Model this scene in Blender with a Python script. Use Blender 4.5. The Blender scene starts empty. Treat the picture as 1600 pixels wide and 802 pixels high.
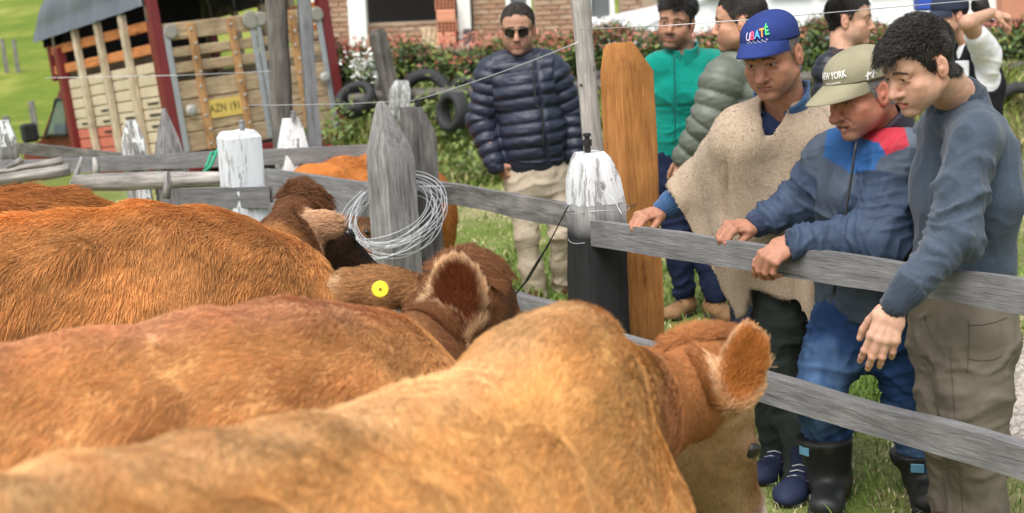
import bpy, math, random
import numpy as np
from mathutils import Vector, Matrix
random.seed(7); rng = np.random.default_rng(7)
SC = bpy.context.scene
COL = SC.collection
# ---------------------------------------------------------------- camera
CAMZ = 1.5; PITCH = math.radians(9.35); ROLL = math.radians(2.5); FPX = 2222.0
_f = np.array([0, math.cos(PITCH), -math.sin(PITCH)]); _r0 = np.array([1., 0, 0]); _u0 = np.cross(_r0, _f)
_r = math.cos(ROLL)*_r0 - math.sin(ROLL)*_u0; _u = math.cos(ROLL)*_u0 + math.sin(ROLL)*_r0
cd = bpy.data.cameras.new('camera'); cam = bpy.data.objects.new('camera', cd); COL.objects.link(cam)
cam.matrix_world = Matrix(((_r[0], _u[0], -_f[0], 0), (_r[1], _u[1], -_f[1], 0), (_r[2], _u[2], -_f[2], CAMZ), (0, 0, 0, 1)))
cd.sensor_width = 36; cd.lens = 36*FPX/1600; cd.clip_end = 2000; cd.clip_start = .05
cd.dof.use_dof = True; cd.dof.focus_distance = 4.15; cd.dof.aperture_fstop = 4.2
SC.camera = cam
SC.render.resolution_x = 1024; SC.render.resolution_y = 513
# ---------------------------------------------------------------- light
wd = bpy.data.worlds.new('World'); SC.world = wd; wd.use_nodes = True
_n = wd.node_tree.nodes; _l = wd.node_tree.links
sky = _n.new('ShaderNodeTexSky'); sky.sky_type = 'NISHITA'; sky.sun_disc = False
SUN_EL, SUN_AZ = math.radians(58), math.radians(205)
sky.sun_elevation = SUN_EL; sky.sun_rotation = SUN_AZ
sky.air_density = 1.0; sky.dust_density = 4.0; sky.ozone_density = .6
hs = _n.new('ShaderNodeHueSaturation'); hs.inputs['Saturation'].default_value = .35
_l.new(sky.outputs[0], hs.inputs['Color']); _l.new(hs.outputs[0], _n['Background'].inputs[0])
_n['Background'].inputs[1].default_value = .15
sl = bpy.data.lights.new('sun', 'SUN'); sl.energy = 1.35; sl.angle = math.radians(38); sl.color = (1, .965, .91)
so = bpy.data.objects.new('sun', sl); COL.objects.link(so)
_sd = Vector((math.sin(SUN_AZ)*math.cos(SUN_EL), math.cos(SUN_AZ)*math.cos(SUN_EL), math.sin(SUN_EL)))
so.rotation_euler = _sd.to_track_quat('Z', 'Y').to_euler()
so.location = (0, -5, 20)
SC.view_settings.view_transform = 'Standard'; SC.view_settings.look = 'None'
SC.view_settings.exposure = .80; SC.view_settings.gamma = 1
SC.render.engine = 'CYCLES'
SC.cycles.use_denoising = True
SC.cycles.max_bounces = 6; SC.cycles.transparent_max_bounces = 6
try: SC.cycles_curves.shape = 'RIBBONS'
except Exception: pass

# ---------------------------------------------------------------- helpers
def A(*v): return np.array(v, float)
def nz(v):
    v = np.asarray(v, float); return v/np.linalg.norm(v)
def P(px, py, d):
    """world point at horizontal distance d (Y) on the line of sight of a photo pixel"""
    v = _f + (px-800)/FPX*_r + (401-py)/FPX*_u
    return A(0, 0, CAMZ) + v*(d/v[1])
def PZ(px, py, z):
    v = _f + (px-800)/FPX*_r + (401-py)/FPX*_u
    return A(0, 0, CAMZ) + v*((z-CAMZ)/v[2])
def mobj(name, V, F, mat=None, parent=None, col=None, smooth=True, label=None, cat=None, group=None, kind=None, mw=None):
    """one mesh object; F is an (n,3|4) int array or a list of faces; V in world space (or local when mw given)"""
    me = bpy.data.meshes.new(name)
    V = np.asarray(V, np.float32)
    if isinstance(F, np.ndarray):
        k = F.shape[1]; n = len(F)
        me.vertices.add(len(V)); me.vertices.foreach_set('co', V.ravel())
        me.loops.add(n*k); me.loops.foreach_set('vertex_index', F.ravel().astype(np.int32))
        me.polygons.add(n); me.polygons.foreach_set('loop_start', np.arange(0, n*k, k, dtype=np.int32))
        try: me.polygons.foreach_set('loop_total', np.full(n, k, np.int32))
        except Exception: pass
        me.update(calc_edges=True)
    else:
        me.from_pydata([tuple(map(float, v)) for v in V], [], [tuple(int(i) for i in f) for f in F]); me.update()
    if smooth: me.polygons.foreach_set('use_smooth', np.ones(len(me.polygons), bool))
    if col is not None:
        ca = me.color_attributes.new('Col', 'FLOAT_COLOR', 'POINT')
        c4 = np.ones((len(V), 4), np.float32); c4[:, :3] = col
        ca.data.foreach_set('color', c4.ravel())
    me.validate()
    o = bpy.data.objects.new(name, me); COL.objects.link(o)
    if mat is not None: me.materials.append(mat)
    if mw is not None: o.matrix_world = mw
    if parent is not None: adopt(o, parent)
    tag(o, label, cat, group, kind)
    return o
def adopt(o, parent):
    o.parent = parent; o.matrix_parent_inverse = wmat(parent).inverted()
def wmat(o):
    m = o.matrix_basis.copy()
    while o.parent is not None:
        m = o.parent.matrix_basis @ o.matrix_parent_inverse @ m if False else (o.parent.matrix_basis @ (o.matrix_parent_inverse @ m))
        o = o.parent
    return m
def tag(o, label=None, cat=None, group=None, kind=None):
    for k, v in (('label', label), ('category', cat), ('group', group), ('kind', kind)):
        if v: o[k] = v
    return o
def empty(name, loc, label=None, cat=None, group=None, kind=None):
    o = bpy.data.objects.new(name, None); COL.objects.link(o); o.location = tuple(map(float, loc)); o.empty_display_size = .1
    return tag(o, label, cat, group, kind)
def hash3(i, j, k, s=0):
    h = (i.astype(np.int64)*374761393 + j.astype(np.int64)*668265263 + k.astype(np.int64)*2147483647 + s*144269504) & 0xffffffff
    h = ((h ^ (h >> 13))*1274126177) & 0xffffffff
    h = (h ^ (h >> 16)) & 0xffffffff
    return h/4294967295.0*2-1
def noise(p, s=0):
    p = np.asarray(p, float); f = np.floor(p); t = p-f; i = f.astype(np.int64); t = t*t*(3-2*t)
    r = 0
    for a in (0, 1):
        wa = t[:, 0] if a else 1-t[:, 0]
        for b in (0, 1):
            wb = t[:, 1] if b else 1-t[:, 1]
            for c in (0, 1):
                wc = t[:, 2] if c else 1-t[:, 2]
                r = r + wa*wb*wc*hash3(i[:, 0]+a, i[:, 1]+b, i[:, 2]+c, s)
    return r
def fbm(p, o=3, s=0):
    p = np.asarray(p, float); r = 0; a = 1
    for q in range(o): r = r + a*noise(p*(2**q), s+q); a *= .5
    return r
def sst(x, a, b):
    t = np.clip((x-a)/(b-a), 0, 1); return t*t*(3-2*t)
def frame(x, y):
    """rotation whose columns are x, y (made square to x), z"""
    x = nz(x); y = np.asarray(y, float); y = nz(y-x*np.dot(x, y)); return np.stack([x, y, np.cross(x, y)], 1)
def mat4(R, t):
    M = Matrix.Identity(4)
    for i in range(3):
        for j in range(3): M[i][j] = float(R[i][j])
        M[i][3] = float(t[i])
    return M
# boxes etc: a small mesh collector
class MB:
    def __init__(s): s.V = []; s.F = []
    def add(s, V, F):
        n = len(s.V); s.V += [tuple(map(float, v)) for v in V]; s.F += [tuple(i+n for i in f) for f in F]; return s
    def box(s, c, size, R=None, bev=.0):
        c = np.asarray(c, float); h = np.asarray(size, float)/2
        b = min(bev, h.min()*.9)
        V = []; F = []
        if b <= 0:
            V = [(x, y, z) for x in (-h[0], h[0]) for y in (-h[1], h[1]) for z in (-h[2], h[2])]
            F = [(0, 1, 3, 2), (4, 6, 7, 5), (0, 4, 5, 1), (2, 3, 7, 6), (0, 2, 6, 4), (1, 5, 7, 3)]
        else:
            idx = {}
            for sx in (-1, 1):
                for sy in (-1, 1):
                    for sz in (-1, 1):
                        for ax in range(3):
                            q = [sx*(h[0]-b), sy*(h[1]-b), sz*(h[2]-b)]; q[ax] = (sx, sy, sz)[ax]*h[ax]
                            idx[(sx, sy, sz, ax)] = len(V); V.append(q)
            S = (-1, 1)
            for s_ in S:
                F.append([idx[(s_, a, c_, 0)] for a, c_ in ((-1, -1), (1, -1), (1, 1), (-1, 1))][::s_])
                F.append([idx[(a, s_, c_, 1)] for a, c_ in ((-1, -1), (1, -1), (1, 1), (-1, 1))][::-s_])
                F.append([idx[(a, c_, s_, 2)] for a, c_ in ((-1, -1), (1, -1), (1, 1), (-1, 1))][::s_])
            for a in S:
                for b_ in S:
                    F.append([idx[(-1, a, b_, 1)], idx[(1, a, b_, 1)], idx[(1, a, b_, 2)], idx[(-1, a, b_, 2)]][::(1 if a*b_ < 0 else -1)])
                    F.append([idx[(a, -1, b_, 0)], idx[(a, 1, b_, 0)], idx[(a, 1, b_, 2)], idx[(a, -1, b_, 2)]][::(1 if a*b_ > 0 else -1)])
                    F.append([idx[(a, b_, -1, 0)], idx[(a, b_, 1, 0)], idx[(a, b_, 1, 1)], idx[(a, b_, -1, 1)]][::(1 if a*b_ < 0 else -1)])
                    for c_ in S:
                        F.append([idx[(a, b_, c_, 0)], idx[(a, b_, c_, 1)], idx[(a, b_, c_, 2)]][::a*b_*c_])
        V = np.asarray(V, float)
        if R is not None: V = V@np.asarray(R).T
        return s.add(V+c, F)
    def bar(s, a, b, w, t, up=(0, 0, 1), bev=.004):
        """a box from a to b, t along up, w across"""
        a = np.asarray(a, float); b = np.asarray(b, float); x = nz(b-a); z = np.asarray(up, float); z = nz(z-x*np.dot(x, z)); y = np.cross(z, x)
        return s.box((a+b)/2, (np.linalg.norm(b-a), w, t), np.stack([x, y, z], 1), bev)
    def tube(s, pts, r, n=8, cap=True, closed=False):
        pts = np.asarray(pts, float); m = len(pts); r = np.broadcast_to(np.asarray(r, float), (m,))
        T = np.gradient(pts, axis=0) if not closed else np.roll(pts, -1, 0)-np.roll(pts, 1, 0)
        T /= np.linalg.norm(T, axis=1)[:, None]+1e-12
        u = np.cross(T[0], (0, 0, 1)); u = np.cross(T[0], (1, 0, 0)) if np.linalg.norm(u) < .1 else u
        V = []; F = []
        for i in range(m):
            u = u-T[i]*np.dot(u, T[i]); u = nz(u); v = np.cross(T[i], u)
            for k in range(n):
                a = 2*math.pi*k/n; V.append(pts[i]+r[i]*(math.cos(a)*u+math.sin(a)*v))
        for i in range(m if closed else m-1):
            j = (i+1) % m
            for k in range(n): F.append((i*n+k, i*n+(k+1) % n, j*n+(k+1) % n, j*n+k))
        if cap and not closed:
            F.append(tuple(range(n))[::-1]); F.append(tuple((m-1)*n+k for k in range(n)))
        return s.add(V, F)
    def lathe(s, c, axis, prof, n=16):
        """prof: list of (r, h) along axis"""
        c = np.asarray(c, float); z = nz(axis); x = np.cross(z, (0, 0, 1)); x = A(1, 0, 0) if np.linalg.norm(x) < .05 else nz(x); y = np.cross(z, x)
        V = []; F = []
        for r, h in prof:
            for k in range(n):
                a = 2*math.pi*k/n; V.append(c+z*h+r*(math.cos(a)*x+math.sin(a)*y))
        for i in range(len(prof)-1):
            for k in range(n): F.append((i*n+k, i*n+(k+1) % n, (i+1)*n+(k+1) % n, (i+1)*n+k))
        F.append(tuple(range(n))[::-1]); F.append(tuple((len(prof)-1)*n+k for k in range(n)))
        return s.add(V, F)
    def build(s, name, mat, parent=None, smooth=False, mw=None, **k):
        return mobj(name, s.V, s.F, mat, parent, smooth=smooth, mw=mw, **k)
# ---------------------------------------------------------------- materials
MATS = {}
def nodes_of(name):
    m = bpy.data.materials.new(name); m.use_nodes = True; nt = m.node_tree
    return m, nt.nodes, nt.links, nt.nodes['Principled BSDF']
def ramp(n, stops):
    r = n.new('ShaderNodeValToRGB'); e = r.color_ramp.elements
    while len(e) < len(stops): e.new(.5)
    for q, (p, c) in zip(e, stops): q.position = p; q.color = (*c, 1) if len(c) == 3 else c
    return r
def texcoord(n, l, scale=(1, 1, 1), kind='Object'):
    t = n.new('ShaderNodeTexCoord'); m = n.new('ShaderNodeMapping'); m.inputs['Scale'].default_value = scale
    l.new(t.outputs[kind], m.inputs['Vector']); return m.outputs[0]
def ntex(n, l, vec, scale, detail=4, rough=.6, dist=0):
    t = n.new('ShaderNodeTexNoise'); t.inputs['Scale'].default_value = scale; t.inputs['Detail'].default_value = detail
    t.inputs['Roughness'].default_value = rough; t.inputs['Distortion'].default_value = dist
    if vec is not None: l.new(vec, t.inputs['Vector'])
    return t.outputs['Fac']
def mix(n, l, fac, a, b, mode='MIX'):
    m = n.new('ShaderNodeMix'); m.data_type = 'RGBA'; m.blend_type = mode
    for s, v in ((0, fac), (6, a), (7, b)):
        if hasattr(v, 'links'): l.new(v, m.inputs[s])
        else: m.inputs[s].default_value = v if s == 0 else (*v, 1)
    return m.outputs[2]
def math_(n, l, op, a, b=0.0, c=None):
    m = n.new('ShaderNodeMath'); m.operation = op
    for s, v in ((0, a), (1, b), (2, c)):
        if v is None: continue
        if hasattr(v, 'links'): l.new(v, m.inputs[s])
        else: m.inputs[s].default_value = v
    return m.outputs[0]
def bump(n, l, bs, h, strength=.4, dist=.01):
    b = n.new('ShaderNodeBump'); b.inputs['Strength'].default_value = strength; b.inputs['Distance'].default_value = dist
    l.new(h, b.inputs['Height']); l.new(b.outputs[0], bs.inputs['Normal'])
def plain(name, col, rough=.6, var=.25, scale=8, bmp=.2, bscale=60, metal=0, dist=.004, spec=.4, attr=False, coord='Object'):
    """base colour (or the Col attribute) with uneven tone, fine relief"""
    if name in MATS: return MATS[name]
    m, n, l, b = nodes_of(name); v = texcoord(n, l, kind=coord)
    f = ntex(n, l, v, scale, 5)
    if attr:
        a = n.new('ShaderNodeAttribute'); a.attribute_name = 'Col'; base = a.outputs['Color']
        c = mix(n, l, 1.0, base, ramp2(n, l, f, 1-var, 1+var*.6), 'MULTIPLY')
    else:
        c = mix(n, l, f, [max(0, x*(1-var)) for x in col], [x*(1+var*.6) for x in col])
    l.new(c, b.inputs['Base Color']); b.inputs['Roughness'].default_value = rough; b.inputs['Metallic'].default_value = metal
    b.inputs['Specular IOR Level'].default_value = spec
    if bmp: bump(n, l, b, ntex(n, l, v, bscale, 4), bmp, dist)
    MATS[name] = m; return m
def ramp2(n, l, f, lo, hi):
    r = n.new('ShaderNodeMapRange'); r.inputs[1].default_value = .3; r.inputs[2].default_value = .7
    r.inputs[3].default_value = lo; r.inputs[4].default_value = hi; l.new(f, r.inputs[0])
    c = n.new('ShaderNodeCombineColor')
    for i in range(3): l.new(r.outputs[0], c.inputs[i])
    return c.outputs[0]
def wood(name, dark, light, axis=0, rough=.85, g=1.0, paint=None, pz=None, stain=None, bs=.6):
    """weathered wood with the grain along a local axis; paint = (colour, amount) peels off by noise, above local height pz"""
    if name in MATS: return MATS[name]
    m, n, l, b = nodes_of(name)
    sc = [24*g]*3; sc[axis] = 2.6*g; v = texcoord(n, l, sc)
    sc2 = [110*g]*3; sc2[axis] = 7*g; v2 = texcoord(n, l, sc2)
    f1 = ntex(n, l, v, 1, 6, .65, .6); f2 = ntex(n, l, v2, 1, 3, .6); f3 = ntex(n, l, texcoord(n, l), 5, 3)
    c = mix(n, l, ramp(n, [(.3, (0, 0, 0)), (.7, (1, 1, 1))]).outputs[0], dark, light)
    rr = [q for q in n if q.type == 'VALTORGB'][-1]; l.new(f1, rr.inputs[0])
    c = mix(n, l, 1.0, c, ramp2(n, l, f2, .74, 1.16), 'MULTIPLY')
    c = mix(n, l, 1.0, c, ramp2(n, l, f3, .75, 1.18), 'MULTIPLY')
    ck = ramp(n, [(.30, (.25, .25, .25)), (.36, (1, 1, 1))]); l.new(f1, ck.inputs[0]); c = mix(n, l, .8, c, ck.outputs[0], 'MULTIPLY')
    h = math_(n, l, 'ADD', f1, math_(n, l, 'MULTIPLY', f2, .5))
    if paint:
        pc, amt = paint
        pn = ntex(n, l, texcoord(n, l, [30 if i != axis else 7 for i in range(3)]), 1, 6, .7, .5)
        if pz is not None:
            s = n.new('ShaderNodeSeparateXYZ'); t = n.new('ShaderNodeTexCoord'); l.new(t.outputs['Object'], s.inputs[0])
            mr = n.new('ShaderNodeMapRange'); mr.inputs[1].default_value = pz-.03; mr.inputs[2].default_value = pz+.04
            mr.inputs[3].default_value = -1; mr.inputs[4].default_value = 0; l.new(s.outputs[2], mr.inputs[0]); pn = math_(n, l, 'ADD', pn, mr.outputs[0])
            if stain is not None:
                mr2 = n.new('ShaderNodeMapRange'); mr2.inputs[1].default_value = pz-.05; mr2.inputs[2].default_value = pz+.03
                l.new(math_(n, l, 'ADD', s.outputs[2], math_(n, l, 'MULTIPLY', f3, .05)), mr2.inputs[0])
                c = mix(n, l, mr2.outputs[0], mix(n, l, f1, [x*.4 for x in stain], [x*1.8 for x in stain]), c)
        k = ramp(n, [(.5-amt*.5, (0, 0, 0)), (.54-amt*.5, (1, 1, 1))]); l.new(pn, k.inputs[0])
        c = mix(n, l, k.outputs[0], c, mix(n, l, f3, [x*.82 for x in pc], pc)); h = math_(n, l, 'ADD', h, k.outputs[0])
    l.new(c, b.inputs['Base Color']); b.inputs['Roughness'].default_value = rough; b.inputs['Specular IOR Level'].default_value = .25
    bump(n, l, b, h, bs, .006)
    MATS[name] = m; return m
# ---------------------------------------------------------------- signed distance fields -> one continuous mesh
class SDF:
    def __init__(s, lo, hi, h):
        s.h = h; s.o = np.asarray(lo, float)-3*h
        s.n = np.ceil((np.asarray(hi, float)+3*h-s.o)/h).astype(int)+1
        s.d = np.full(tuple(s.n), .2, np.float32)
    def blk(s, lo, hi):
        a = np.clip(np.floor((np.asarray(lo)-s.o)/s.h).astype(int), 0, s.n); b = np.clip(np.ceil((np.asarray(hi)-s.o)/s.h).astype(int)+1, 0, s.n)
        if (b <= a).any(): return None
        sl = tuple(slice(i, j) for i, j in zip(a, b))
        ax = [(s.o[k]+np.arange(a[k], b[k])*s.h).astype(np.float32) for k in range(3)]
        return sl, ax[0][:, None, None], ax[1][None, :, None], ax[2][None, None, :]
    def comb(s, sl, q, k, op):
        e = s.d[sl]
        if op == 'sub':
            q = -q
            if k > 0: hh = np.maximum(k-np.abs(e-q), 0)/k; s.d[sl] = np.maximum(e, q)+hh*hh*k*.25
            else: s.d[sl] = np.maximum(e, q)
        else:
            if k > 0: hh = np.maximum(k-np.abs(e-q), 0)/k; s.d[sl] = np.minimum(e, q)-hh*hh*k*.25
            else: s.d[sl] = np.minimum(e, q)
    def cone(s, a, b, ra, rb, k=.02, op='add'):
        a = np.asarray(a, float); b = np.asarray(b, float); R = max(ra, rb)+k+2*s.h
        t = s.blk(np.minimum(a, b)-R, np.maximum(a, b)+R)
        if t is None: return s
        sl, x, y, z = t; ab = b-a; L = max(ab@ab, 1e-9)
        u = np.clip(((x-a[0])*ab[0]+(y-a[1])*ab[1]+(z-a[2])*ab[2])/L, 0, 1)
        q = np.sqrt((x-a[0]-u*ab[0])**2+(y-a[1]-u*ab[1])**2+(z-a[2]-u*ab[2])**2)-(ra+(rb-ra)*u)
        s.comb(sl, q, k, op); return s
    def chain(s, pts, rad, k=.02, op='add'):
        for i in range(len(pts)-1): s.cone(pts[i], pts[i+1], rad[i], rad[i+1], k, op)
        return s
    def ell(s, c, r, R=None, k=.02, op='add'):
        c = np.asarray(c, float); r = np.asarray(r, float)*np.ones(3); R = np.eye(3) if R is None else np.asarray(R)
        e = np.sqrt(((R*r[None, :])**2).sum(1))+k+2*s.h
        t = s.blk(c-e, c+e)
        if t is None: return s
        sl, x, y, z = t; x = x-c[0]; y = y-c[1]; z = z-c[2]; k0 = 0; k1 = 0
        for i in range(3):
            w = x*R[0, i]+y*R[1, i]+z*R[2, i]; k0 = k0+(w/r[i])**2; k1 = k1+(w/r[i]**2)**2
        k0 = np.sqrt(k0); q = k0*(k0-1)/np.maximum(np.sqrt(k1), 1e-6)
        s.comb(sl, q, k, op); return s
    def econe(s, a, b, ra, rb, u, k=.02, op='add', e=2.0):
        """cone of elliptic (e=2) to boxy section; ra, rb = (along u, across); u = direction of the first radius"""
        a = np.asarray(a, float); b = np.asarray(b, float); ab = b-a; L = np.linalg.norm(ab); w = ab/L
        u = np.asarray(u, float); u = nz(u-w*np.dot(u, w)); v = np.cross(w, u)
        R = max(*ra, *rb)+k+2*s.h
        t = s.blk(np.minimum(a, b)-R, np.maximum(a, b)+R)
        if t is None: return s
        sl, x, y, z = t; x = x-a[0]; y = y-a[1]; z = z-a[2]
        zz = x*w[0]+y*w[1]+z*w[2]; tt = np.clip(zz/L, 0, 1); zo = zz-tt*L
        r1 = ra[0]+(rb[0]-ra[0])*tt; r2 = ra[1]+(rb[1]-ra[1])*tt; rm = np.minimum(r1, r2)
        p1 = np.abs(x*u[0]+y*u[1]+z*u[2])/r1; p2 = np.abs(x*v[0]+y*v[1]+z*v[2])/r2
        p = (p1**e+p2**e)**(2/e)
        q = (np.sqrt(p+(zo/rm)**2)-1)*rm
        s.comb(sl, q, k, op); return s
    def box(s, c, h, R=None, rd=.0, k=0, op='add'):
        c = np.asarray(c, float); h = np.asarray(h, float); R = np.eye(3) if R is None else np.asarray(R)
        e = (np.abs(R)*h[None, :]).sum(1)+k+2*s.h
        t = s.blk(c-e, c+e)
        if t is None: return s
        sl, x, y, z = t; x = x-c[0]; y = y-c[1]; z = z-c[2]; o = 0; m = None
        for i in range(3):
            g = np.abs(x*R[0, i]+y*R[1, i]+z*R[2, i])-(h[i]-rd); o = o+np.maximum(g, 0)**2; m = g if m is None else np.maximum(m, g)
        s.comb(sl, np.sqrt(o)+np.minimum(m, 0)-rd, k, op); return s
    def plane(s, c, nrm):
        """cut away the side the normal points to"""
        nrm = nz(nrm); sl = tuple(slice(0, k) for k in s.n); ax = [(s.o[k]+np.arange(s.n[k])*s.h) for k in range(3)]
        q = (ax[0][:, None, None]-c[0])*nrm[0]+(ax[1][None, :, None]-c[1])*nrm[1]+(ax[2][None, None, :]-c[2])*nrm[2]
        s.d = np.maximum(s.d, q.astype(np.float32)); return s
    def grid(s):
        return (s.o[0]+np.arange(s.n[0])*s.h)[:, None, None], (s.o[1]+np.arange(s.n[1])*s.h)[None, :, None], (s.o[2]+np.arange(s.n[2])*s.h)[None, None, :]
    def mesh(s, relax=1):
        d = s.d; d = np.where(d == 0, 1e-7, d); nx, ny, nzz = d.shape; neg = d < 0
        cn = neg[:-1, :-1, :-1].astype(np.int8); c = cn.copy(); c[:] = 0
        for i in (0, 1):
            for j in (0, 1):
                for k in (0, 1): c += neg[i:nx-1+i, j:ny-1+j, k:nzz-1+k]
        act = np.argwhere((c > 0) & (c < 8)); idx = np.full(c.shape, -1, np.int32); idx[tuple(act.T)] = np.arange(len(act))
        acc = np.zeros((len(act), 3)); cnt = np.zeros(len(act))
        D = {(i, j, k): d[act[:, 0]+i, act[:, 1]+j, act[:, 2]+k] for i in (0, 1) for j in (0, 1) for k in (0, 1)}
        for a in range(3):
            for p in range(2):
                for q in range(2):
                    lo = [0, 0, 0]; o = [b for b in range(3) if b != a]; lo[o[0]] = p; lo[o[1]] = q; hi = list(lo); hi[a] = 1
                    d0 = D[tuple(lo)]; d1 = D[tuple(hi)]; m = (d0 < 0) != (d1 < 0)
                    t = np.where(m, d0/np.where(m, d0-d1, 1), 0); pt = np.zeros((len(act), 3)); pt[:, a] = t; pt[:, o[0]] = p; pt[:, o[1]] = q
                    acc += pt*m[:, None]; cnt += m
        V = (act+acc/np.maximum(cnt, 1)[:, None])*s.h+s.o
        Fs = []
        for a in range(3):
            o = [b for b in range(3) if b != a]
            n0 = [slice(None)]*3; n1 = [slice(None)]*3; n0[a] = slice(0, -1); n1[a] = slice(1, None)
            ch = neg[tuple(n0)] != neg[tuple(n1)]
            e = np.argwhere(ch); ok = (e[:, o[0]] > 0) & (e[:, o[1]] > 0) & (e[:, o[0]] < d.shape[o[0]]-1) & (e[:, o[1]] < d.shape[o[1]]-1); e = e[ok]
            ins = neg[tuple(n0)][tuple(e.T)]
            qd = []
            for p, q in ((0, 0), (1, 0), (1, 1), (0, 1)):
                t = e.copy(); t[:, o[0]] -= 1-p; t[:, o[1]] -= 1-q; qd.append(idx[tuple(t.T)])
            f = np.stack(qd, 1); flip = ins if a != 1 else ~ins
            f = np.where(flip[:, None], f, f[:, ::-1]); Fs.append(f[(f >= 0).all(1)])
        F = np.concatenate(Fs)
        for _ in range(relax): V = smooth_v(V, F, .5)
        return V, F
def smooth_v(V, F, w=.5):
    S = np.zeros_like(V); n = np.zeros(len(V)); k = F.shape[1]
    for i in range(k):
        a, b = F[:, i], F[:, (i+1) % k]
        for x, y in ((a, b), (b, a)):
            for c in range(3): S[:, c] += np.bincount(x, V[y, c], len(V))
            n += np.bincount(x, minlength=len(V))
    return V*(1-w)+w*S/np.maximum(n, 1)[:, None]
def vnormals(V, F):
    e1 = V[F[:, 2]]-V[F[:, 0]]; e2 = V[F[:, 3 if F.shape[1] == 4 else 2]]-V[F[:, 1]]
    if F.shape[1] == 3: e1 = V[F[:, 1]]-V[F[:, 0]]; e2 = V[F[:, 2]]-V[F[:, 0]]
    fn = np.cross(e1, e2); N = np.zeros_like(V)
    for i in range(F.shape[1]):
        for c in range(3): N[:, c] += np.bincount(F[:, i], fn[:, c], len(V))
    return N/(np.linalg.norm(N, axis=1)[:, None]+1e-12)
def polyparam(V, pts):
    """nearest point on a polyline: distance, arc length, segment index"""
    pts = np.asarray(pts, float); best = np.full(len(V), 1e9); arc = np.zeros(len(V)); seg = np.zeros(len(V), int); s0 = 0
    for i in range(len(pts)-1):
        ab = pts[i+1]-pts[i]; L = np.linalg.norm(ab); t = np.clip((V-pts[i])@ab/L**2, 0, 1)
        dd = np.linalg.norm(V-pts[i]-t[:, None]*ab, axis=1); m = dd < best
        best[m] = dd[m]; arc[m] = s0+t[m]*L; seg[m] = i; s0 += L
    return best, arc, seg
def hair(name, roots, nrm, comb, length, lift, colr, rad=.0006, parent=None, mat=None, npt=4, wav=0, kind='stuff', curl=0, freq=3):
    """hair strands as a curves object; comb = unit direction in which each strand lies down"""
    n = len(roots); t = np.linspace(0, 1, npt)
    length = np.broadcast_to(np.asarray(length, float), (n,)); lift = np.broadcast_to(np.asarray(lift, float), (n,))
    tang = comb-nrm*(comb*nrm).sum(1)[:, None]; tang /= np.linalg.norm(tang, axis=1)[:, None]+1e-9
    pts = np.zeros((n, npt, 3)); side = np.cross(nrm, tang); ph = rng.random(n)*6.28
    for i, q in enumerate(t):
        up = lift*(q-.45*q*q)*length; al = length*np.sqrt(np.clip(1-lift**2*.6, .1, 1))*(q*.55+q*q*.45)
        pts[:, i] = roots-nrm*.001+nrm*up[:, None]+tang*al[:, None]
        if wav: pts[:, i] += side*(wav*np.sin(ph+q*4)*q)[:, None]
        if curl: pts[:, i] += (side*np.cos(ph+q*freq*6.28)[:, None]+nrm*np.sin(ph+q*freq*6.28)[:, None])*curl*min(1, q*3)
    cv = bpy.data.hair_curves.new(name); cv.add_curves([npt]*n)
    cv.position_data.foreach_set('vector', pts.astype(np.float32).ravel())
    ra = cv.attributes.get('radius') or cv.attributes.new('radius', 'FLOAT', 'POINT')
    r = np.tile(rad*(1-t**2*.75), n).astype(np.float32); ra.data.foreach_set('value', r)
    ca = cv.attributes.new('Col', 'FLOAT_COLOR', 'CURVE'); c4 = np.ones((n, 4), np.float32); c4[:, :3] = colr; ca.data.foreach_set('color', c4.ravel())
    o = bpy.data.objects.new(name, cv); COL.objects.link(o); cv.materials.append(mat)
    if parent is not None: adopt(o, parent)
    if kind: o['kind'] = kind
    return o
def sample_faces(V, F, n, weight=None):
    a = V[F[:, 0]]; b = V[F[:, 1]]; c = V[F[:, 2]]; d = V[F[:, 3]]
    ar = np.linalg.norm(np.cross(c-a, d-b), axis=1)
    if weight is not None: ar = ar*weight
    f = rng.choice(len(F), n, p=ar/ar.sum()); u = rng.random(n)[:, None]; v = rng.random(n)[:, None]
    w = np.stack([(1-u)*(1-v), u*(1-v), u*v, (1-u)*v], 1)[:, :, 0]
    return f, w
def hairmat(name, rough=.55, spec=.3, trans=0):
    if name in MATS: return MATS[name]
    m, n, l, b = nodes_of(name); a = n.new('ShaderNodeAttribute'); a.attribute_name = 'Col'
    l.new(a.outputs['Color'], b.inputs['Base Color']); b.inputs['Roughness'].default_value = rough; b.inputs['Specular IOR Level'].default_value = spec
    MATS[name] = m; return m
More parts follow.
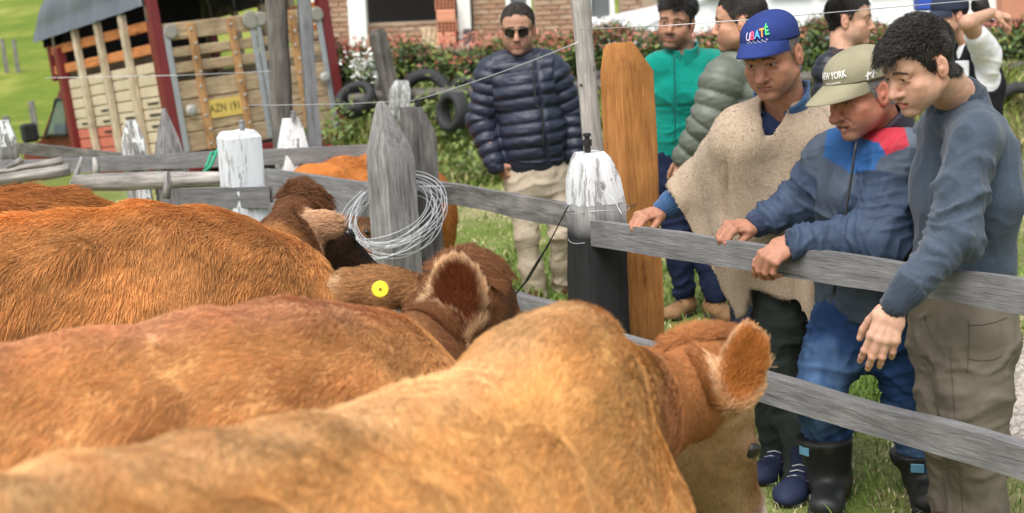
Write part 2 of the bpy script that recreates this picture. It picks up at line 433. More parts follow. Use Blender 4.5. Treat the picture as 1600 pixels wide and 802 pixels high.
# ---------------------------------------------------------------- terrain
def gz(x, y):
    x = np.asarray(x, float); y = np.asarray(y, float)
    bank = .72*sst(y+.25*np.sin(x*1.7)+.15*np.sin(x*4.1+1), 13.3, 14.5)*sst(x, -2.0, -1.2)
    far = np.maximum(y-26, 0)*.105*sst(y, 26, 34)
    left = .10*np.maximum(y-19, 0)*sst(-x, 1.5, 5)*(1-sst(y, 26, 34))*.15
    return bank+far+left+.012*np.sin(x*2.3+y*1.1)*sst(y, 3, 6)
def build_ground():
    xs = np.unique(np.concatenate([np.linspace(-120, -8, 30), np.linspace(-8, 10, 150), np.linspace(10, 120, 30)]))
    ys = np.unique(np.concatenate([np.linspace(-30, 2, 12), np.linspace(2, 12.9, 60), np.linspace(12.9, 15, 60), np.linspace(15, 40, 60), np.linspace(40, 260, 40)]))
    X, Y = np.meshgrid(xs, ys, indexing='ij'); Z = gz(X, Y)
    V = np.stack([X.ravel(), Y.ravel(), Z.ravel()], 1); m = len(ys)
    i, j = np.meshgrid(np.arange(len(xs)-1), np.arange(m-1), indexing='ij'); a = (i*m+j).ravel()
    F = np.stack([a, a+m, a+m+1, a+1], 1)
    mt, n, l, b = nodes_of('ground_mat'); v = texcoord(n, l)
    f1 = ntex(n, l, v, .55, 5, .6); f2 = ntex(n, l, v, 3.5, 6, .7); f3 = ntex(n, l, v, 40, 4, .7)
    green = mix(n, l, f2, (.11, .16, .03), (.20, .24, .065)); straw = mix(n, l, f2, (.30, .26, .135), (.42, .37, .21))
    r = ramp(n, [(.44, (0, 0, 0)), (.60, (1, 1, 1))]); l.new(math_(n, l, 'ADD', math_(n, l, 'MULTIPLY', f1, .75), math_(n, l, 'MULTIPLY', f2, .25)), r.inputs[0])
    s = n.new('ShaderNodeSeparateXYZ'); tc = n.new('ShaderNodeTexCoord'); l.new(tc.outputs['Object'], s.inputs[0])
    mr = n.new('ShaderNodeMapRange'); mr.inputs[1].default_value = 12.6; mr.inputs[2].default_value = 16; mr.inputs[3].default_value = 1; mr.inputs[4].default_value = 0
    l.new(s.outputs[1], mr.inputs[0])
    c = mix(n, l, math_(n, l, 'MULTIPLY', r.outputs[0], mr.outputs[0]), green, straw)
    far = ramp(n, [(.36, (.085, .15, .018)), (.5, (.16, .21, .03)), (.64, (.30, .31, .075))]); l.new(ntex(n, l, texcoord(n, l, (1, .55, 1)), .28, 9, .72), far.inputs[0])
    mr2 = n.new('ShaderNodeMapRange'); mr2.inputs[1].default_value = 16; mr2.inputs[2].default_value = 24; l.new(s.outputs[1], mr2.inputs[0])
    c = mix(n, l, mr2.outputs[0], c, far.outputs[0]); c = mix(n, l, 1.0, c, ramp2(n, l, f3, .6, 1.3), 'MULTIPLY')
    l.new(c, b.inputs['Base Color']); b.inputs['Roughness'].default_value = .95; b.inputs['Specular IOR Level'].default_value = .1
    bump(n, l, b, f3, .8, .03)
    mobj('ground', V, F, mt, kind='structure')
    # gravel yard on the right
    pts = [PZ(1540, 700, 0), PZ(1530, 620, 0), PZ(1548, 560, 0), PZ(1700, 520, 0), PZ(1900, 560, 0), PZ(1900, 760, 0), PZ(1660, 735, 0)]
    c0 = np.mean(pts, 0); V = []; ring = 40
    ang = np.linspace(0, 2*math.pi, ring, endpoint=False); pa = np.array([math.atan2(p[1]-c0[1], p[0]-c0[0]) for p in pts]); pr = np.array([np.linalg.norm((p-c0)[:2]) for p in pts])
    o = np.argsort(pa); pa = pa[o]; pr = pr[o]
    rr = np.interp(ang, np.concatenate([pa-2*math.pi, pa, pa+2*math.pi]), np.tile(pr, 3)); rr = rr*(1+.08*np.sin(ang*9))
    for q in (0, .33, .66, 1):
        for k in range(ring): x, y = c0[0]+q*rr[k]*math.cos(ang[k]), c0[1]+q*rr[k]*math.sin(ang[k]); V.append((x, y, float(gz(x, y))+.006-(.004 if q == 1 else 0)))
    F = [(i*ring+k, i*ring+(k+1) % ring, (i+1)*ring+(k+1) % ring, (i+1)*ring+k) for i in range(3) for k in range(ring)]
    gm = plain('gravel_mat', (.36, .32, .27), .95, .35, 20, .9, 90, dist=.02)
    mobj('gravel_path', V, F, gm, kind='structure', smooth=True)
    # loose stones
    S = MB(); oct_ = [(1, 0, 0), (-1, 0, 0), (0, 1, 0), (0, -1, 0), (0, 0, .7), (0, 0, -.7)]; of = [(0, 2, 4), (2, 1, 4), (1, 3, 4), (3, 0, 4), (2, 0, 5), (1, 2, 5), (3, 1, 5), (0, 3, 5)]
    R = random.Random(3)
    for i in range(2600):
        a = R.random()*6.283; q = math.sqrt(R.random())*1.05; k = int(a/6.2832*ring) % ring
        x, y = c0[0]+q*rr[k]*math.cos(a), c0[1]+q*rr[k]*math.sin(a); s = R.uniform(.006, .017)
        S.add([(x+s*v[0]*R.uniform(.6, 1.3), y+s*v[1]*R.uniform(.6, 1.3), float(gz(x, y))+s*.4+s*v[2]) for v in oct_], of)
    S.build('gravel', plain('stone_mat', (.42, .38, .33), .9, .45, 30, .3), kind='stuff', smooth=False, label='loose grey and tan stones scattered on the bare yard')
build_ground()
# ---------------------------------------------------------------- grass blades
def blades(name, xy, h, w, lean, colr, label, base=None, parent=None):
    n = len(xy); x, y = xy[:, 0], xy[:, 1]; z = gz(x, y) if base is None else base
    a = rng.random(n)*6.283; d = rng.random(n)*6.283
    wx, wy = np.cos(a)*w, np.sin(a)*w; lx, ly = np.cos(d)*lean*h, np.sin(d)*lean*h
    V = np.zeros((n, 5, 3)); 
    V[:, 0] = np.stack([x-wx, y-wy, z-.01], 1); V[:, 1] = np.stack([x+wx, y+wy, z-.01], 1)
    V[:, 2] = np.stack([x+wx*.8+lx*.4, y+wy*.8+ly*.4, z+h*.6], 1); V[:, 3] = np.stack([x-wx*.8+lx*.4, y-wy*.8+ly*.4, z+h*.6], 1)
    V[:, 4] = np.stack([x+lx, y+ly, z+h*np.sqrt(np.clip(1-.5*lean**2, .1, 1))], 1)
    b = np.arange(n)*5
    T = np.concatenate([np.stack([b, b+1, b+2], 1), np.stack([b, b+2, b+3], 1), np.stack([b+3, b+2, b+4], 1)])
    c = np.repeat(colr, 5, 0)
    m = plain('blade_mat', (1, 1, 1), .7, .1, 3, 0, attr=True, spec=.25)
    return mobj(name, V.reshape(-1, 3), T, m, col=c, smooth=False, kind='stuff', label=label, parent=parent)
def grass():
    # near pasture: density falls with distance
    n = 120000
    y = 3.4*(13.5/3.4)**rng.random(n); x = (rng.random(n)*1.25-.38)*y*.75
    g = fbm(np.stack([x*.9, y*.9, x*0], 1), 3, 5)
    pc0 = PZ(1700, 620, 0)
    keep = (rng.random(n) < .35+.65*sst(g, -.35, .3)) & ~(((x-pc0[0])**2/.5+(y-pc0[1])**2/.8) < 1) & ~((y < 6) & (x < -.5))
    x, y, g = x[keep], y[keep], g[keep]; n = len(x)
    dry = (rng.random(n) < .62-.5*sst(g, -.3, .3))
    c = np.where(dry[:, None], A(.48, .42, .25), A(.15, .235, .045))*(.6+.8*rng.random(n))[:, None]
    blades('grass', np.stack([x, y], 1), (.018+.05*rng.random(n)**2*(1+2*sst(g, .1, .5)))*(1-.4*dry), .0016+.0003*y, .4+.7*rng.random(n), c, 'short patchy green and dry grass of the yard')
    # bank
    n = 42000
    x = -2.1+rng.random(n)*9.5; y = 13.1+rng.random(n)*2.2
    g = fbm(np.stack([x*1.2, y*1.2, x*0], 1), 3, 9)
    k = rng.random(n) < .5+.5*sst(g, -.4, .1); x, y, g = x[k], y[k], g[k]; n = len(x)
    dry = rng.random(n) < .25+.2*(g < 0)
    c = np.where(dry[:, None], A(.36, .30, .15), A(.155, .215, .038))*(.55+.9*rng.random(n))[:, None]
    blades('bank_grass', np.stack([x, y], 1), .06+.16*rng.random(n), .006+.003*rng.random(n), .5+.7*rng.random(n), c, 'long shaggy grass growing down the bank')
grass()
# ---------------------------------------------------------------- posts and rails
WG = lambda: wood('grey_wood', (.12, .116, .112), (.35, .34, .33), 2, g=2.0)
WGX = lambda: wood('grey_rail', (.145, .143, .143), (.222, .219, .219), 0, g=2.3)
WDX = lambda: wood('dark_rail', (.05, .046, .042), (.20, .185, .17), 0)
WDZ = lambda: wood('dark_post_wood', (.045, .042, .04), (.19, .175, .16), 2)
def timber(name, c, secs, rot=0, tilt=(0, 0), mat=None, m=6, amp=.004, seed=0, parent=None, rd=.18, round_=False, fr=(40, 40, 4), **k):
    """post: secs = [(z, half width x, half width y, shift x, shift y)], rounded-square section, rough surface"""
    V = []; F = []; per = m*4
    S = []
    for i in range(len(secs)-1):
        a, b = np.array(secs[i]), np.array(secs[i+1]); q = max(1, int(abs(b[0]-a[0])/.05))
        for t in range(q): S.append(a+(b-a)*t/q)
    S.append(np.array(secs[-1]))
    base = []
    for kk in range(per):
        a = 2*math.pi*kk/per
        if round_: base.append((math.cos(a), math.sin(a)))
        else:
            e = 2/(2/rd if rd > 0 else 40); cx, cy = math.cos(a+math.pi/4), math.sin(a+math.pi/4)
            mx = max(abs(cx), abs(cy)); px, py = cx/mx, cy/mx
            L = 1-rd; ux, uy = max(-L, min(L, px)), max(-L, min(L, py)); dx, dy = px-ux, py-uy; dl = math.hypot(dx, dy)
            if dl > 1e-6 and (abs(px) > L and abs(py) > L): px, py = ux+dx/dl*rd, uy+dy/dl*rd
            base.append((px, py))
    base = np.array(base)
    for s in S:
        V.append(np.stack([base[:, 0]*s[1]+s[3], base[:, 1]*s[2]+s[4], np.full(per, s[0])], 1))
    nS = len(S); V = np.concatenate(V)
    for i in range(nS-1):
        for kk in range(per): F.append((i*per+kk, i*per+(kk+1) % per, (i+1)*per+(kk+1) % per, (i+1)*per+kk))
    F.append(tuple(range(per))[::-1]); F.append(tuple((nS-1)*per+kk for kk in range(per)))
    nn = fbm(V*np.array(fr)+seed*3.7, 3, seed)
    ax = np.stack([V[:, 0], V[:, 1], V[:, 2]*0], 1); ax /= np.linalg.norm(ax, axis=1)[:, None]+1e-9
    V = V+ax*(nn*amp)[:, None]
    V[-per:, 2] += noise(V[-per:]*40, seed+1)*.006
    M = Matrix.Translation(tuple(map(float, c))) @ Matrix.Rotation(tilt[0], 4, 'Y') @ Matrix.Rotation(tilt[1], 4, 'X') @ Matrix.Rotation(rot, 4, 'Z')
    o = mobj(name, V, F, mat, parent, smooth=True, mw=M, **k)
    if not round_: o.data.set_sharp_from_angle(angle=.42)
    return o
def rail(name, a, b, h, t, mat, seed=0, amp=.004, parent=None, sag=0, round_=False, **k):
    """board or pole from a to b (centre line); h tall, t thick"""
    a = np.asarray(a, float); b = np.asarray(b, float); L = np.linalg.norm(b-a); n = max(8, int(L/.06)); V = []; F = []
    pr = [(-1, -1), (-.4, -1), (.4, -1), (1, -1), (1, -.5), (1, 0), (1, .5), (1, 1), (.4, 1), (-.4, 1), (-1, 1), (-1, .5), (-1, 0), (-1, -.5)]
    if round_: pr = [(math.cos(q*2*math.pi/14-2.4), math.sin(q*2*math.pi/14-2.4)) for q in range(14)]
    pr = np.array(pr)*[t/2, h/2]; p = len(pr)
    for i in range(n+1):
        x = L*i/n-L/2
        V.append(np.stack([np.full(p, x), pr[:, 0], pr[:, 1]-sag*(1-(2*i/n-1)**2)], 1))
    V = np.concatenate(V)
    V[:, 2] += amp*fbm(np.stack([V[:, 0]*3, np.sign(V[:, 2])*3, V[:, 0]*0+seed], 1), 2, seed)+amp*.35*noise(V*[25, 60, 60], seed+3)
    V[:, 1] += amp*.5*noise(V*[9, 30, 50], seed+5)
    for i in range(n):
        for q in range(p): F.append((i*p+q, (i+1)*p+q, (i+1)*p+(q+1) % p, i*p+(q+1) % p))
    F.append(tuple(range(p))); F.append(tuple(n*p+q for q in range(p))[::-1])
    x = nz(b-a); z = A(0, 0, 1); z = nz(z-x*np.dot(x, z)); y = np.cross(z, x)
    return mobj(name, V, F, mat, parent, smooth=round_, mw=mat4(np.stack([x, y, z], 1), (a+b)/2), **k)
def bolt(c, h, r, parent, mat, name='insulator'):
    MB().lathe(c, (0, 0, 1), [(r*.7, -.01), (r*.7, h*.25), (r, h*.3), (r, h*.62), (r*.55, h*.66), (r*.55, h*.8), (r*.9, h*.83), (r*.9, h*.95), (r*.6, h)], 12).build(name, mat, parent, smooth=False)
steel = plain('galvanised', (.36, .37, .38), .45, .3, 20, .2, 80, metal=.7)
blackp = plain('black_plastic', (.02, .02, .022), .5, .3)
wire_m = plain('wire_steel', (.50, .51, .52), .4, .2, 30, 0, metal=.6)
dwire = plain('wire_rusty', (.10, .085, .075), .7, .3, 30, 0, metal=.3)
def wires(name, pts, r, mat, label, cat='wire', group=None, n=6, sag=0.0, parent=None):
    Q = []
    for i in range(len(pts)-1):
        a, b = np.asarray(pts[i], float), np.asarray(pts[i+1], float)
        for t in np.linspace(0, 1, 14, endpoint=(i == len(pts)-2)): Q.append(a+(b-a)*t-A(0, 0, sag*4*t*(1-t)))
    return MB().tube(Q, r, n).build(name, mat, parent, smooth=True, label=label, cat=cat, group=group)
FY = lambda px: 5.32/(1+1.42*(px-800)/FPX)            # the pen fence: distance at a photo column
def fence():
    # the corral: every post and rail of it is nailed together into fences; each fence is a thing, its posts and rails its parts
    g = 'timber fences of the cattle pen'
    fr = empty('corral_fence', PZ(1250, 700, 0)*0+A(.85, 4.1, 0), 'grey two-rail plank fence the three men lean on, ending at the white-topped post', 'fence', g)
    d1 = nz(A(.575, -.818, 0))
    def along(px, py, off=0):
        d = FY(px); p = P(px, py, d); return p+A(-.818, -.575, 0)*off
    a = along(946, 363, .05); b = along(1600, 455, .05); b = b+(b-a)*.35
    rail('rail', a, b, .088, .032, WGX(), 1, parent=fr)
    a = along(972, 534, .05); b = along(1600, 708, .05); b = b+(b-a)*.35
    rail('rail', a, b, .085, .05, WGX(), 2, parent=fr)
    c = P(934, 300, 4.93); c[2] = 0
    p1 = timber('post', c, [(0, .088, .088, 0, 0), (.86, .085, .084, 0, 0), (.95, .076, .076, -.003, 0), (1.02, .058, .062, -.008, 0), (1.045, .040, .046, -.012, 0)], .42, (-.012, 0),
        wood('white_top_post', (.28, .275, .27), (.48, .47, .46), 2, paint=((.68, .69, .70), .14), pz=.83, stain=(.018, .018, .019)), seed=4, parent=fr, rd=.3, amp=.007,
        label='thick post, peeling white paint on top and black below')
    bolt(P(918, 236, 4.9), .062, .016, p1, blackp)
    W = MB()
    for py in (331, 378):
        z = PZ(930, py, 0)*0+P(930, py, 4.85)
        W.tube([c+A(.0, 0, z[2])+A(math.cos(t)*.108, math.sin(t)*.108, .006*math.sin(3*t)) for t in np.linspace(0, 6.28, 40)[:-1]], .0016, 5, closed=True)
    W.build('wire_band', wire_m, p1, smooth=True)
    # leftwards from the white-topped post to the twin posts
    fl = empty('corral_fence', P(800, 470, 5.6)*[1, 1, 0], 'dark weathered fence span between the coil-hung posts and the white-topped post', 'fence', g)
    a = P(676, 296, 6.3); b = P(897, 338, 4.98); rail('rail', a, b, .088, .035, wood('mid_rail', (.06, .056, .052), (.28, .265, .25), 0), 3, parent=fl)
    a = P(690, 440, 6.3); b = P(950, 517, 4.98); rail('rail', a, b, .085, .05, WGX(), 5, parent=fl)
    c = P(664, 300, 6.28); c[2] = 0; zt = P(655, 166, 6.28)[2]
    p3 = timber('post', c, [(0, .080, .080, 0, 0), (zt-.11, .078, .078, 0, 0), (zt, .045, .06, -.02, 0)], .12, (-.02, 0), wood('grey_wood_dark', (.05, .047, .044), (.18, .172, .164), 2), seed=6, parent=fl, amp=.006, rd=.1)
    bolt(P(653, 168, 6.26), .035, .014, p3, blackp)
    # twin post with the wire coil, wide board to the square white post
    fb = empty('corral_fence', P(520, 420, 6.3)*[1, 1, 0], 'wide grey board between the square white post and the coil-hung pointed post', 'fence', g)
    c = P(617, 300, 6.0); c[2] = 0; z1 = P(617, 238, 6.0)[2]; z2 = P(605, 158, 6.0)[2]
    timber('post', c, [(0, .076, .076, 0, 0), (z1-.04, .074, .074, 0, 0), (z1+.01, .070, .070, -.004, 0), (z2-.01, .014, .018, -.028, 0), (z2, .008, .010, -.028, 0)], .70, (-.012, 0), WG(), seed=8, parent=fb, amp=.004, rd=.05)
    a = P(412, 290, 6.45); b = P(588, 316, 6.1); rail('board', a, b, .15, .035, WGX(), 7, parent=fb, amp=.006)
    a = P(500, 410, 6.35); b = P(590, 430, 6.1); rail('board', P(412, 395, 6.45), b, .12, .035, WGX(), 17, parent=fb)
    c = P(386, 300, 6.45); c[2] = 0; zt = P(385, 204, 6.45)[2]
    p4 = timber('post', c, [(0, .088, .088, 0, 0), (zt-.03, .086, .086, 0, 0), (zt-.004, .07, .07, 0, 0), (zt, .06, .06, 0, 0)], .5, (-.02, 0), wood('white_post', (.28, .28, .28), (.5, .5, .5), 2, paint=((.68, .71, .74), .2)), seed=10, parent=fb, rd=.2, label='square post thickly painted white')
    bolt(P(379, 205, 6.42), .05, .016, p4, steel)
    # left part: round log and lower board
    fc = empty('corral_fence', P(250, 420, 6.5)*[1, 1, 0], 'broken left span of round pole rails tied between leaning stakes', 'fence', g)
    rail('pole_rail', P(118, 287, 6.7), P(357, 279, 6.5), .078, .078, wood('grey_pole', (.12, .11, .10), (.42, .39, .36), 0), 9, .008, fc, round_=True)
    rail('board', P(285, 312, 6.3), P(421, 307, 6.4), .095, .035, WGX(), 10, parent=fc)
    rail('pole_rail', P(-60, 292, 6.8), P(108, 262, 6.9), .06, .06, wood('grey_pole', (.12, .11, .10), (.42, .39, .36), 0), 11, .012, fc, round_=True)
    rail('pole_rail', P(-60, 276, 6.9), P(98, 253, 7.0), .045, .045, wood('grey_pole', (.12, .11, .10), (.42, .39, .36), 0), 12, .012, fc, round_=True)
    T = wood('bark_stake', (.16, .15, .14), (.5, .48, .45), 2)
    for (x, y0, y1, x1, d, r) in ((262, 268, 310, 259, 6.35, .02), (147, 246, 276, 150, 6.9, .02), (128, 245, 290, 112, 6.7, .014), (10, 262, 250, 34, 6.7, .016)):
        p = P(x, y0, d); q = P(x1, y1, d); MB().tube([q, (p+q)/2+A(.005, 0, 0), p], [r, r*.9, r*.5], 8).build('stake', T, fc, smooth=True)
    # far rail of the pen
    fd = empty('corral_fence', P(300, 400, 8.0)*[1, 1, 0], 'far grey rail fence of the pen in front of the truck with paint-worn posts', 'fence', g)
    rail('rail', P(-60, 266, 8.05), P(585, 238, 7.95), .085, .04, WGX(), 13, parent=fd)
    rail('rail', P(30, 232, 9.6), P(200, 250, 8.2), .075, .035, WDX(), 14, parent=fd)
    rail('rail', P(-60, 350, 8.05), P(585, 322, 7.95), .085, .04, WGX(), 15, parent=fd)
    WP = lambda nm, am, pz: wood(nm, (.11, .11, .10), (.42, .41, .39), 2, paint=((.72, .74, .74), am), pz=pz, stain=(.03, .03, .03))
    def post(px, py, d, hw, taper, top, rot, mat, seed, nm='post', lean=-.03, lab=None):
        c = P(px, py+60, d); c[2] = 0; zt = P(px, py, d)[2]
        return timber(nm, c, [(0, hw, hw, 0, 0), (zt-taper, hw*.97, hw*.97, 0, 0), (zt, hw*top, hw*top*1.1, 0, 0)], rot, (lean, 0), mat, seed=seed, parent=fd, amp=.006, rd=.25, label=lab)
    post(218, 188, 8.1, .066, .12, .45, .3, WP('worn_white_a', .0, .5), 21)
    post(270, 168, 8.15, .082, .32, .12, .7, WG(), 22, lab='grey post cut to a tall point')
    p6 = post(466, 184, 8.05, .09, .24, .42, .5, WP('worn_white_b', .2, .4), 23, lab='post with a white painted pyramid top')
    bolt(P(459, 186, 8.0), .045, .018, p6, steel)
    post(18, 188, 9.7, .07, .12, .5, .3, WP('worn_white_c', .05, .78), 24)
    # tall poles standing at the pen
    def pole(name, x0, y0, x1, y1, d, r0, r1, mat, label, seed, round_=True):
        a = P(x1, y1, d); q = P(x0, y0, d); dr = nz(q-a); t = -a[2]/dr[2]; base = a+dr*t; L = np.linalg.norm(q-base)
        tx = math.asin(dr[0]); o = timber(name, base, [(0, r1, r1, 0, 0), (L, r0, r0, 0, 0)], .3, (tx, -math.asin(dr[1])), mat, seed=seed, amp=.006, round_=round_, rd=.2, fr=(20, 20, 3), label=label, cat='post', group='tall poles of the pen')
        return o
    pole('tall_pole', 426, -120, 443, 230, 8.25, .058, .064, wood('pole_bark', (.05, .045, .04), (.20, .185, .165), 2), 'round dark wooden pole in front of the truck tailgate', 31)
    pole('tall_pole', 465, -120, 492, 222, 8.3, .036, .037, wood('pole_grey', (.11, .115, .12), (.27, .28, .29), 2), 'slim square grey pole right of the round pole at the tailgate', 32, False)
    cp = pole('tall_pole', 893, -150, 927, 235, 5.75, .036, .045, wood('pole_pale', (.22, .20, .18), (.50, .47, .43), 2, bs=.4), 'pale barkless pole with knots behind the white-topped post', 33)
    km = wood('knot_wood', (.05, .04, .03), (.2, .17, .14), 2)
    for (x, y, r) in ((924, 108, .017), (925, 172, .012), (912, 10, .008), (920, 132, .009), (908, 133, .006)):
        p = P(x, y, 5.72); MB().lathe(p, (0.1, -1, 0), [(r, -.02), (r, -.008), (r*.7, .004), (r*.25, .0)], 10).build('knot', km, cp, smooth=True)
    # new brown post
    c = P(992, 300, 5.2); c[2] = 0; zt = P(980, 66, 5.2)[2]; zs = P(1000, 112, 5.2)[2]
    timber('brown_post', c, [(0, .076, .070, 0, 0), (zs, .074, .068, 0, 0), (zt-.02, .036, .055, -.026, 0), (zt, .026, .045, -.028, 0)], .55, (-.012, 0), wood('fresh_wood', (.30, .115, .030), (.47, .215, .065), 2, bs=.3, g=1.6), seed=40, rd=.1, amp=.003, label='freshly sawn orange-brown square post beside the white-topped post', cat='post')
    # wires
    gw = 'thin fence wires'
    wires('fence_wire', [P(388, 165, 7.4), P(530, 163, 7), P(653, 157, 6.25)], .0022, wire_m, 'thin wire running from the slim pole to the bolt on the rear twin post', group=gw)
    wires('fence_wire', [P(655, 155, 6.24), P(904, 66, 5.7)], .0024, wire_m, 'thin wire rising across the puffer-jacket man to the pale pole', group=gw, sag=.01)
    wires('fence_wire', [P(904, 46, 5.7), P(1028, 41, 4.85), P(1171, 31, 4.75), P(1330, 17, 4.5), P(1600, -6, 4.1), P(1700, -14, 4.0)], .0017, wire_m, 'thin high wire passing in front of the faces along the fence', group=gw)
    wires('fence_wire', [P(70, 122, 8.6), P(280, 118, 8.5), P(436, 111, 8.2)], .0022, wire_m, 'thin wire across the side of the truck bed to the round pole', group=gw)
    wires('fence_wire', [P(880, 332, 4.86), P(985, 322, 5.1), P(1058, 296, 5.3)], .0016, dwire, 'rusty wire from the white-topped post past the brown post', group=gw)
    wires('fence_wire', [P(940, 298, 4.8), P(958, 310, 4.78), P(972, 336, 4.75)], .0018, wire_m, 'short bent wire end hooked in the white-topped post', group=gw)
    wires('black_strap', [P(888, 322, 4.84), P(858, 380, 5.0), P(843, 405, 5.05), P(822, 440, 5.2), P(797, 470, 5.35)], [.0025]*14+[.004]*14+[.006]*14+[.004]*14, blackp, 'frayed black cord hanging from the white-topped post to the lower rail', 'cord')
    # coil of wire hung round the pointed post
    Q = MB(); R = random.Random(5); cc = P(616, 337, 6.0)
    for k in range(15):
        r = .205*R.uniform(.88, 1.05); off = A(R.uniform(-.035, .025), R.uniform(-.02, .02), R.uniform(-.035, .03)); tl = .78+R.uniform(-.16, .12)
        X = nz(A(1, 0, .17+R.uniform(-.1, .1))); Yv = nz(A(.0, -1, -tl))
        Q.tube([cc+off+X*r*math.cos(t)+Yv*r*math.sin(t)*1.0+A(0, 0, .01*math.sin(2*t+k)) for t in np.linspace(0, 6.283, 45)[:-1]], .0018, 5, closed=True)
    Q.tube([cc+A(.1, 0, .12), cc+A(.2, .02, .115), cc+A(.3, .05, .105)], .002, 5)
    Q.build('wire_coil', plain('coil_wire', (.50, .52, .54), .4, .15, 30, 0, metal=.35), smooth=True, label='loose coil of bright galvanised wire hung round the pointed post', cat='wire coil')
    # green rope scraps
    GR = plain('green_rope', (.02, .32, .18), .7, .3)
    MB().tube([P(322, 262, 6.9), P(330, 240, 7), P(345, 236, 7.1), P(353, 233, 7.1), P(340, 234, 7.0), P(328, 262, 6.9), P(318, 268, 6.9)], .008, 6).build('green_rope', GR, smooth=True, label='scrap of green rope caught beside the square white post', cat='rope')
fence()
# ---------------------------------------------------------------- cattle
hide_m = plain('hide', (1, 1, 1), .8, .12, 30, .3, 200, attr=True, spec=.15)
fur_m = hairmat('fur', .6, .22)
eye_m = plain('eye_dark', (.012, .009, .008), .12, .1, spec=.6, bmp=0)
CAMP = A(0, 0, CAMZ)
def inview(V, m=150):
    q = V-CAMP; z = q@_f; px = 800+FPX*(q@_r)/np.maximum(z, .05); py = 401-FPX*(q@_u)/np.maximum(z, .05)
    return (z > .1) & (px > -m) & (px < 1600+m) & (py > -m) & (py < 802+m)
def cow(label, top, hw, hh, neck, a, n, ears, colf, nh, hl, heading=None, group='brown cows in the pen', h=.012, wither=.07, hrad=.0007, tuft=None, headsc=1.0, drop=.045, ridge=.055, nd=(.12, .11), nw=.075):
    """top: back line from rump to withers; neck: withers -> poll points; a: poll to muzzle; n: forehead normal"""
    top = np.array(top)-A(0, 0, drop); poll = neck[-1]
    neck = [p-A(0, 0, drop*(1-i/(len(neck)-1))) for i, p in enumerate(neck)]
    hd = nz((top[-1]-top[0])*[1, 1, 0]); rt = A(hd[1], -hd[0], 0)
    a = nz(a); n = nz(n-a*np.dot(n, a)); s = np.cross(a, n); Rh = np.stack([s, n, a], 1)
    allp = np.concatenate([top, np.array(neck), [poll+a*.5*headsc]]+[[e[0]] for e in ears])
    lo = allp.min(0)-.36; hi = allp.max(0)+.36; lo[2] = -.02; hi[2] = allp[:, 2].max()+.16
    S = SDF(lo, hi, h)
    m = len(top)
    for i in range(m-1):
        c0 = top[i]-A(0, 0, hh[i]); c1 = top[i+1]-A(0, 0, hh[i+1])
        S.econe(c0, c1, (hw[i], hh[i]*.97), (hw[i+1], hh[i+1]*.97), rt, .06)
        S.cone(top[i]-A(0, 0, ridge), top[i+1]-A(0, 0, ridge), ridge-.004, ridge-.004 if i < m-2 else wither, .065 if ridge < .05 else .08)
    W = top[-1]; H = top[1] if m > 2 else top[0]
    wb = W-hd*.06
    for sg in (-1, 1):                                                       # shoulders, hook bones, ribs
        S.ell(wb+rt*sg*hw[-1]*.66-A(0, 0, .36), (.055, .12, .25), np.stack([rt, hd, A(0, 0, 1)], 1), .09)
        S.ell(wb+rt*sg*hw[-1]*.36-A(0, 0, .12), (.04, .09, .11), np.stack([rt, hd, A(0, 0, 1)], 1), .08)
        S.ell(H+hd*.10+rt*sg*hw[1]*.70-A(0, 0, .075), (.045, .065, .04), np.stack([rt, hd, A(0, 0, 1)], 1), .05)
        for q in range(5): S.chain([wb-hd*(.22+.085*q)+rt*sg*hw[-2]*.75-A(0, 0, .12), wb-hd*(.27+.085*q)+rt*sg*hw[2]*1.0-A(0, 0, .34)], [.018, .018], .06)
        S.chain([wb+rt*sg*hw[-1]*.25-A(0, 0, .05), wb+hd*.05+rt*sg*hw[-1]*.95-A(0, 0, .30), wb+hd*.14+rt*sg*hw[-1]*.98-A(0, 0, .46)], [.03, .03, .05], .05)
        S.ell(H-hd*.08+rt*sg*hw[1]*.6-A(0, 0, .36), (.10, .19, .27), np.stack([rt, hd, A(0, 0, 1)], 1), .09)
        for (base, k0, bend) in ((wb+hd*.03, .5, .01), (H-hd*.16, .55, -.06)):      # legs
            x = base+rt*sg*hw[-1]*.62
            S.chain([x*[1, 1, 0]+A(0, 0, base[2]-.62), x*[1, 1, 0]+hd*bend+A(0, 0, .36), x*[1, 1, 0]+hd*bend*.4+A(0, 0, .10), x*[1, 1, 0]+hd*(bend*.4+.02)+A(0, 0, .02)], [.095, .05, .036, .05], .04)
    S.ell(wb+hd*.16-A(0, 0, .40), (.15, .13, .22), np.stack([rt, hd, A(0, 0, 1)], 1), .09)
    tl = top[0]-hd*.10
    S.chain([top[0]-A(0, 0, .03), tl-A(0, 0, .05), tl-hd*.03-A(0, 0, .35), tl-A(0, 0, .62)], [.05, .032, .02, .03], .03)
    for i in range(len(neck)-1):                                             # neck: deep oval, thinner at the throat
        f0 = i/(len(neck)-1); f1 = (i+1)/(len(neck)-1)
        r0 = (nw+.045*(1-f0), nd[0]+nd[1]*(1-f0)); r1 = (nw+.045*(1-f1), nd[0]+nd[1]*(1-f1))
        d0 = nz(neck[i+1]-neck[i]); dn = nz(A(0, 0, -1)+d0*d0[2]) if abs(d0[2]) < .95 else -hd
        S.econe(neck[i]+dn*(r0[1]-.03)*.9, neck[i+1]+dn*(r1[1]-.03)*.9*(1 if i < len(neck)-2 else .75), r0[::-1], r1[::-1], dn, .04)
    q = headsc; pt = lambda u, v, w: poll+(s*u+n*v+a*w)*q                     # head
    S.ell(pt(0, -.06, .03), A(.085, .085, .10)*q, Rh, .03)
    S.econe(pt(0, -.075, .08), pt(0, -.07, .36), (.092*q, .098*q), (.055*q, .056*q), s, .04)
    S.ell(pt(0, -.072, .395), A(.062, .056, .062)*q, Rh, .03)
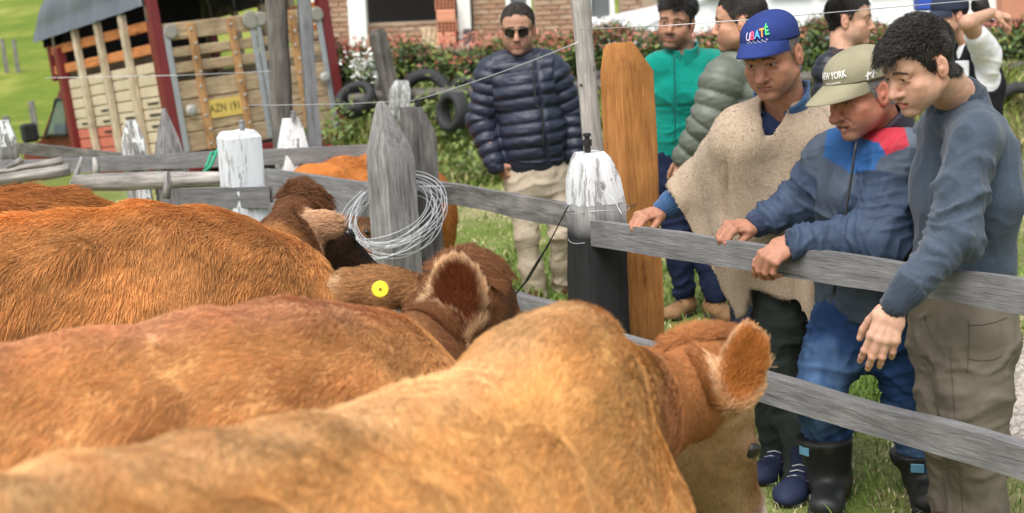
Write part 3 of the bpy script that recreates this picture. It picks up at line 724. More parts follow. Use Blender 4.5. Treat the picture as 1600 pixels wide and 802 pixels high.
    S.cone(pt(0, -.125, .12), pt(0, -.105, .34), .062*q, .035*q, .05); S.ell(pt(0, -.115, .13), A(.078, .095, .12)*q, Rh, .04)
    S.ell(pt(0, .0, -.005), A(.05, .035, .045)*q, Rh, .04)
    for sg in (-1, 1):
        S.ell(pt(sg*.078, -.035, .165), A(.024, .026, .034)*q, Rh, .025)
        S.ell(pt(sg*.04, -.03, .43), A(.012, .012, .016)*q, Rh, .0, 'sub')
    for c, L, hl_, Wd, hw_, base, open_ in ears:
        R = frame(L, Wd); nn = R[:, 2]; nn = nn if np.dot(nn, CAMP-c) > 0 else -nn
        S.ell(c, (hl_, hw_, .02), R, .015); S.cone(base, c-R[:, 0]*hl_*.45, .036, hw_*.7, .035)
        if open_: S.ell(c+nn*.020+R[:, 0]*hl_*.04, (hl_*.80, hw_*.74, .017), R, .012, 'sub')
    V, F = S.mesh(2); N = vnormals(V, F)
    hpos = (V-poll)@Rh/q
    inf = dict(hd=hd, rt=rt, W=W, top=top, poll=poll, neck=neck, R=Rh, ears=ears, hpos=hpos, N=N)
    col = np.clip(colf(V, inf), .004, 1)
    o = mobj('cow', V, F, hide_m, col=col, label=label, cat='cow', group=group)
    for sg in (-1, 1):
        c = pt(sg*.0895, -.028, .160)
        MB().lathe(c, s*sg, [(r_*q, h_*q) for r_, h_ in ((.001, -.012), (.014, -.008), (.019, .0), (.014, .009), (.005, .012))], 14).build('eye', eye_m, o, smooth=True)
    if nh:
        fc = V[F].mean(1); fn = N[F].mean(1); view = CAMP-fc; dd = np.linalg.norm(view, axis=1)
        w = ((fn*view).sum(1)/dd > -.35)*inview(fc)*(fc[:, 2] > .25)/np.clip(dd, 1, 9)**.6
        near_head = np.linalg.norm(fc-poll, axis=1) < .3; w = w*(1+1.2*near_head)
        for sg in (-1, 1): w = w*(np.linalg.norm(fc-pt(sg*.092, -.033, .165), axis=1) > .027*q)
        f, wt = sample_faces(V, F, nh, w)
        g = lambda X: (X[F[f]]*wt[:, :, None]).sum(1)
        rp = g(V); rn = g(N); rn /= np.linalg.norm(rn, axis=1)[:, None]; rc = g(col); hp = g(hpos)
        sw = np.stack([fbm(rp*2.6+i*9+poll, 2, 3+i) for i in range(3)], 1)*.8
        comb = -hd*1.0+A(0, 0, -.75)+sw*.9
        onhead = (np.linalg.norm(rp-poll, axis=1) < .42)
        bn = np.min([np.linalg.norm(rp-p, axis=1) for p in neck[1:]], axis=0) < .25
        comb[onhead] = a*.8+sw[onhead]*.4+A(0, 0, -.2)
        L = hl*(.55+.75*rng.random(nh)); lift = .24+.20*rng.random(nh)
        ear = np.zeros(nh, bool)
        for c, Ld, hl_, Wd, hw_, base, open_ in ears:
            e = (np.linalg.norm((rp-c)/1.0, axis=1) < hl_*1.15); ear |= e
            comb[e] = (nz(Ld)*.8+sw[e]*.4) + (rp[e]-c)*6
        L[onhead] *= .55; lift[onhead] *= .8; L[ear] = .017*(.5+rng.random(ear.sum())); lift[ear] = .6
        if tuft is not None:
            tf = np.linalg.norm(rp-tuft, axis=1) < .085; L[tf] = .034*(.5+.8*rng.random(tf.sum())); lift[tf] = .7
        clump = fbm(rp*28, 2, 8); fine = fbm(rp*[9, 9, 14], 3, 12)
        L = L*(1+.5*clump); lift = np.clip(lift*(1+.5*fbm(rp*16, 2, 4)), .08, .95)
        c3 = rc*(1+.15*clump+.32*rng.standard_normal(nh)*.5+.2*fine)[:, None]
        c3 = np.clip(c3*A(1.06, 1, .96), .003, 1)
        hair('coat', rp, rn, comb+rng.standard_normal((nh, 3))*.18, L, lift, c3, hrad, o, fur_m, 4, wav=.0015)
    return o
def head_colour(I, V, base, face, muzzle, nosetop=None, rng_=.4):
    return base
def mixc(c, d, t): return c*(1-t[:, None])+np.asarray(d)*t[:, None]
def topdist(V, top):
    best = np.full(len(V), 9.)
    for i in range(len(top)-1):
        ab = top[i+1]-top[i]; t = np.clip((V-top[i])@ab/(ab@ab), 0, 1); best = np.minimum(best, np.linalg.norm(V-top[i]-t[:, None]*ab, axis=1))
    return best
def coat(base, dark, ridge, ridge_amt, neckc, headc, muz, earin, earrim, seed, facec=None, backear=None, streak=.5):
    def f(V, I):
        g = fbm(V*2.6, 3, seed); g2 = fbm(V*[7, 7, 10], 3, seed+5)
        c = np.tile(base, (len(V), 1)); c = mixc(c, dark, sst(g+.4*g2, -.05, .75)*.6)
        td = topdist(V, I['top']); c = mixc(c, ridge, ridge_amt*(1-sst(td+.02*g2, .015, .10)))
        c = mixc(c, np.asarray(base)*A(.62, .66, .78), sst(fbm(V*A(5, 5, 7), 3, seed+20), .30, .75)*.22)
        bd, arc, sg = polyparam(V, np.array(I['neck']))
        total = sum(np.linalg.norm(np.array(I['neck'])[i+1]-np.array(I['neck'])[i]) for i in range(len(I['neck'])-1))
        nt = sst(arc/total+.10*g2, .12, .40); c = mixc(c, neckc, nt*(bd < .36))
        hp = I['hpos']; hin = (np.abs(hp[:, 0]) < .22)*(hp[:, 1] > -.45)*(hp[:, 1] < .12)
        ht = sst(hp[:, 2]+.05*g2-.35*np.clip(-hp[:, 1]-.14, 0, .4), -.02, .10)*hin*(arc > .42*total)*(bd < .65)*(hp[:, 2] < .55)
        fa = I['poll']+I['R']@A(0, -.10, .07); fb = I['poll']+I['R']@A(0, -.08, .45); fd = topdist(V, np.array([fa, fb])); ht = np.maximum(ht, 1-sst(fd+.03*g2, .17, .24)); ht = ht*sst(hp[:, 2]+.03*g2, .02, .10)
        c = mixc(c, headc, ht)
        if facec is not None: c = mixc(c, facec, ht*sst(hp[:, 1], -.07, -.02)*sst(hp[:, 2], .05, .2))
        c = mixc(c, muz, ht*sst(hp[:, 2], .36, .41)); 
        c = mixc(c, (.03, .025, .024), ht*sst(hp[:, 2], .415, .44)*sst(hp[:, 1], -.09, -.06))
        ed = np.linalg.norm((hp-A(0, -.035, .165))/A(.10, .05, .05), axis=1)
        c = mixc(c, np.asarray(headc)*.35, ht*(np.abs(hp[:, 0]) > .06)*(1-sst(ed, .6, 1.1))*.7)
        for q, (cc, L, hl_, Wd, hw_, base_, open_) in enumerate(I['ears']):
            R = frame(L, Wd); p = (V-cc)@R; p = p/A(hl_, hw_, .03); r = np.sqrt(p[:, 0]**2+p[:, 1]**2); z = np.abs(p[:, 2])
            m = (r < 1.12)*(z < 1.4); nn = R[:, 2]; sgn = 1 if np.dot(nn, CAMP-cc) > 0 else -1
            front = (I['N']@nn)*sgn > -.1
            rim = earrim if open_ else (backear if backear is not None else earrim)
            c = mixc(c, rim, m*1.0)
            if not open_: c = mixc(c, earrim, m*sst(p[:, 0]+.15*g2, .45, .9)*.8)
            if open_: c = mixc(c, earin, m*front*(1-sst(r+.10*g2, .80, 1.0)))
        return c*(1+.12*g2)[:, None]
    return f
def cows():
    # nearest: pale tan cow, rump at the lower left, head lowered at the right
    top = [P(-60, 712, 1.30), P(90, 690, 1.44), P(320, 655, 1.62), P(470, 632, 1.76), P(640, 588, 1.93), P(770, 545, 2.06), P(838, 498, 2.14), P(885, 468, 2.2)]
    hw = [.20, .24, .275, .275, .255, .215, .175, .125]; hh = [.28, .31, .33, .34, .34, .34, .35, .37]
    neck = [P(905, 500, 2.24), P(1000, 560, 2.55), P(1080, 566, 2.72), P(1138, 556, 2.88)]
    ears = [(P(1159, 574, 2.66), A(.24, -.10, .97), .088, A(.96, .16, -.24), .050, P(1142, 612, 2.82), True),
            (P(1115, 560, 3.12), A(-.5, .8, .2), .075, A(.2, .3, .9), .05, P(1130, 575, 3.02), False)]
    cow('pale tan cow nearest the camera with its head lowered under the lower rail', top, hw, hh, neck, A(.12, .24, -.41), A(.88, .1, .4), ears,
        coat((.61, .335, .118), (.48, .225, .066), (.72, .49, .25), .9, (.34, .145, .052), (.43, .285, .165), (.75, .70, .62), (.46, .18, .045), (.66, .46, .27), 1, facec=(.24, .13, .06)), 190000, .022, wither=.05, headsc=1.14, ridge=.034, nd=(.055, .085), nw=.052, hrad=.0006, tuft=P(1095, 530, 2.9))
    # second: brown cow with the yellow ear tag
    top = [P(-120, 545, 1.98), P(0, 528, 2.1), P(120, 508, 2.18), P(300, 474, 2.3), P(430, 458, 2.42), P(520, 468, 2.52), P(575, 498, 2.6)]
    hw = [.20, .25, .27, .27, .25, .215, .18]; hh = [.29, .32, .33, .34, .33, .34, .34]
    neck = [P(590, 520, 2.66), P(640, 512, 2.88), P(694, 464, 3.05), P(738, 424, 3.17)]
    ears = [(P(715, 463, 2.98), A(.06, -.05, 1), .092, A(.97, -.25, -.1), .062, P(738, 470, 3.10), True),
            (P(582, 447, 3.08), A(-1, -.1, .16), .100, A(.14, .25, .95), .044, P(700, 462, 3.14), False)]
    b = cow('mid-brown cow with a round yellow ear tag, turned away towards the fence', top, hw, hh, neck, A(.42, .62, -.62), A(.5, .3, .72), ears,
        coat((.58, .30, .112), (.42, .18, .056), (.60, .32, .19), .7, (.19, .085, .036), (.10, .052, .027), (.5, .42, .33), (.13, .038, .012), (.62, .44, .26), 11, facec=(.34, .15, .06), backear=(.40, .22, .095)), 140000, .022, hrad=.0006, tuft=P(738, 408, 3.15))
    tp = P(594, 452, 2.99); MB().lathe(tp, nz(CAMP-tp+A(.1, 0, .1)), [(.0165, -.004), (.018, -.002), (.018, .002), (.0165, .004), (.005, .0045)], 24).build('ear_tag', plain('yellow_tag', (.85, .68, .03), .45, .06), b)
    MB().lathe(tp, nz(CAMP-tp+A(.1, 0, .1)), [(.003, .002), (.003, .0068), (.001, .007)], 10).build('tag_stud', plain('tag_stud', (.12, .09, .02), .5), b)
    # third: orange-brown cow
    top = [P(-90, 345, 3.5), P(0, 330, 3.62), P(110, 320, 3.72), P(215, 308, 3.8), P(310, 318, 3.9), P(375, 346, 4.0), P(412, 380, 4.08)]
    hw = [.22, .26, .28, .28, .27, .24, .20]; hh = [.30, .33, .35, .36, .36, .36, .34]
    neck = [P(418, 380, 4.14), P(440, 345, 4.35), P(474, 312, 4.6)]
    ears = [(P(494, 354, 4.42), A(1, -.2, .12), .092, A(-.1, -.3, 1), .058, P(462, 350, 4.54), False)]
    cow('orange-brown shaggy cow with a dark brown head beside the wide board', top, hw, hh, neck, A(.26, .22, -.30), A(.5, .55, .6), ears,
        coat((.50, .235, .078), (.34, .14, .04), (.58, .22, .05), .8, (.15, .065, .026), (.050, .026, .016), (.03, .022, .02), (.30, .16, .09), (.42, .26, .15), 21, facec=(.012, .009, .008), backear=(.56, .36, .22)), 120000, .034, hrad=.0009, tuft=P(478, 300, 4.58))
    # fourth: only its back shows at the left edge
    top = [P(128, 306, 4.55), P(100, 292, 4.5), P(30, 287, 4.42), P(-80, 290, 4.3), P(-170, 292, 4.2)]
    cow('reddish cow at the left edge with only the ridge of its back showing', top, [.20, .25, .27, .25, .2], [.3, .33, .34, .34, .34], [P(-185, 305, 4.18), P(-240, 290, 4.0), P(-290, 270, 3.9)], A(-.5, -.2, -.6), A(-.5, -.3, .6), [],
        coat((.36, .14, .035), (.24, .08, .02), (.28, .09, .022), .6, (.2, .08, .03), (.1, .05, .03), (.5, .4, .3), (.2, .1, .05), (.3, .2, .1), 31), 22000, .045, hrad=.001, h=.016)
    # fifth: beyond the wide board
    top = [P(655, 246, 8.3), P(625, 240, 8.05), P(580, 237, 7.6), P(535, 240, 7.3), P(495, 254, 7.05)]
    cow('bright orange cow behind the wide board near the coil of wire', top, [.2, .25, .27, .25, .2], [.3, .33, .34, .34, .34], [P(484, 270, 7.0), P(500, 300, 6.9), P(520, 335, 6.8)], A(.4, -.1, -.7), A(-.3, -.5, .4), [],
        coat((.52, .19, .042), (.40, .13, .03), (.40, .13, .03), .4, (.3, .12, .04), (.2, .1, .05), (.5, .4, .3), (.2, .1, .05), (.3, .2, .1), 41), 14000, .03, hrad=.0012, h=.016)
cows()
# ---------------------------------------------------------------- people: builders
skin_m = plain('skin', (1, 1, 1), .55, .16, 70, .35, 260, attr=True, spec=.32, dist=.002)
hairm = hairmat('hair_strands', .42, .45)
_b = skin_m.node_tree.nodes['Principled BSDF']; _b.inputs['Subsurface Weight'].default_value = .06; _b.inputs['Subsurface Radius'].default_value = (1, .35, .2); _b.inputs['Subsurface Scale'].default_value = .006
def fdir(yaw, pitch=0):
    y, p = math.radians(yaw), math.radians(pitch)
    return A(-math.sin(y)*math.cos(p), -math.cos(y)*math.cos(p), -math.sin(p))
def headframe(yaw, pitch=0, roll=0):
    f = fdir(yaw, pitch); u = nz(A(0, 0, 1)-f*f[2]); r = np.cross(f, u); q = math.radians(roll)
    u2 = u*math.cos(q)+r*math.sin(q); r2 = np.cross(f, u2)
    return np.stack([r2, f, u2], 1)
class Head: pass
def make_head(eye, yaw, pitch, roll, sc, skin, neckbase, brow=(.03, .022, .018), stub=None, stubamt=0, lip=(.42, .16, .12), cheek=(.5, .2, .13), wide=1.0, nose=1.0, jaw=1.0, h=.0027, lid=1.0, age=0.0, full=1.0, mouth_open=0.0, neck_r=.056, iris=(.02, .012, .008), scalp=None, hairz=None, ear=1.0):
    """returns a Head with mesh in world space; canonical frame x right, y forward, z up, eyes at z 0"""
    H = Head(); R = headframe(yaw, pitch, roll); H.R = R; H.s = sc
    H.o = np.asarray(eye, float)-R@A(0, .088, 0)*sc
    nb = (R.T@(np.asarray(neckbase, float)-H.o))/sc
    lo = np.minimum(A(-.105, -.13, -.135), nb-.07); hi = np.maximum(A(.105, .135, .14), nb+.07)
    S = SDF(lo, hi, h/sc)
    w = wide
    S.ell((0, -.012, .036), (.0755*w, .100, .083), k=0)
    S.ell((0, .045, .028), (.062*w, .045, .055), k=.03)
    S.ell((0, .030, -.035), (.061*w, .060, .072), k=.025)
    S.ell((0, .028, -.070), (.050*w*jaw, .052, .044), k=.02)
    for sg in (-1, 1):
        S.cone((sg*.053*w*jaw, -.004, -.062), (sg*.016, .072, -.106), .015, .014, .022)
        S.ell((sg*.046*w, .060, -.032), (.019, .018, .016), k=.022)
        S.cone((sg*.012, .092, .017), (sg*.047*w, .074, .017), .0085, .008, .014)
        S.ell((sg*.032, .1015, -.003), (.0155, .0148, .0115), k=.012, op='sub')
        S.ell((sg*.032, .0775, -.002), (.0135, .0135, .0125), k=.004)
        S.cone((sg*.019, .0885, .0055), (sg*.044, .0815, .0045), .0036, .0034, .005)
        S.cone((sg*.020, .087, -.0105), (sg*.043, .0815, -.0085), .003, .003, .006)
        S.ell((sg*.0125*nose, .100, -.043), (.0075*nose, .0095, .0075), k=.007)
        S.ell((sg*.028, .066, -.062), (.020*full, .022, .030), k=.025); S.ell((sg*.042, .035, -.055), (.018*full, .030, .030), k=.025)
        if age:
            S.cone((sg*.019, .099, -.042), (sg*.033, .085, -.070), .0022*age, .0022*age, .007, 'sub')
            S.cone((sg*.022, .092, -.019), (sg*.043, .082, -.022), .0018*age, .0016*age, .006, 'sub')
    S.chain([(0, .088, .010), (0, .100, -.018), (0, .113+.006*(nose-1)*5, -.040)], [.0085, .0085*nose, .0118*nose], .012)
    S.ell((0, .106, -.047), (.0065, .008, .005), k=.006)
    S.ell((0, .083, -.104), (.018*jaw, .013, .013), k=.02)
    mo = mouth_open
    S.ell((0, .083, -.070), (.028, .016, .016), k=.015)
    S.chain([(-.023, .0875, -.0705), (-.008, .0965, -.0665), (0, .0965, -.0675), (.008, .0965, -.0665), (.023, .0875, -.0705)], [.0025, .0042, .0040, .0042, .0025], .005)
    S.chain([(-.021, .0875, -.0725-mo*.5), (0, .095, -.0785-mo), (.021, .0875, -.0725-mo*.5)], [.0025, .0058, .0025], .005)
    S.chain([(-.023, .0935, -.0712-mo*.3), (0, .1035, -.0716-mo*.5), (.023, .0935, -.0712-mo*.3)], [.0016, .0018+mo*.7, .0016], .003, 'sub')
    for sg in (-1, 1):
        S.ell((sg*.0045, .110, -.0495), (.0022, .004, .0025), k=.003, op='sub')
        Re = frame(A(0, -.18, 1), A(sg*.30, -1, 0)); ce = A(sg*.0765*w, -.012, -.014)
        S.ell(ce, A(.0335, .0185, .0075)*ear, Re, k=.006)
        S.ell(ce+A(sg*.0065, .003, .003), A(.022, .0105, .0055)*ear, Re, k=.004, op='sub')
        S.ell(ce+A(sg*.002, .006, -.004), A(.010, .006, .006), Re, k=.004)
    S.econe((0, -.030, -.050), nb, (neck_r, neck_r*1.0), (neck_r*1.12, neck_r*1.1), (1, 0, 0), .03)
    V, F = S.mesh(1); N = vnormals(V, F); H.C = V
    x, y, z = V.T; ax = np.abs(x)
    g = fbm(V*60, 3, 2); g1 = fbm(V*22, 2, 7)
    skin = np.asarray(skin, float); c = np.tile(skin, (len(V), 1))*(1+.11*g1+.09*g)[:, None]; c = c*(1+A(.05, -.03, -.04)*fbm(V*35, 2, 31)[:, None])
    ck = np.exp(-(((ax-.042)/.022)**2+((y-.07)/.03)**2+((z+.035)/.022)**2)); c = mixc(c, cheek, .34*ck)
    nsm = np.exp(-((x/.016)**2+((z+.042)/.016)**2))*(y > .09); c = mixc(c, cheek, .38*nsm)
    em = (ax > .066*w)*(y < .02)*(y > -.05)*(z > -.06)*(z < .035); c = mixc(c, np.asarray(cheek)*.9+np.asarray(skin)*.1, .45*em)
    if stubamt:
        sb = sst(-z-.4*ax+.15*(y-.06), .028, .05)*(y > -.015)*(z > -.128); sb = np.maximum(sb, np.exp(-((ax-.012)/.02)**2-((z+.057)/.007)**2)*(y > .07))
        sb = sb*(1-np.exp(-((x/.026)**2+((z+.074)/.008)**2)*1.2)*(y > .07)); c = mixc(c, stub, np.clip(stubamt*sb*(1+.35*g), 0, 1))
    zc = -.0725-mo*.5+.0*x; lm = ((ax/.0255)**2+((z-zc)/np.where(z > zc, .0075, .0105+mo*.5))**2 < 1)*(y > .078); c = mixc(c, lip, .75*lm)
    gm = (ax < .023)*(np.abs(z+.0715+mo*.5) < .0016+mo*.45)*(y > .07)*(y < .097); c = mixc(c, np.asarray(lip)*.16, .85*gm)
    bz = .0195+.10*(ax-.012)*(ax < .03)+(ax > .03)*(.0018-.35*(ax-.03)); bw = .0048-.05*np.maximum(ax-.03, 0)
    bm = (np.abs(z-bz+.0006*g) < bw)*(ax > .011)*(ax < .05)*(y > .05); c = mixc(c, brow, .85*bm)
    # eyes
    ex = (ax-.0318); ez = z+.0025
    op = (ex/.0125)**2+(ez/np.where(ez > 0, .0046*lid, .0036*(.5+.5*lid)))**2; eo = (op < 1)*(y > .07)
    c = mixc(c, (.34, .30, .27), eo*.9)
    gx = x-np.sign(x)*.0318
    ir = ((gx/.0056)**2+((ez)/.0056)**2 < 1)*eo; c = mixc(c, iris, ir*.95)
    lr = (op >= 1)*(op < 1.9)*(y > .066)*(ez > -.001); c = mixc(c, (.03, .02, .016), .75*lr)
    lr = (op >= 1)*(op < 1.6)*(y > .066)*(ez <= -.001); c = mixc(c, np.asarray(skin)*.45, .5*lr)
    H.hz = hairz
    if hairz is not None and scalp is not None:
        hm = hairmask(V, hairz); c = mixc(c, scalp, hm)
    H.V = V@R.T*sc+H.o; H.F = F; H.N = N@R.T; H.col = np.clip(c, .003, 1)
    return H
def hairmask(V, par):
    """par: list of (y, z) giving the hairline height along the side of the head from nape to forehead; plus bald spot"""
    x, y, z = V.T; yy, zz = np.array(sorted(par['line'])).T
    l = np.interp(y+.03*np.abs(x)*0, yy, zz)-par.get('peak', 0)*0
    m = sst(z-l+.006*fbm(V*45, 2, 3), -.005, .006)
    ear = ((np.abs(x) > .070)*(y < .018)*(y > -.040)*(z < .024)*(z > -.06)); m = m*(1-ear)
    if 'bald' in par:
        c, r, a = par['bald']; m = m*(1-a*(1-sst(np.linalg.norm(V-np.asarray(c), axis=1), r*.6, r)))
    return m
def to_w(H, p): return np.asarray(p, float)@H.R.T*H.s+H.o
def head_hair(H, parent, n, length, lift, colr, comb, rad=.0007, wav=0, curl=0, freq=3, name='hair', npt=5, lenf=None, var=.35, zmax=9):
    C, F = H.C, H.F; m = hairmask(C, H.hz)*(C[:, 2] < zmax); fw = m[F].mean(1); fw = fw*(fw > .3)
    f, wt = sample_faces(C, F, n, fw); q = (C[F[f]]*wt[:, :, None]).sum(1); nn = vnormals(C, F); nr = (nn[F[f]]*wt[:, :, None]).sum(1); nr /= np.linalg.norm(nr, axis=1)[:, None]
    cd_ = comb(q) if callable(comb) else np.tile(np.asarray(comb, float), (n, 1)); cd_ = cd_+rng.standard_normal((n, 3))*.2+.5*np.stack([noise(q*40, i) for i in range(3)], 1)
    L = length*(1-var+2*var*rng.random(n))*(lenf(q) if lenf else 1)
    c = np.asarray(colr)[None, :]*(1+.5*noise(q*70, 5)+.25*rng.standard_normal(n))[:, None] if not callable(colr) else colr(q)
    return hair(name, q@H.R.T*H.s+H.o, nr@H.R.T, cd_@H.R.T, L, lift, np.clip(c, .002, 1), rad, parent, hairm, npt, wav, curl=curl, freq=freq)
def make_hand(wrist, dist, dorsal, side, curls, spread=.10, thumb=(.55, .35, -.30), tcurl=.35, sc=1.0, skin=(.45, .24, .15), h=.0024, arm=None, arm_r=.027, age=0):
    """side +1 right, -1 left; curls = per finger (mcp, pip, dip) in degrees or one triple"""
    X = nz(dist); Z = nz(np.asarray(dorsal, float)-X*np.dot(dorsal, X)); Y = np.cross(Z, X)*side
    loc = lambda p: np.asarray(wrist, float)+(X*p[0]+Y*p[1]+Z*p[2])*sc
    pts = []; ch = []
    B = [(.090, .027, .0), (.094, .007, .003), (.089, -.013, .001), (.080, -.031, -.004)]
    Ls = [(.044, .026, .021), (.048, .030, .022), (.045, .028, .021), (.035, .021, .019)]; rr = [.0096, .0098, .0092, .0082]
    if not isinstance(curls[0], (tuple, list)): curls = [curls]*4
    nails = []
    for i in range(4):
        a = 0; p = A(*B[i]); sp = (1.5-i)*spread*.5; P_ = [p]; R_ = [rr[i]*1.12]
        for j in range(3):
            a += math.radians(curls[i][j]); d = A(math.cos(a)*math.cos(sp), math.sin(sp)*math.cos(a)*1.0, -math.sin(a)); p = p+d*Ls[i][j]*.97; P_.append(p); R_.append(rr[i]*(1.0, .93, .80)[j])
        nd = A(math.sin(a), 0, math.cos(a)); nails.append((P_[-1]-d*.004+nd*R_[-1]*.86, d, nd, R_[-1])); ch.append((P_, R_))
    t0 = A(.022, .026, -.008); td = nz(A(*thumb)); t1 = t0+td*.042; n2 = nz(td+A(.5, -.5, -.1)*tcurl); t2 = t1+n2*.032; n3 = nz(n2+A(.5, -.45, -.1)*tcurl); t3 = t2+n3*.026
    ch.append(([t0, t1, t2, t3], [.0155, .0118, .0112, .0090])); nails.append((t3-n3*.004+nz(A(0, .25, 1)-n3*np.dot(A(0, .25, 1), n3))*.0085, n3, nz(A(0, .25, 1)-n3*np.dot(A(0, .25, 1), n3)), .0098))
    allp = np.array([loc(q) for c, r in ch for q in c]+[np.asarray(wrist, float)]+([np.asarray(arm, float)] if arm is not None else []))
    S = SDF(allp.min(0)-.045, allp.max(0)+.045, h)
    M = np.stack([X, Y, Z], 1)
    S.econe(loc((0, 0, 0)), loc((.035, .002, -.001)), A(.026, .018)*sc, A(.036, .017)*sc, Y, .012)
    S.econe(loc((.035, .002, -.001)), loc((.084, -.002, -.001)), A(.036, .017)*sc, A(.041, .0135)*sc, Y, .012)
    S.ell(loc((.035, .018, -.012)), A(.030, .017, .013)*sc, M, .012); S.ell(loc((.045, -.020, -.011)), A(.034, .014, .012)*sc, M, .012)
    if arm is not None: S.cone(wrist, arm, .024*sc, arm_r, .012)
    for i, (c, r) in enumerate(ch):
        c = [loc(q) for q in c]; r = np.array(r)*sc
        T = SDF(S.o+3*h, S.o+(S.n-4)*h, h) if False else None
        for j in range(len(c)-1): S.cone(c[j], c[j+1], r[j], r[j+1], .0035 if j else .009)
        if i < 4:
            S.ell(loc(A(*B[i])+A(-.002, 0, .006)), A(.009, .0075, .0065)*sc, M, .006)
            mc = loc((.03, B[i][1]*.55, .010)); S.cone(mc, loc(A(*B[i])+A(-.006, 0, .0085)), .0022, .0035, .006)
            S.ell(c[1]+0*c[1], r[1]*1.08, k=.003)
    V, F = S.mesh(1)
    g = fbm(V*70, 3, 5); skin = np.asarray(skin, float); c = np.tile(skin, (len(V), 1))*(1+.10*g)[:, None]
    for i, (cc, r) in enumerate(ch):
        for q in cc[1:]:
            d = np.linalg.norm(V-loc(q), axis=1); c = mixc(c, skin*A(1.02, .78, .72), .5*np.exp(-(d/.013)**2))
    for p, d, nd, r in nails:
        w = loc(p); D = (M@d); Nn = M@nd; S_ = np.cross(D, Nn); q = V-w
        m = ((q@D/.0072)**2+(q@S_/.0058)**2 < 1)*(q@Nn > -.005); c = mixc(c, skin*1.12+A(.10, .09, .08), .7*m)
    return V, F, np.clip(c, .003, 1)
def join(parts):
    V = []; F = []; C = []; n = 0
    for v, f, c in parts: V.append(v); F.append(f+n); C.append(c); n += len(v)
    return np.concatenate(V), np.concatenate(F), np.concatenate(C)
def core(J, skin):
    """the hidden inner body that links head, hands and legs"""
    pts = np.array([p for k, p in J.items() if isinstance(p, np.ndarray) and p.shape == (3,)]); S = SDF(pts.min(0)-.14, pts.max(0)+.14, .02)
    r = J['rt']
    S.econe(J['pel'], J['chest'], (.12, .09), (.12, .08), r, .04); S.econe(J['chest'], J['neck'], (.12, .08), (.05, .05), r, .04)
    for s in 'RL':
        S.chain([J['neck']*.3+J['sh'+s]*.7, J['sh'+s], J['el'+s], J['wr'+s]], [.045, .04, .034, .022], .02)
        if 'hp'+s in J: S.chain([J['hp'+s], J['kn'+s], J['an'+s]], [.07, .045, .033], .02)
    V, F = S.mesh(1); return V, F, np.tile(np.asarray(skin, float), (len(V), 1))
def folds(V, line, at, amp, freq=60, seed=0, slant=2.2):
    """cloth folds across a limb, bunched around the arc lengths in at"""
    d, arc, sg = polyparam(V, line); w = sum(np.exp(-((arc-a)/wd)**2)*k for a, wd, k in at)
    ph = arc*freq+slant*fbm(V*5, 2, seed)+V@A(6, 5, 3)*1.5
    q = (1-np.abs(np.sin(ph)))**1.6
    mk = sst(fbm(V*8.5, 2, seed+11), -.35, .45)
    q2 = (1-np.abs(np.sin(ph*2.1+3*fbm(V*9, 2, seed+7))))**2
    return ((q-.35)*mk+(q2-.3)*.35*(1-mk*.5))*amp*w
def crease(V, sc, amp, seed=0, asp=(1, 1, .7)):
    """sharp random creases of crumpled cloth"""
    p = V*sc*np.array(asp); p = p+.55*np.stack([fbm(p*.8, 2, seed+i) for i in range(3)], 1)
    n = noise(p, seed+5); m = noise(p*2.1+4, seed+6)
    return amp*((1-np.abs(n))**5-.28+.45*((1-np.abs(m))**5-.28))
def garment(name, S, parent, mat, colf, disp=None, relax=2, clip=None, label=None, post=0, csm=1):
    V, F = S.mesh(relax)
    N = vnormals(V, F)
    if disp is not None: V = V+N*disp(V, N)[:, None]
    for _ in range(post): V = smooth_v(V, F, .5)
    c = colf(V) if callable(colf) else np.tile(np.asarray(colf, float), (len(V), 1))
    if callable(colf):
        for _ in range(csm): c = smooth_v(c, F, .6)
    return mobj(name, V, F, mat, parent, col=np.clip(c, .002, 1), label=label), V, F
def fabric(name, weave=700, rough=.85, bmp=.25, var=.12, sheen=.0, sc=14, spec=.2):
    if name in MATS: return MATS[name]
    m = plain(name, (1, 1, 1), rough, var, sc, bmp, weave, attr=True, spec=spec, dist=.0025)
    b = m.node_tree.nodes['Principled BSDF']
    if sheen: b.inputs['Sheen Weight'].default_value = sheen; b.inputs['Sheen Roughness'].default_value = .5
    return m
def puff(V, line, period, amp, seed=0, side=None, pw=.55):
    d, arc, sg = polyparam(V, line); q = (arc+.006*fbm(V*5, 2, seed))/period
    s = np.abs(np.sin(math.pi*q))**pw
    return amp*(s-.72)+.0035*fbm(V*A(24, 24, 60), 3, seed+4)*s
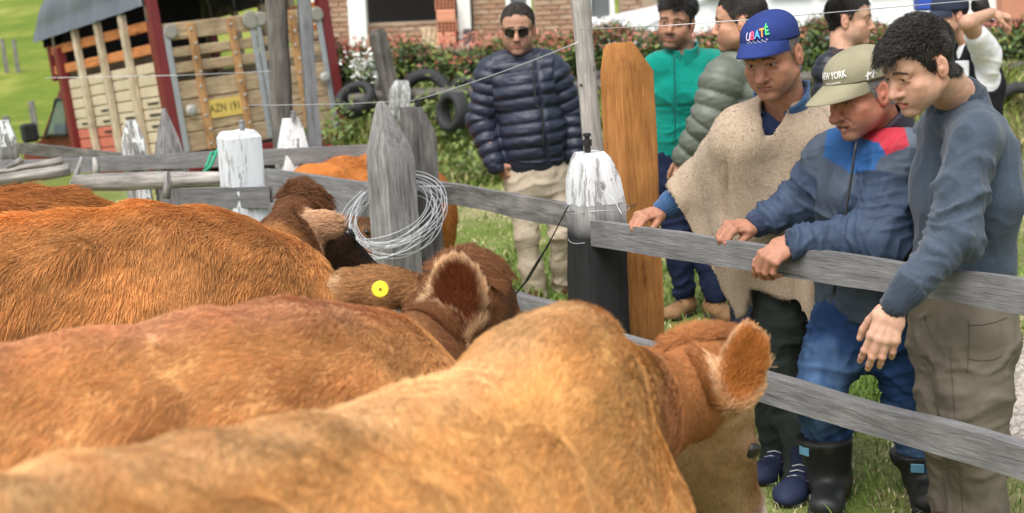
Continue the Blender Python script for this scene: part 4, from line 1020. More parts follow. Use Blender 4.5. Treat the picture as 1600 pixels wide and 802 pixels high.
def shoe(name, heel, toe, up, parent, col, solec, w=.045, ht=.075, ankle=None, lace=None, h=.006, mat=None, boot=False):
    heel = np.asarray(heel, float); toe = np.asarray(toe, float); x = nz(toe-heel); L = np.linalg.norm(toe-heel); y = np.cross(A(0, 0, 1), x); z = A(0, 0, 1); R = np.stack([x, y, z], 1)
    lo = np.minimum(heel, toe)-.1; hi = np.maximum(heel, toe)+.1; hi[2] = max(hi[2], ankle[2]+.05 if ankle is not None else hi[2])
    S = SDF(lo, hi, h)
    S.ell(heel+x*.045+z*.045, (.05, w*.85, .05), R, .03); S.econe(heel+x*.07+z*.045, toe-x*.065+z*.032, (w*.95, .05), (w*1.08, .034), y, .03); S.ell(toe-x*.055+z*.03, (.06, w*1.02, .034), R, .03)
    if ankle is not None: S.chain([heel+x*.055+z*.06, ankle], [.043, .045], .03)
    S.plane(heel+A(0, 0, .012), (0, 0, -1))
    V, F = S.mesh(2)
    o = mobj(name, V, F, mat or fabric('shoe_fabric', 500, .7), parent, col=np.clip(np.asarray(col)[None, :]*(1+.25*fbm(V*30, 2, 1))[:, None], .003, 1))
    T = SDF(lo, hi, h); T.econe(heel+x*.045+z*.012, toe-x*.05+z*.012, (w*.98, .016), (w*1.12, .016), y, .0, e=3); T.plane(heel+A(0, 0, .024), (0, 0, 1)); T.plane(heel+A(0, 0, -.001), (0, 0, -1))
    V, F = T.mesh(2); mobj('sole', V, F, plain('sole_rubber_%d' % int(solec[0]*100), solec, .8), o)
    if lace:
        W = MB()
        for k in range(5):
            c = heel+x*(.10+.022*k)+z*(.103-.011*k); W.tube([c-y*.022+x*.006, c+z*.006, c+y*.022-x*.006], .0026, 5)
        W.build('lace', plain('lace_%d' % int(lace[0]*100), lace, .8), o, smooth=True)
    return o
def cap(H, parent, colr, mat, crown=(.086, .108, .088), cz=.040, front=.034, back=.012, brim=.072, droop=.018, arch=.020, under=None, stripe=None, bt=.10):
    """baseball cap in head coordinates: domed crown with seams, curved brim, button, sweat-band edge"""
    s = H.s; cx = A(0, -.010, cz); V = []; F = []; nu, nv = 72, 22
    prof = lambda a: front+(back-front)*(1-math.cos(a))/2      # lower edge height
    for j in range(nv+1):
        for i in range(nu):
            a = 2*math.pi*i/nu; z0 = prof(a)-cz; t = j/nv
            zz = z0+(crown[2]*1.0-z0)*math.sin(t*math.pi/2)**.9; zz = min(zz, crown[2]*.9999); r = math.sqrt(max(0, 1-(max(zz, 0)/crown[2])**2.5))
            if j == nv: r = 0.0
            sq = 1+.018*math.cos(2*a)
            seam = .0016*math.exp(-(((a*3/math.pi) % 1-.0)/.03)**2)+.0016*math.exp(-(((a*3/math.pi) % 1-1)/.03)**2)
            k = 1+.012*math.sin(a*5+t*4)*t*(1-t)*2
            q = A(math.sin(a)*(crown[0]*r*sq*k-seam), math.cos(a)*(crown[1]*r*k-seam), zz)
            if math.cos(a) > 0: q[2] += .008*math.cos(a)*t*(1-t)*2; q[1] += .006*math.cos(a)**2*math.sin(t*math.pi)
            V.append(cx+q)
    for j in range(nv):
        for i in range(nu): F.append((j*nu+i, j*nu+(i+1) % nu, (j+1)*nu+(i+1) % nu, (j+1)*nu+i))
    n = len(V)                                                 # inside band
    for i in range(nu):
        a = 2*math.pi*i/nu; p = np.array(V[i])-cx; V.append(cx+p*A(.95, .955, 1)+A(0, 0, .012))
    for i in range(nu): F.append((i, n+i, n+(i+1) % nu, (i+1) % nu))
    V = np.array(V); c = np.tile(np.asarray(colr, float), (len(V), 1))*(1+.06*fbm(V*40, 2, 3))[:, None]
    if stripe is not None: c[V[:, 2] < -9] = stripe
    o = mobj('cap', to_w(H, V), F, mat, parent, col=c)
    V = []; F = []; m, q = 29, 9; A0 = math.radians(66)        # brim
    for top in (1, 0):
        for j in range(q):
            t = j/(q-1)
            for i in range(m):
                a = -A0+2*A0*i/(m-1); u = a/A0
                x0 = math.sin(a)*(crown[0]*.985); y0 = math.cos(a)*(crown[1]*.985)-.010; e = brim*(1-abs(u)**2.6)
                x = x0*(1+.05*t*(1-u*u)); y = y0+e*t; z = prof(a)+.001-droop*t*(1-.3*u*u)-arch*(u*u)*(.35+.65*t)+arch*.35-.006*t*t
                V.append(A(x, y, z-(0 if top else .0042)))
    k = m*q
    for j in range(q-1):
        for i in range(m-1):
            p = j*m+i; F.append((p, p+1, p+m+1, p+m)); F.append((k+p, k+p+m, k+p+m+1, k+p+1))
    for i in range(m-1): F.append(((q-1)*m+i, (q-1)*m+i+1, k+(q-1)*m+i+1, k+(q-1)*m+i)); F.append((i+1, i, k+i, k+i+1))
    for j in range(q-1): F.append((j*m, (j+1)*m, k+(j+1)*m, k+j*m)); F.append(((j+1)*m+m-1, j*m+m-1, k+j*m+m-1, k+(j+1)*m+m-1))
    V = np.array(V); cc = np.tile(np.asarray(colr, float), (len(V), 1))
    if under is not None: cc[k:] = under
    b = mobj('brim', to_w(H, V), F, mat, o, col=cc); b.data.set_sharp_from_angle(angle=.9)
    MB().lathe(to_w(H, cx+A(0, 0, crown[2]-.003)), H.R[:, 2], [(.009*s, 0), (.008*s, .004*s), (.004*s, .006*s)], 14).build('cap_button', plain('btn_%d_%d' % (colr[0]*1000, colr[2]*1000), colr, .8), o, smooth=True)
    return o, cx
def collar(parent, mat, colr, c, up, f, r0, r1, h, t=.009, gap=24, low=.3, inner=None, wav=.004, lay=.0):
    """stand-up collar: an open ring of cloth round the neck, lower in front"""
    c = np.asarray(c, float); up = nz(up); x = nz(np.asarray(f)-up*np.dot(f, up)); y = np.cross(up, x); g = math.radians(gap); n, m = 56, 9; V = []; F = []
    for s in (0, 1):
        for i in range(n+1):
            a = g/2+(2*math.pi-g)*i/n; fr = (1+math.cos(a))/2
            for j in range(m+1):
                q = j/m; r = (r0+(r1-r0)*q)*(1+.10*fr)-s*t+wav*math.sin(a*5+q*3)*q+lay*fr*q*q; hh = h*(1-low*fr**2)*q-.02*(1-q)
                V.append(c+(x*math.cos(a)+y*math.sin(a))*r+up*(hh+.003*math.sin(a*7)*q))
    k = (n+1)*(m+1)
    for i in range(n):
        for j in range(m): p = i*(m+1)+j; F.append((p, p+m+1, p+m+2, p+1)); F.append((k+p, k+p+1, k+p+m+2, k+p+m+1))
    for i in range(n): p = i*(m+1)+m; F.append((p, p+m+1, k+p+m+1, k+p))
    for i in (0, n):
        for j in range(m): p = i*(m+1)+j; F.append((p, p+1, k+p+1, k+p))
    cc = np.tile(np.asarray(colr, float), (len(V), 1)); 
    if inner is not None: cc[k:] = inner
    return mobj('collar', np.array(V), F, mat, parent, col=cc)
def text_mesh(txt, size, shear=0, ext=0, bold=.0):
    cu = bpy.data.curves.new('lettering', 'FONT'); cu.body = txt; cu.size = size; cu.align_x = 'CENTER'; cu.align_y = 'CENTER'; cu.shear = shear; cu.offset = bold; cu.resolution_u = 3
    ob = bpy.data.objects.new('lettering', cu); COL.objects.link(ob); dg = bpy.context.evaluated_depsgraph_get()
    me = bpy.data.meshes.new_from_object(ob.evaluated_get(dg)); V = np.array([v.co[:] for v in me.vertices]); F = [tuple(p.vertices) for p in me.polygons]
    bpy.data.objects.remove(ob); bpy.data.curves.remove(cu); bpy.data.meshes.remove(me); return V, F
def densify(V, F, mx):
    """triangulate and split long edges so that flat lettering can follow a curved cap"""
    V = [tuple(v) for v in V]; T = []
    for f in F:
        for i in range(1, len(f)-1): T.append((f[0], f[i], f[i+1]))
    for _ in range(3):
        out = []; mid = {}
        def md(a, b):
            k = (min(a, b), max(a, b))
            if k not in mid: mid[k] = len(V); V.append(tuple((np.array(V[a])+np.array(V[b]))/2))
            return mid[k]
        longest = max(np.linalg.norm(np.array(V[t[i]])-np.array(V[t[(i+1) % 3]])) for t in T for i in range(3))
        if longest < mx: break
        for a, b, c in T:
            x, y, z = md(a, b), md(b, c), md(c, a); out += [(a, x, z), (x, b, y), (z, y, c), (x, y, z)]
        T = out
    return np.array(V), T
def cap_text(H, capo, cx, crown, V, F, az, zc, colr, name='lettering', rot=0, off=.0032):
    """lay flat lettering (u right, v up, metres) on the front of the cap crown"""
    V, F = densify(V, F, .006)
    u, v = V[:, 0], V[:, 1]; cr, sr = math.cos(rot), math.sin(rot); u, v = u*cr-v*sr, u*sr+v*cr
    a = az-u/.10; z = np.clip(zc+v*.93, 0.0, crown[2]*.98); r = np.sqrt(np.clip(1-(z/crown[2])**2.5, 0, 1))
    t = np.arcsin(np.clip(z/crown[2], 0, 1))/(math.pi/2)
    q = np.stack([np.sin(a)*(crown[0]*r*(1+.018*np.cos(2*a))+off), np.cos(a)*(crown[1]*r+off)+.006*np.clip(np.cos(a), 0, 1)**2*np.sin(t*math.pi), z+off*.6*(z/crown[2])], 1)
    q[:, 2] += .008*np.clip(np.cos(a), 0, 1)*t*(1-t)*2
    return mobj(name, to_w(H, cx+q), F, plain('thread_%d_%d_%d' % tuple(int(x*99) for x in colr), colr, .7, .1, bmp=0), capo, smooth=False)
# ---------------------------------------------------------------- the eight people
def pix(V):
    q = V-CAMP; z = np.maximum(q@_f, .05); return 800+FPX*(q@_r)/z, 401-FPX*(q@_u)/z
def inpoly(x, y, poly):
    r = np.zeros(len(x), bool); n = len(poly)
    for i in range(n):
        x0, y0 = poly[i]; x1, y1 = poly[(i+1) % n]
        c = ((y0 > y) != (y1 > y)) & (x < (x1-x0)*(y-y0)/((y1-y0) if y1 != y0 else 1e-9)+x0); r ^= c
    return r
def axes(yaw): f = fdir(yaw); return f, np.cross(f, A(0, 0, 1))
def torso(S, J, wst, chs, shr, k=.05, hem=None, belly=0):
    """wst, chs = (half width, half depth)"""
    r, f = J['rt'], J['fw']
    S.econe(J['pel'], J['waist'], wst, wst, r, k); S.econe(J['waist'], J['chest'], wst, chs, r, k)
    S.econe(J['chest'], J['chest']*.35+J['neck']*.65, chs, (chs[0]*.8, chs[1]*.72), r, k)
    if belly: S.ell(J['waist']+f*wst[1]*.35, (wst[0]*.8, wst[1]*.85, .14), np.stack([r, f, A(0, 0, 1)], 1), .05)
    for s in 'RL': S.chain([J['neck']-A(0, 0, .035), J['neck']*.45+J['sh'+s]*.55-A(0, 0, .012), J['sh'+s]], [shr*.74, shr*.92, shr], k)
def bounds(*p, m=.16):
    p = np.array(p); return p.min(0)-m, p.max(0)+m
def tube_collar(S, c, up, r, h, t, k=.01, u=(1, 0, 0), asp=1.0):
    c = np.asarray(c, float); up = nz(up)
    S.econe(c-up*.02, c+up*h, (r*1.12, r*1.12*asp), (r, r*asp), u, k); S.econe(c+up*(.0), c+up*(h+.06), (r*1.12-t, (r*1.12-t)*asp), (r-t*.6, (r-t*.6)*asp), u, .0, 'sub')
def trousers(root, J, rad, mat, colr, name='trousers', h=.0085, waist=(.16, .12), folds_=None, hemcut=True, fit=None, top=.05, knee_amp=.010, crs=.009):
    S = SDF(*bounds(J['pel'], J['hpR'], J['hpL'], J['knR'], J['knL'], J['anR'], J['anL'], m=.2), h)
    S.econe(J['pel']+A(0, 0, top), J['pel']-A(0, 0, .08), waist, (waist[0]*1.03, waist[1]*1.05), J['rt'], .04)
    S.ell(J['pel']-J['fw']*.05-A(0, 0, .07), (waist[0]*.9, waist[1]*.8, .10), np.stack([J['rt'], J['fw'], A(0, 0, 1)], 1), .04)
    for s in 'RL':
        S.chain([J['hp'+s], J['hp'+s]*.5+J['kn'+s]*.5, J['kn'+s], J['kn'+s]*.5+J['an'+s]*.5, J['an'+s]], rad, .03)
    def disp(V, N):
        d = 0
        for q, s in enumerate('RL'):
            ln = [J['hp'+s], J['kn'+s], J['an'+s]]; L1 = np.linalg.norm(ln[1]-ln[0]); L2 = np.linalg.norm(ln[2]-ln[1])
            dd, _, _ = polyparam(V, ln); w = dd < .16
            d = d+w*folds(V, ln, [(L1, .13, 1.0), (.05, .09, .8), (L1+L2, .10, 1.1)], knee_amp, 52, 3+q)
        return d+.006*fbm(V*7, 3, 8)+crease(V, 9, crs, 15)
    return garment(name, S, root, mat, colr, disp, 2)
def coreparts(J, H, hands, skin):
    parts = [(H.V, H.F, H.col)]+hands+[core(J, skin)]
    return join(parts)
def person(label, J, H, hands, skin):
    V, F, C = coreparts(J, H, hands, skin)
    return mobj('person', V, F, skin_m, col=C, label=label, cat='person', group='people standing round the cattle pen')
cloth = fabric('woven_cloth', 520, .85, .3, .12)
knit = fabric('knit_wool', 330, .95, .6, .16, sc=160, spec=.1, sheen=.2)
nylon = fabric('nylon_shell', 300, .48, .15, .10, spec=.4)
fleece = fabric('fleece', 260, .95, .45, .08, sheen=.2, spec=.1)
denim = fabric('denim', 640, .85, .3, .18, sc=9, spec=.15)
jacket_m = fabric('jacket_shell', 300, .66, .2, .12, spec=.25)
rubber = fabric('boot_rubber', 60, .55, .12, .3, sc=7, spec=.4)
felt = fabric('wool_felt', 420, 1.0, .8, .26, sc=170, spec=.05, sheen=.15)

def man_puffer():
    f, r = axes(4); d = 7.5
    J = dict(fw=f, rt=r, pel=P(838, 262, d), waist=P(833, 205, d), chest=P(820, 140, d), neck=P(812, 92, d+.02), shR=P(768, 112, d), shL=P(862, 108, d),
             elR=P(752, 190, d+.02), wrR=P(774, 258, d-.06), elL=P(893, 178, d+.04), wrL=P(900, 240, d-.02),
             hpR=P(814, 275, d), knR=P(824, 368, d-.05), anR=P(838, 462, d), hpL=P(866, 272, d), knL=P(876, 365, d-.03), anL=P(880, 455, d+.1))
    sk = (.44, .235, .155)
    H = make_head(P(807, 49, d-.115), 6, 10, 0, 1.05, sk, J['neck'], stub=(.16, .11, .09), stubamt=.45, age=.8, wide=1.04, jaw=1.12, h=.004, scalp=(.10, .075, .062), neck_r=.064,
                  hairz=dict(line=[(-.13, -.06), (-.07, -.075), (-.035, -.05), (-.012, .015), (.02, .015), (.045, .045), (.075, .076), (.12, .085)]))
    hand = make_hand(J['wrR'], nz(A(.7, .25, -.8)), (-.8, -.6, 0), 1, (20, 25, 15), skin=sk, h=.004, arm=J['wrR']+A(-.02, 0, .1))
    p = person('person in a navy puffer jacket, dark sunglasses and beige trousers, hands in pockets', J, H, [hand], sk)
    head_hair(H, p, 9000, .016, .75, (.035, .026, .02), lambda q: np.stack([q[:, 0]*2, q[:, 1]*0-.4, q[:, 2]*0-.2], 1), rad=.0008, npt=3)
    S = SDF(*bounds(J['pel'], J['neck'], J['shR'], J['shL'], J['elR'], J['elL'], J['wrR'], J['wrL'], m=.2), .0085)
    torso(S, J, (.165, .145), (.175, .145), .082, belly=1)
    for s in 'RL': S.chain([J['sh'+s], J['el'+s], J['wr'+s]], [.088, .078, .054], .02)
    S.econe(J['pel']-A(0, 0, .06), J['waist'], (.158, .140), (.165, .145), r, .03)
    S.box(P(838, 251, d)-A(0, 0, .15), (.152, .24, .15), np.stack([r, f, A(0, 0, 1)], 1), 0, 0, 'sub')
    ta = [J['pel']-A(0, 0, .15), J['neck']+A(0, 0, .05)]
    def disp(V, N):
        dR, _, _ = polyparam(V, [J['shR'], J['elR'], J['wrR']]); dL, _, _ = polyparam(V, [J['shL'], J['elL'], J['wrL']])
        arm = np.minimum(dR, dL) < .105; arm &= np.abs((V-J['chest'])@r) > .16
        a = np.where(dR < dL, puff(V, [J['shR'], J['elR'], J['wrR']], .058, .017, 1), puff(V, [J['shL'], J['elL'], J['wrL']], .058, .017, 2))
        px, py = pix(V); zc = np.exp(-((px-(848+(py-170)*.02-(170-py)*.10))/4.0)**2)*((V-J['chest'])@f > .03)
        return np.where(arm, a, puff(V, ta, .066, .017, 3))*(1-zc)-.008*zc
    lo = P(835, 251, d)[2]
    g, V, F = garment('puffer_jacket', S, p, nylon, (.020, .025, .045), disp, 1)
    collar(g, nylon, (.016, .020, .036), J['neck']-A(0, 0, .03), A(0, 0, 1)+f*.1, f, .088, .078, .085, gap=14)
    # straight hem band
    M = SDF(*bounds(J['pel'], m=.24), .0085); M.econe(P(836, 240, d), P(837, 247, d), (.163, .145), (.160, .142), r, 0, e=2.2); mobj('hem_band', *M.mesh(2), nylon, g, col=A(.016, .02, .036)*np.ones((1, 3)))
    Z = MB(); Z.tube([P(838-(170-y)*.09 if y < 170 else 848+(y-170)*.02, y, d-.165-.02*math.sin((y-90)/50)) for y in range(92, 248, 12)], .004, 5).build('zip', plain('zip_dark', (.03, .03, .03), .4), g, smooth=True)
    trousers(p, J, [.090, .080, .066, .060, .060], cloth, (.46, .385, .29), waist=(.160, .125), h=.009, knee_amp=.008, crs=.006)
    for s, t in (('R', A(-.03, -.13, 0)), ('L', A(.06, -.12, 0))):
        a = J['an'+s]*[1, 1, 0]+A(0, 0, gz(*J['an'+s][:2])); shoe('shoe', a-nz(t)*.07, a+nz(t)*.19, None, p, (.07, .03, .015), (.03, .03, .03), ankle=J['an'+s])
    G = empty('sunglasses', to_w(H, (0, .1, 0))); adopt(G, p)
    gm = plain('lens_dark', (.012, .010, .010), .08, .1, bmp=0, spec=.7); fm = plain('frame_dark', (.015, .013, .012), .35, .1, bmp=0)
    for sg in (-1, 1):
        V = []; n = 20
        for q in range(n):
            a = 2*math.pi*q/n; V.append((sg*.033+.027*abs(math.cos(a))**.7*math.copysign(1, math.cos(a)), .103-.010*abs(math.cos(a)*.6+sg*.4)**2, -.004+.020*abs(math.sin(a))**.8*math.copysign(1, math.sin(a))-.003))
        V2 = [(x, y-.003, z) for x, y, z in V]; Fc = [tuple(range(n)), tuple(range(2*n-1, n-1, -1))]+[(i, n+i, n+(i+1) % n, (i+1) % n) for i in range(n)]
        mobj('lens', to_w(H, np.array(V+V2)), Fc, gm, G, smooth=False)
        MB().tube(to_w(H, [(sg*.058, .094, .008), (sg*.074, .075, .008), (sg*.080, .03, .006), (sg*.081, -.01, .002)]), .0024, 6).build('temple', fm, G, smooth=True)
    MB().tube(to_w(H, [(-.06, .096, .012), (-.03, .106, .015), (0, .110, .008), (.03, .106, .015), (.06, .096, .012)]), .0026, 6).build('bridge', fm, G, smooth=True)
def man_teal():
    f, r = axes(12); d = 7.05
    J = dict(fw=f, rt=r, pel=P(1058, 262, d+.05), waist=P(1060, 205, d+.03), chest=P(1062, 145, d), neck=P(1068, 88, d), shR=P(1026, 108, d), shL=P(1113, 100, d+.05),
             elR=P(1018, 185, d+.08), wrR=P(1032, 235, d+.12), elL=P(1122, 180, d+.1), wrL=P(1112, 240, d+.15),
             hpR=P(1046, 272, d+.05), knR=P(1056, 365, d), anR=P(1068, 455, d+.02), hpL=P(1082, 272, d+.05), knL=P(1102, 368, d+.05), anL=P(1118, 462, d-.05))
    sk = (.40, .205, .125)
    H = make_head(P(1049, 36, d-.10), 22, 6, -9, 1.06, sk, J['neck'], stub=(.06, .042, .034), stubamt=.60, wide=1.0, jaw=1.05, h=.004, scalp=(.016, .013, .012), brow=(.015, .012, .01),
                  hairz=dict(line=[(-.13, -.06), (-.07, -.07), (-.035, -.05), (-.012, .0), (.012, -.02), (.03, .0), (.05, .04), (.075, .058), (.12, .062)]))
    p = person('person in a teal green zipped fleece with black hair and beard, arms behind the back', J, H, [], sk)
    head_hair(H, p, 14000, .038, .6, (.014, .012, .011), lambda q: np.stack([q[:, 0]*3+.45, -.35+0*q[:, 1], q[:, 2]*0-.1], 1), rad=.0009, wav=.003, lenf=lambda q: .35+.9*sst(q[:, 2], .03, .09))
    q = H.C; head_hair(H, p, 10, .01, .5, (.02, .02, .02), (0, 0, 1))
    S = SDF(*bounds(J['pel'], J['neck'], J['shR'], J['shL'], J['elR'], J['elL'], J['wrR'], J['wrL'], m=.2), .008)
    torso(S, J, (.150, .11), (.165, .115), .068)
    for s in 'RL': S.chain([J['sh'+s], J['el'+s], J['wr'+s]], [.070, .060, .045], .03)
    teal = A(.0, .215, .165)
    def disp(V, N):
        px, py = pix(V); fr = ((V-J['chest'])@f > .02)
        z = np.exp(-((px-(1054+(py-90)*.01))/2.6)**2)*fr
        pk = np.exp(-((py-(168-.35*np.maximum(px-1054, 0)*.3+.0*px))/2.2)**2)*fr*(np.abs(px-1054) > 5)
        return .007*fbm(V*A(7, 7, 4), 3, 1)+crease(V, 7, .008, 33)-.006*z-.005*pk+folds(V, [J['shR'], J['elR'], J['wrR']], [(.25, .12, 1)], .008, 55, 2)+folds(V, [J['pel'], J['chest']], [(.02, .1, .7)], .008, 60, 4)
    g, V, F = garment('fleece', S, p, fleece, teal, disp, 2)
    collar(g, fleece, (0, .19, .145), J['neck']-A(0, 0, .02), A(0, 0, 1)+f*.12, f, .082, .074, .085, gap=10)
    MB().tube([P(1054+(y-90)*.01, y, d-.135-.012*math.sin((y-90)/45)) for y in range(84, 246, 10)], .0035, 5).build('zip', plain('zip_teal', (.0, .10, .08), .5), g, smooth=True)
    trousers(p, J, [.095, .082, .068, .062, .06], denim, (.012, .018, .045), waist=(.15, .115), h=.009)
    for s, t in (('R', A(-.10, -.14, 0)), ('L', A(.05, -.14, 0))):
        a = J['an'+s]*[1, 1, 0]+A(0, 0, gz(*J['an'+s][:2])); shoe('hiking_boot', a-nz(t)*.08, a+nz(t)*.20, None, p, (.23, .13, .06), (.05, .04, .035), w=.052, ankle=a+A(0, 0, .15), lace=(.04, .025, .015))
def man_olive():
    f, r = axes(112); d = 6.3
    J = dict(fw=f, rt=r, pel=P(1172, 285, d+.1), waist=P(1172, 225, d+.08), chest=P(1168, 155, d+.05), neck=P(1163, 92, d+.05), shL=P(1128, 122, d-.12), shR=P(1205, 118, d+.25),
             elL=P(1106, 190, d-.14), wrL=P(1071, 244, d-.1), elR=P(1190, 200, d+.3), wrR=P(1120, 245, d+.3),
             hpL=P(1160, 295, d), knL=P(1158, 400, d), anL=P(1162, 505, d), hpR=P(1190, 295, d+.2), knR=P(1190, 395, d+.2), anR=P(1192, 495, d+.2))
    sk = (.50, .27, .17)
    H = make_head(P(1123, 36, d-.02), 104, 4, 0, 1.06, sk, J['neck'], h=.004, scalp=(.045, .034, .028), neck_r=.06, stub=(.1, .07, .05), stubamt=.3,
                  hairz=dict(line=[(-.13, -.065), (-.07, -.08), (-.035, -.055), (-.012, .0), (.012, -.015), (.03, .015), (.05, .05), (.075, .072), (.12, .08)], bald=((0, -.035, .115), .05, .75)))
    hand = make_hand(J['wrL'], nz(A(-.25, -.1, -1)), (-.2, -.9, .2), -1, (25, 30, 20), skin=sk, h=.004, arm=J['wrL']+A(.04, 0, .08))
    p = person('person in an olive green puffer jacket seen from behind, hair thinning at the crown', J, H, [hand], sk)
    head_hair(H, p, 9000, .014, .6, (.028, .022, .018), (0, -.6, -.5), rad=.0008, npt=3)
    S = SDF(*bounds(J['pel'], J['neck'], J['shR'], J['shL'], J['elR'], J['elL'], J['wrR'], J['wrL'], m=.22), .0085)
    torso(S, J, (.175, .15), (.185, .15), .085)
    for s in 'RL': S.chain([J['sh'+s], J['el'+s], J['wr'+s]], [.092, .080, .056], .02)
    S.ell(J['neck']-f*.09-A(0, 0, .01), (.12, .06, .06), np.stack([r, f, A(0, 0, 1)], 1), .03)
    ta = [J['pel']-A(0, 0, .2), J['neck']+A(0, 0, .1)]
    def disp(V, N):
        dL, _, _ = polyparam(V, [J['shL'], J['elL'], J['wrL']]); dR, _, _ = polyparam(V, [J['shR'], J['elR'], J['wrR']])
        a = np.where(dL < dR, puff(V, [J['shL'], J['elL'], J['wrL']], .070, .016, 1), puff(V, [J['shR'], J['elR'], J['wrR']], .07, .016, 2))
        return np.where(np.minimum(dL, dR) < .11, a, puff(V, ta, .075, .016, 3))
    g, V, F = garment('puffer_jacket', S, p, nylon, (.115, .13, .105), disp, 1)
    collar(g, nylon, (.105, .12, .095), J['neck']-A(0, 0, .03), A(0, 0, 1)+f*.2, f, .098, .090, .095, gap=30, t=.02)
    trousers(p, J, [.095, .082, .068, .062, .06], denim, (.02, .025, .04), h=.011)
    for s in 'LR':
        a = J['an'+s]*[1, 1, 0]; shoe('shoe', a-f*.08, a+f*.19, None, p, (.04, .03, .025), (.02, .02, .02), ankle=J['an'+s])
def man_dark():
    f, r = axes(-76); d = 7.2
    J = dict(fw=f, rt=r, pel=P(1316, 290, d), waist=P(1314, 225, d), chest=P(1310, 150, d), neck=P(1316, 88, d), shR=P(1296, 110, d-.16), shL=P(1318, 108, d+.17), elR=P(1296, 190, d-.2), wrR=P(1330, 240, d-.2), elL=P(1320, 190, d+.2), wrL=P(1350, 240, d+.2),
             hpR=P(1312, 300, d-.08), knR=P(1316, 395, d-.08), anR=P(1312, 490, d-.08), hpL=P(1318, 300, d+.08), knL=P(1320, 390, d+.08), anL=P(1318, 480, d+.08))
    sk = (.52, .30, .20)
    H = make_head(P(1357, 30, d-.02), -70, 3, 0, 1.06, sk, J['neck'], h=.004, scalp=(.03, .025, .022), stub=(.15, .11, .1), stubamt=.2,
                  hairz=dict(line=[(-.13, -.05), (-.07, -.06), (-.035, -.03), (-.012, .01), (.012, .0), (.03, .025), (.05, .055), (.075, .07), (.12, .075)]))
    p = person('person in a dark navy jacket behind the poncho wearer, looking to the right', J, H, [], sk)
    head_hair(H, p, 8000, .020, .8, (.018, .015, .013), (0, .5, .1), rad=.0008, npt=3)
    S = SDF(*bounds(J['pel'], J['neck'], J['shR'], J['shL'], J['elR'], J['elL'], J['wrR'], J['wrL'], m=.2), .01)
    torso(S, J, (.16, .12), (.175, .125), .075)
    for s in 'RL': S.chain([J['sh'+s], J['el'+s], J['wr'+s]], [.08, .068, .05], .03)
    g, V, F = garment('jacket', S, p, nylon, (.014, .016, .024), lambda V, N: puff(V, [J['pel'], J['neck']], .09, .012, 3), 1)
    collar(g, nylon, (.012, .014, .02), J['neck']-A(0, 0, .02), A(0, 0, 1)+f*.15, f, .082, .072, .06, gap=30)
    trousers(p, J, [.095, .082, .068, .062, .06], denim, (.02, .025, .04), h=.012)
    for s in 'LR':
        a = J['an'+s]*[1, 1, 0]; shoe('shoe', a-f*.08, a+f*.19, None, p, (.04, .03, .025), (.02, .02, .02), ankle=J['an'+s], h=.009)
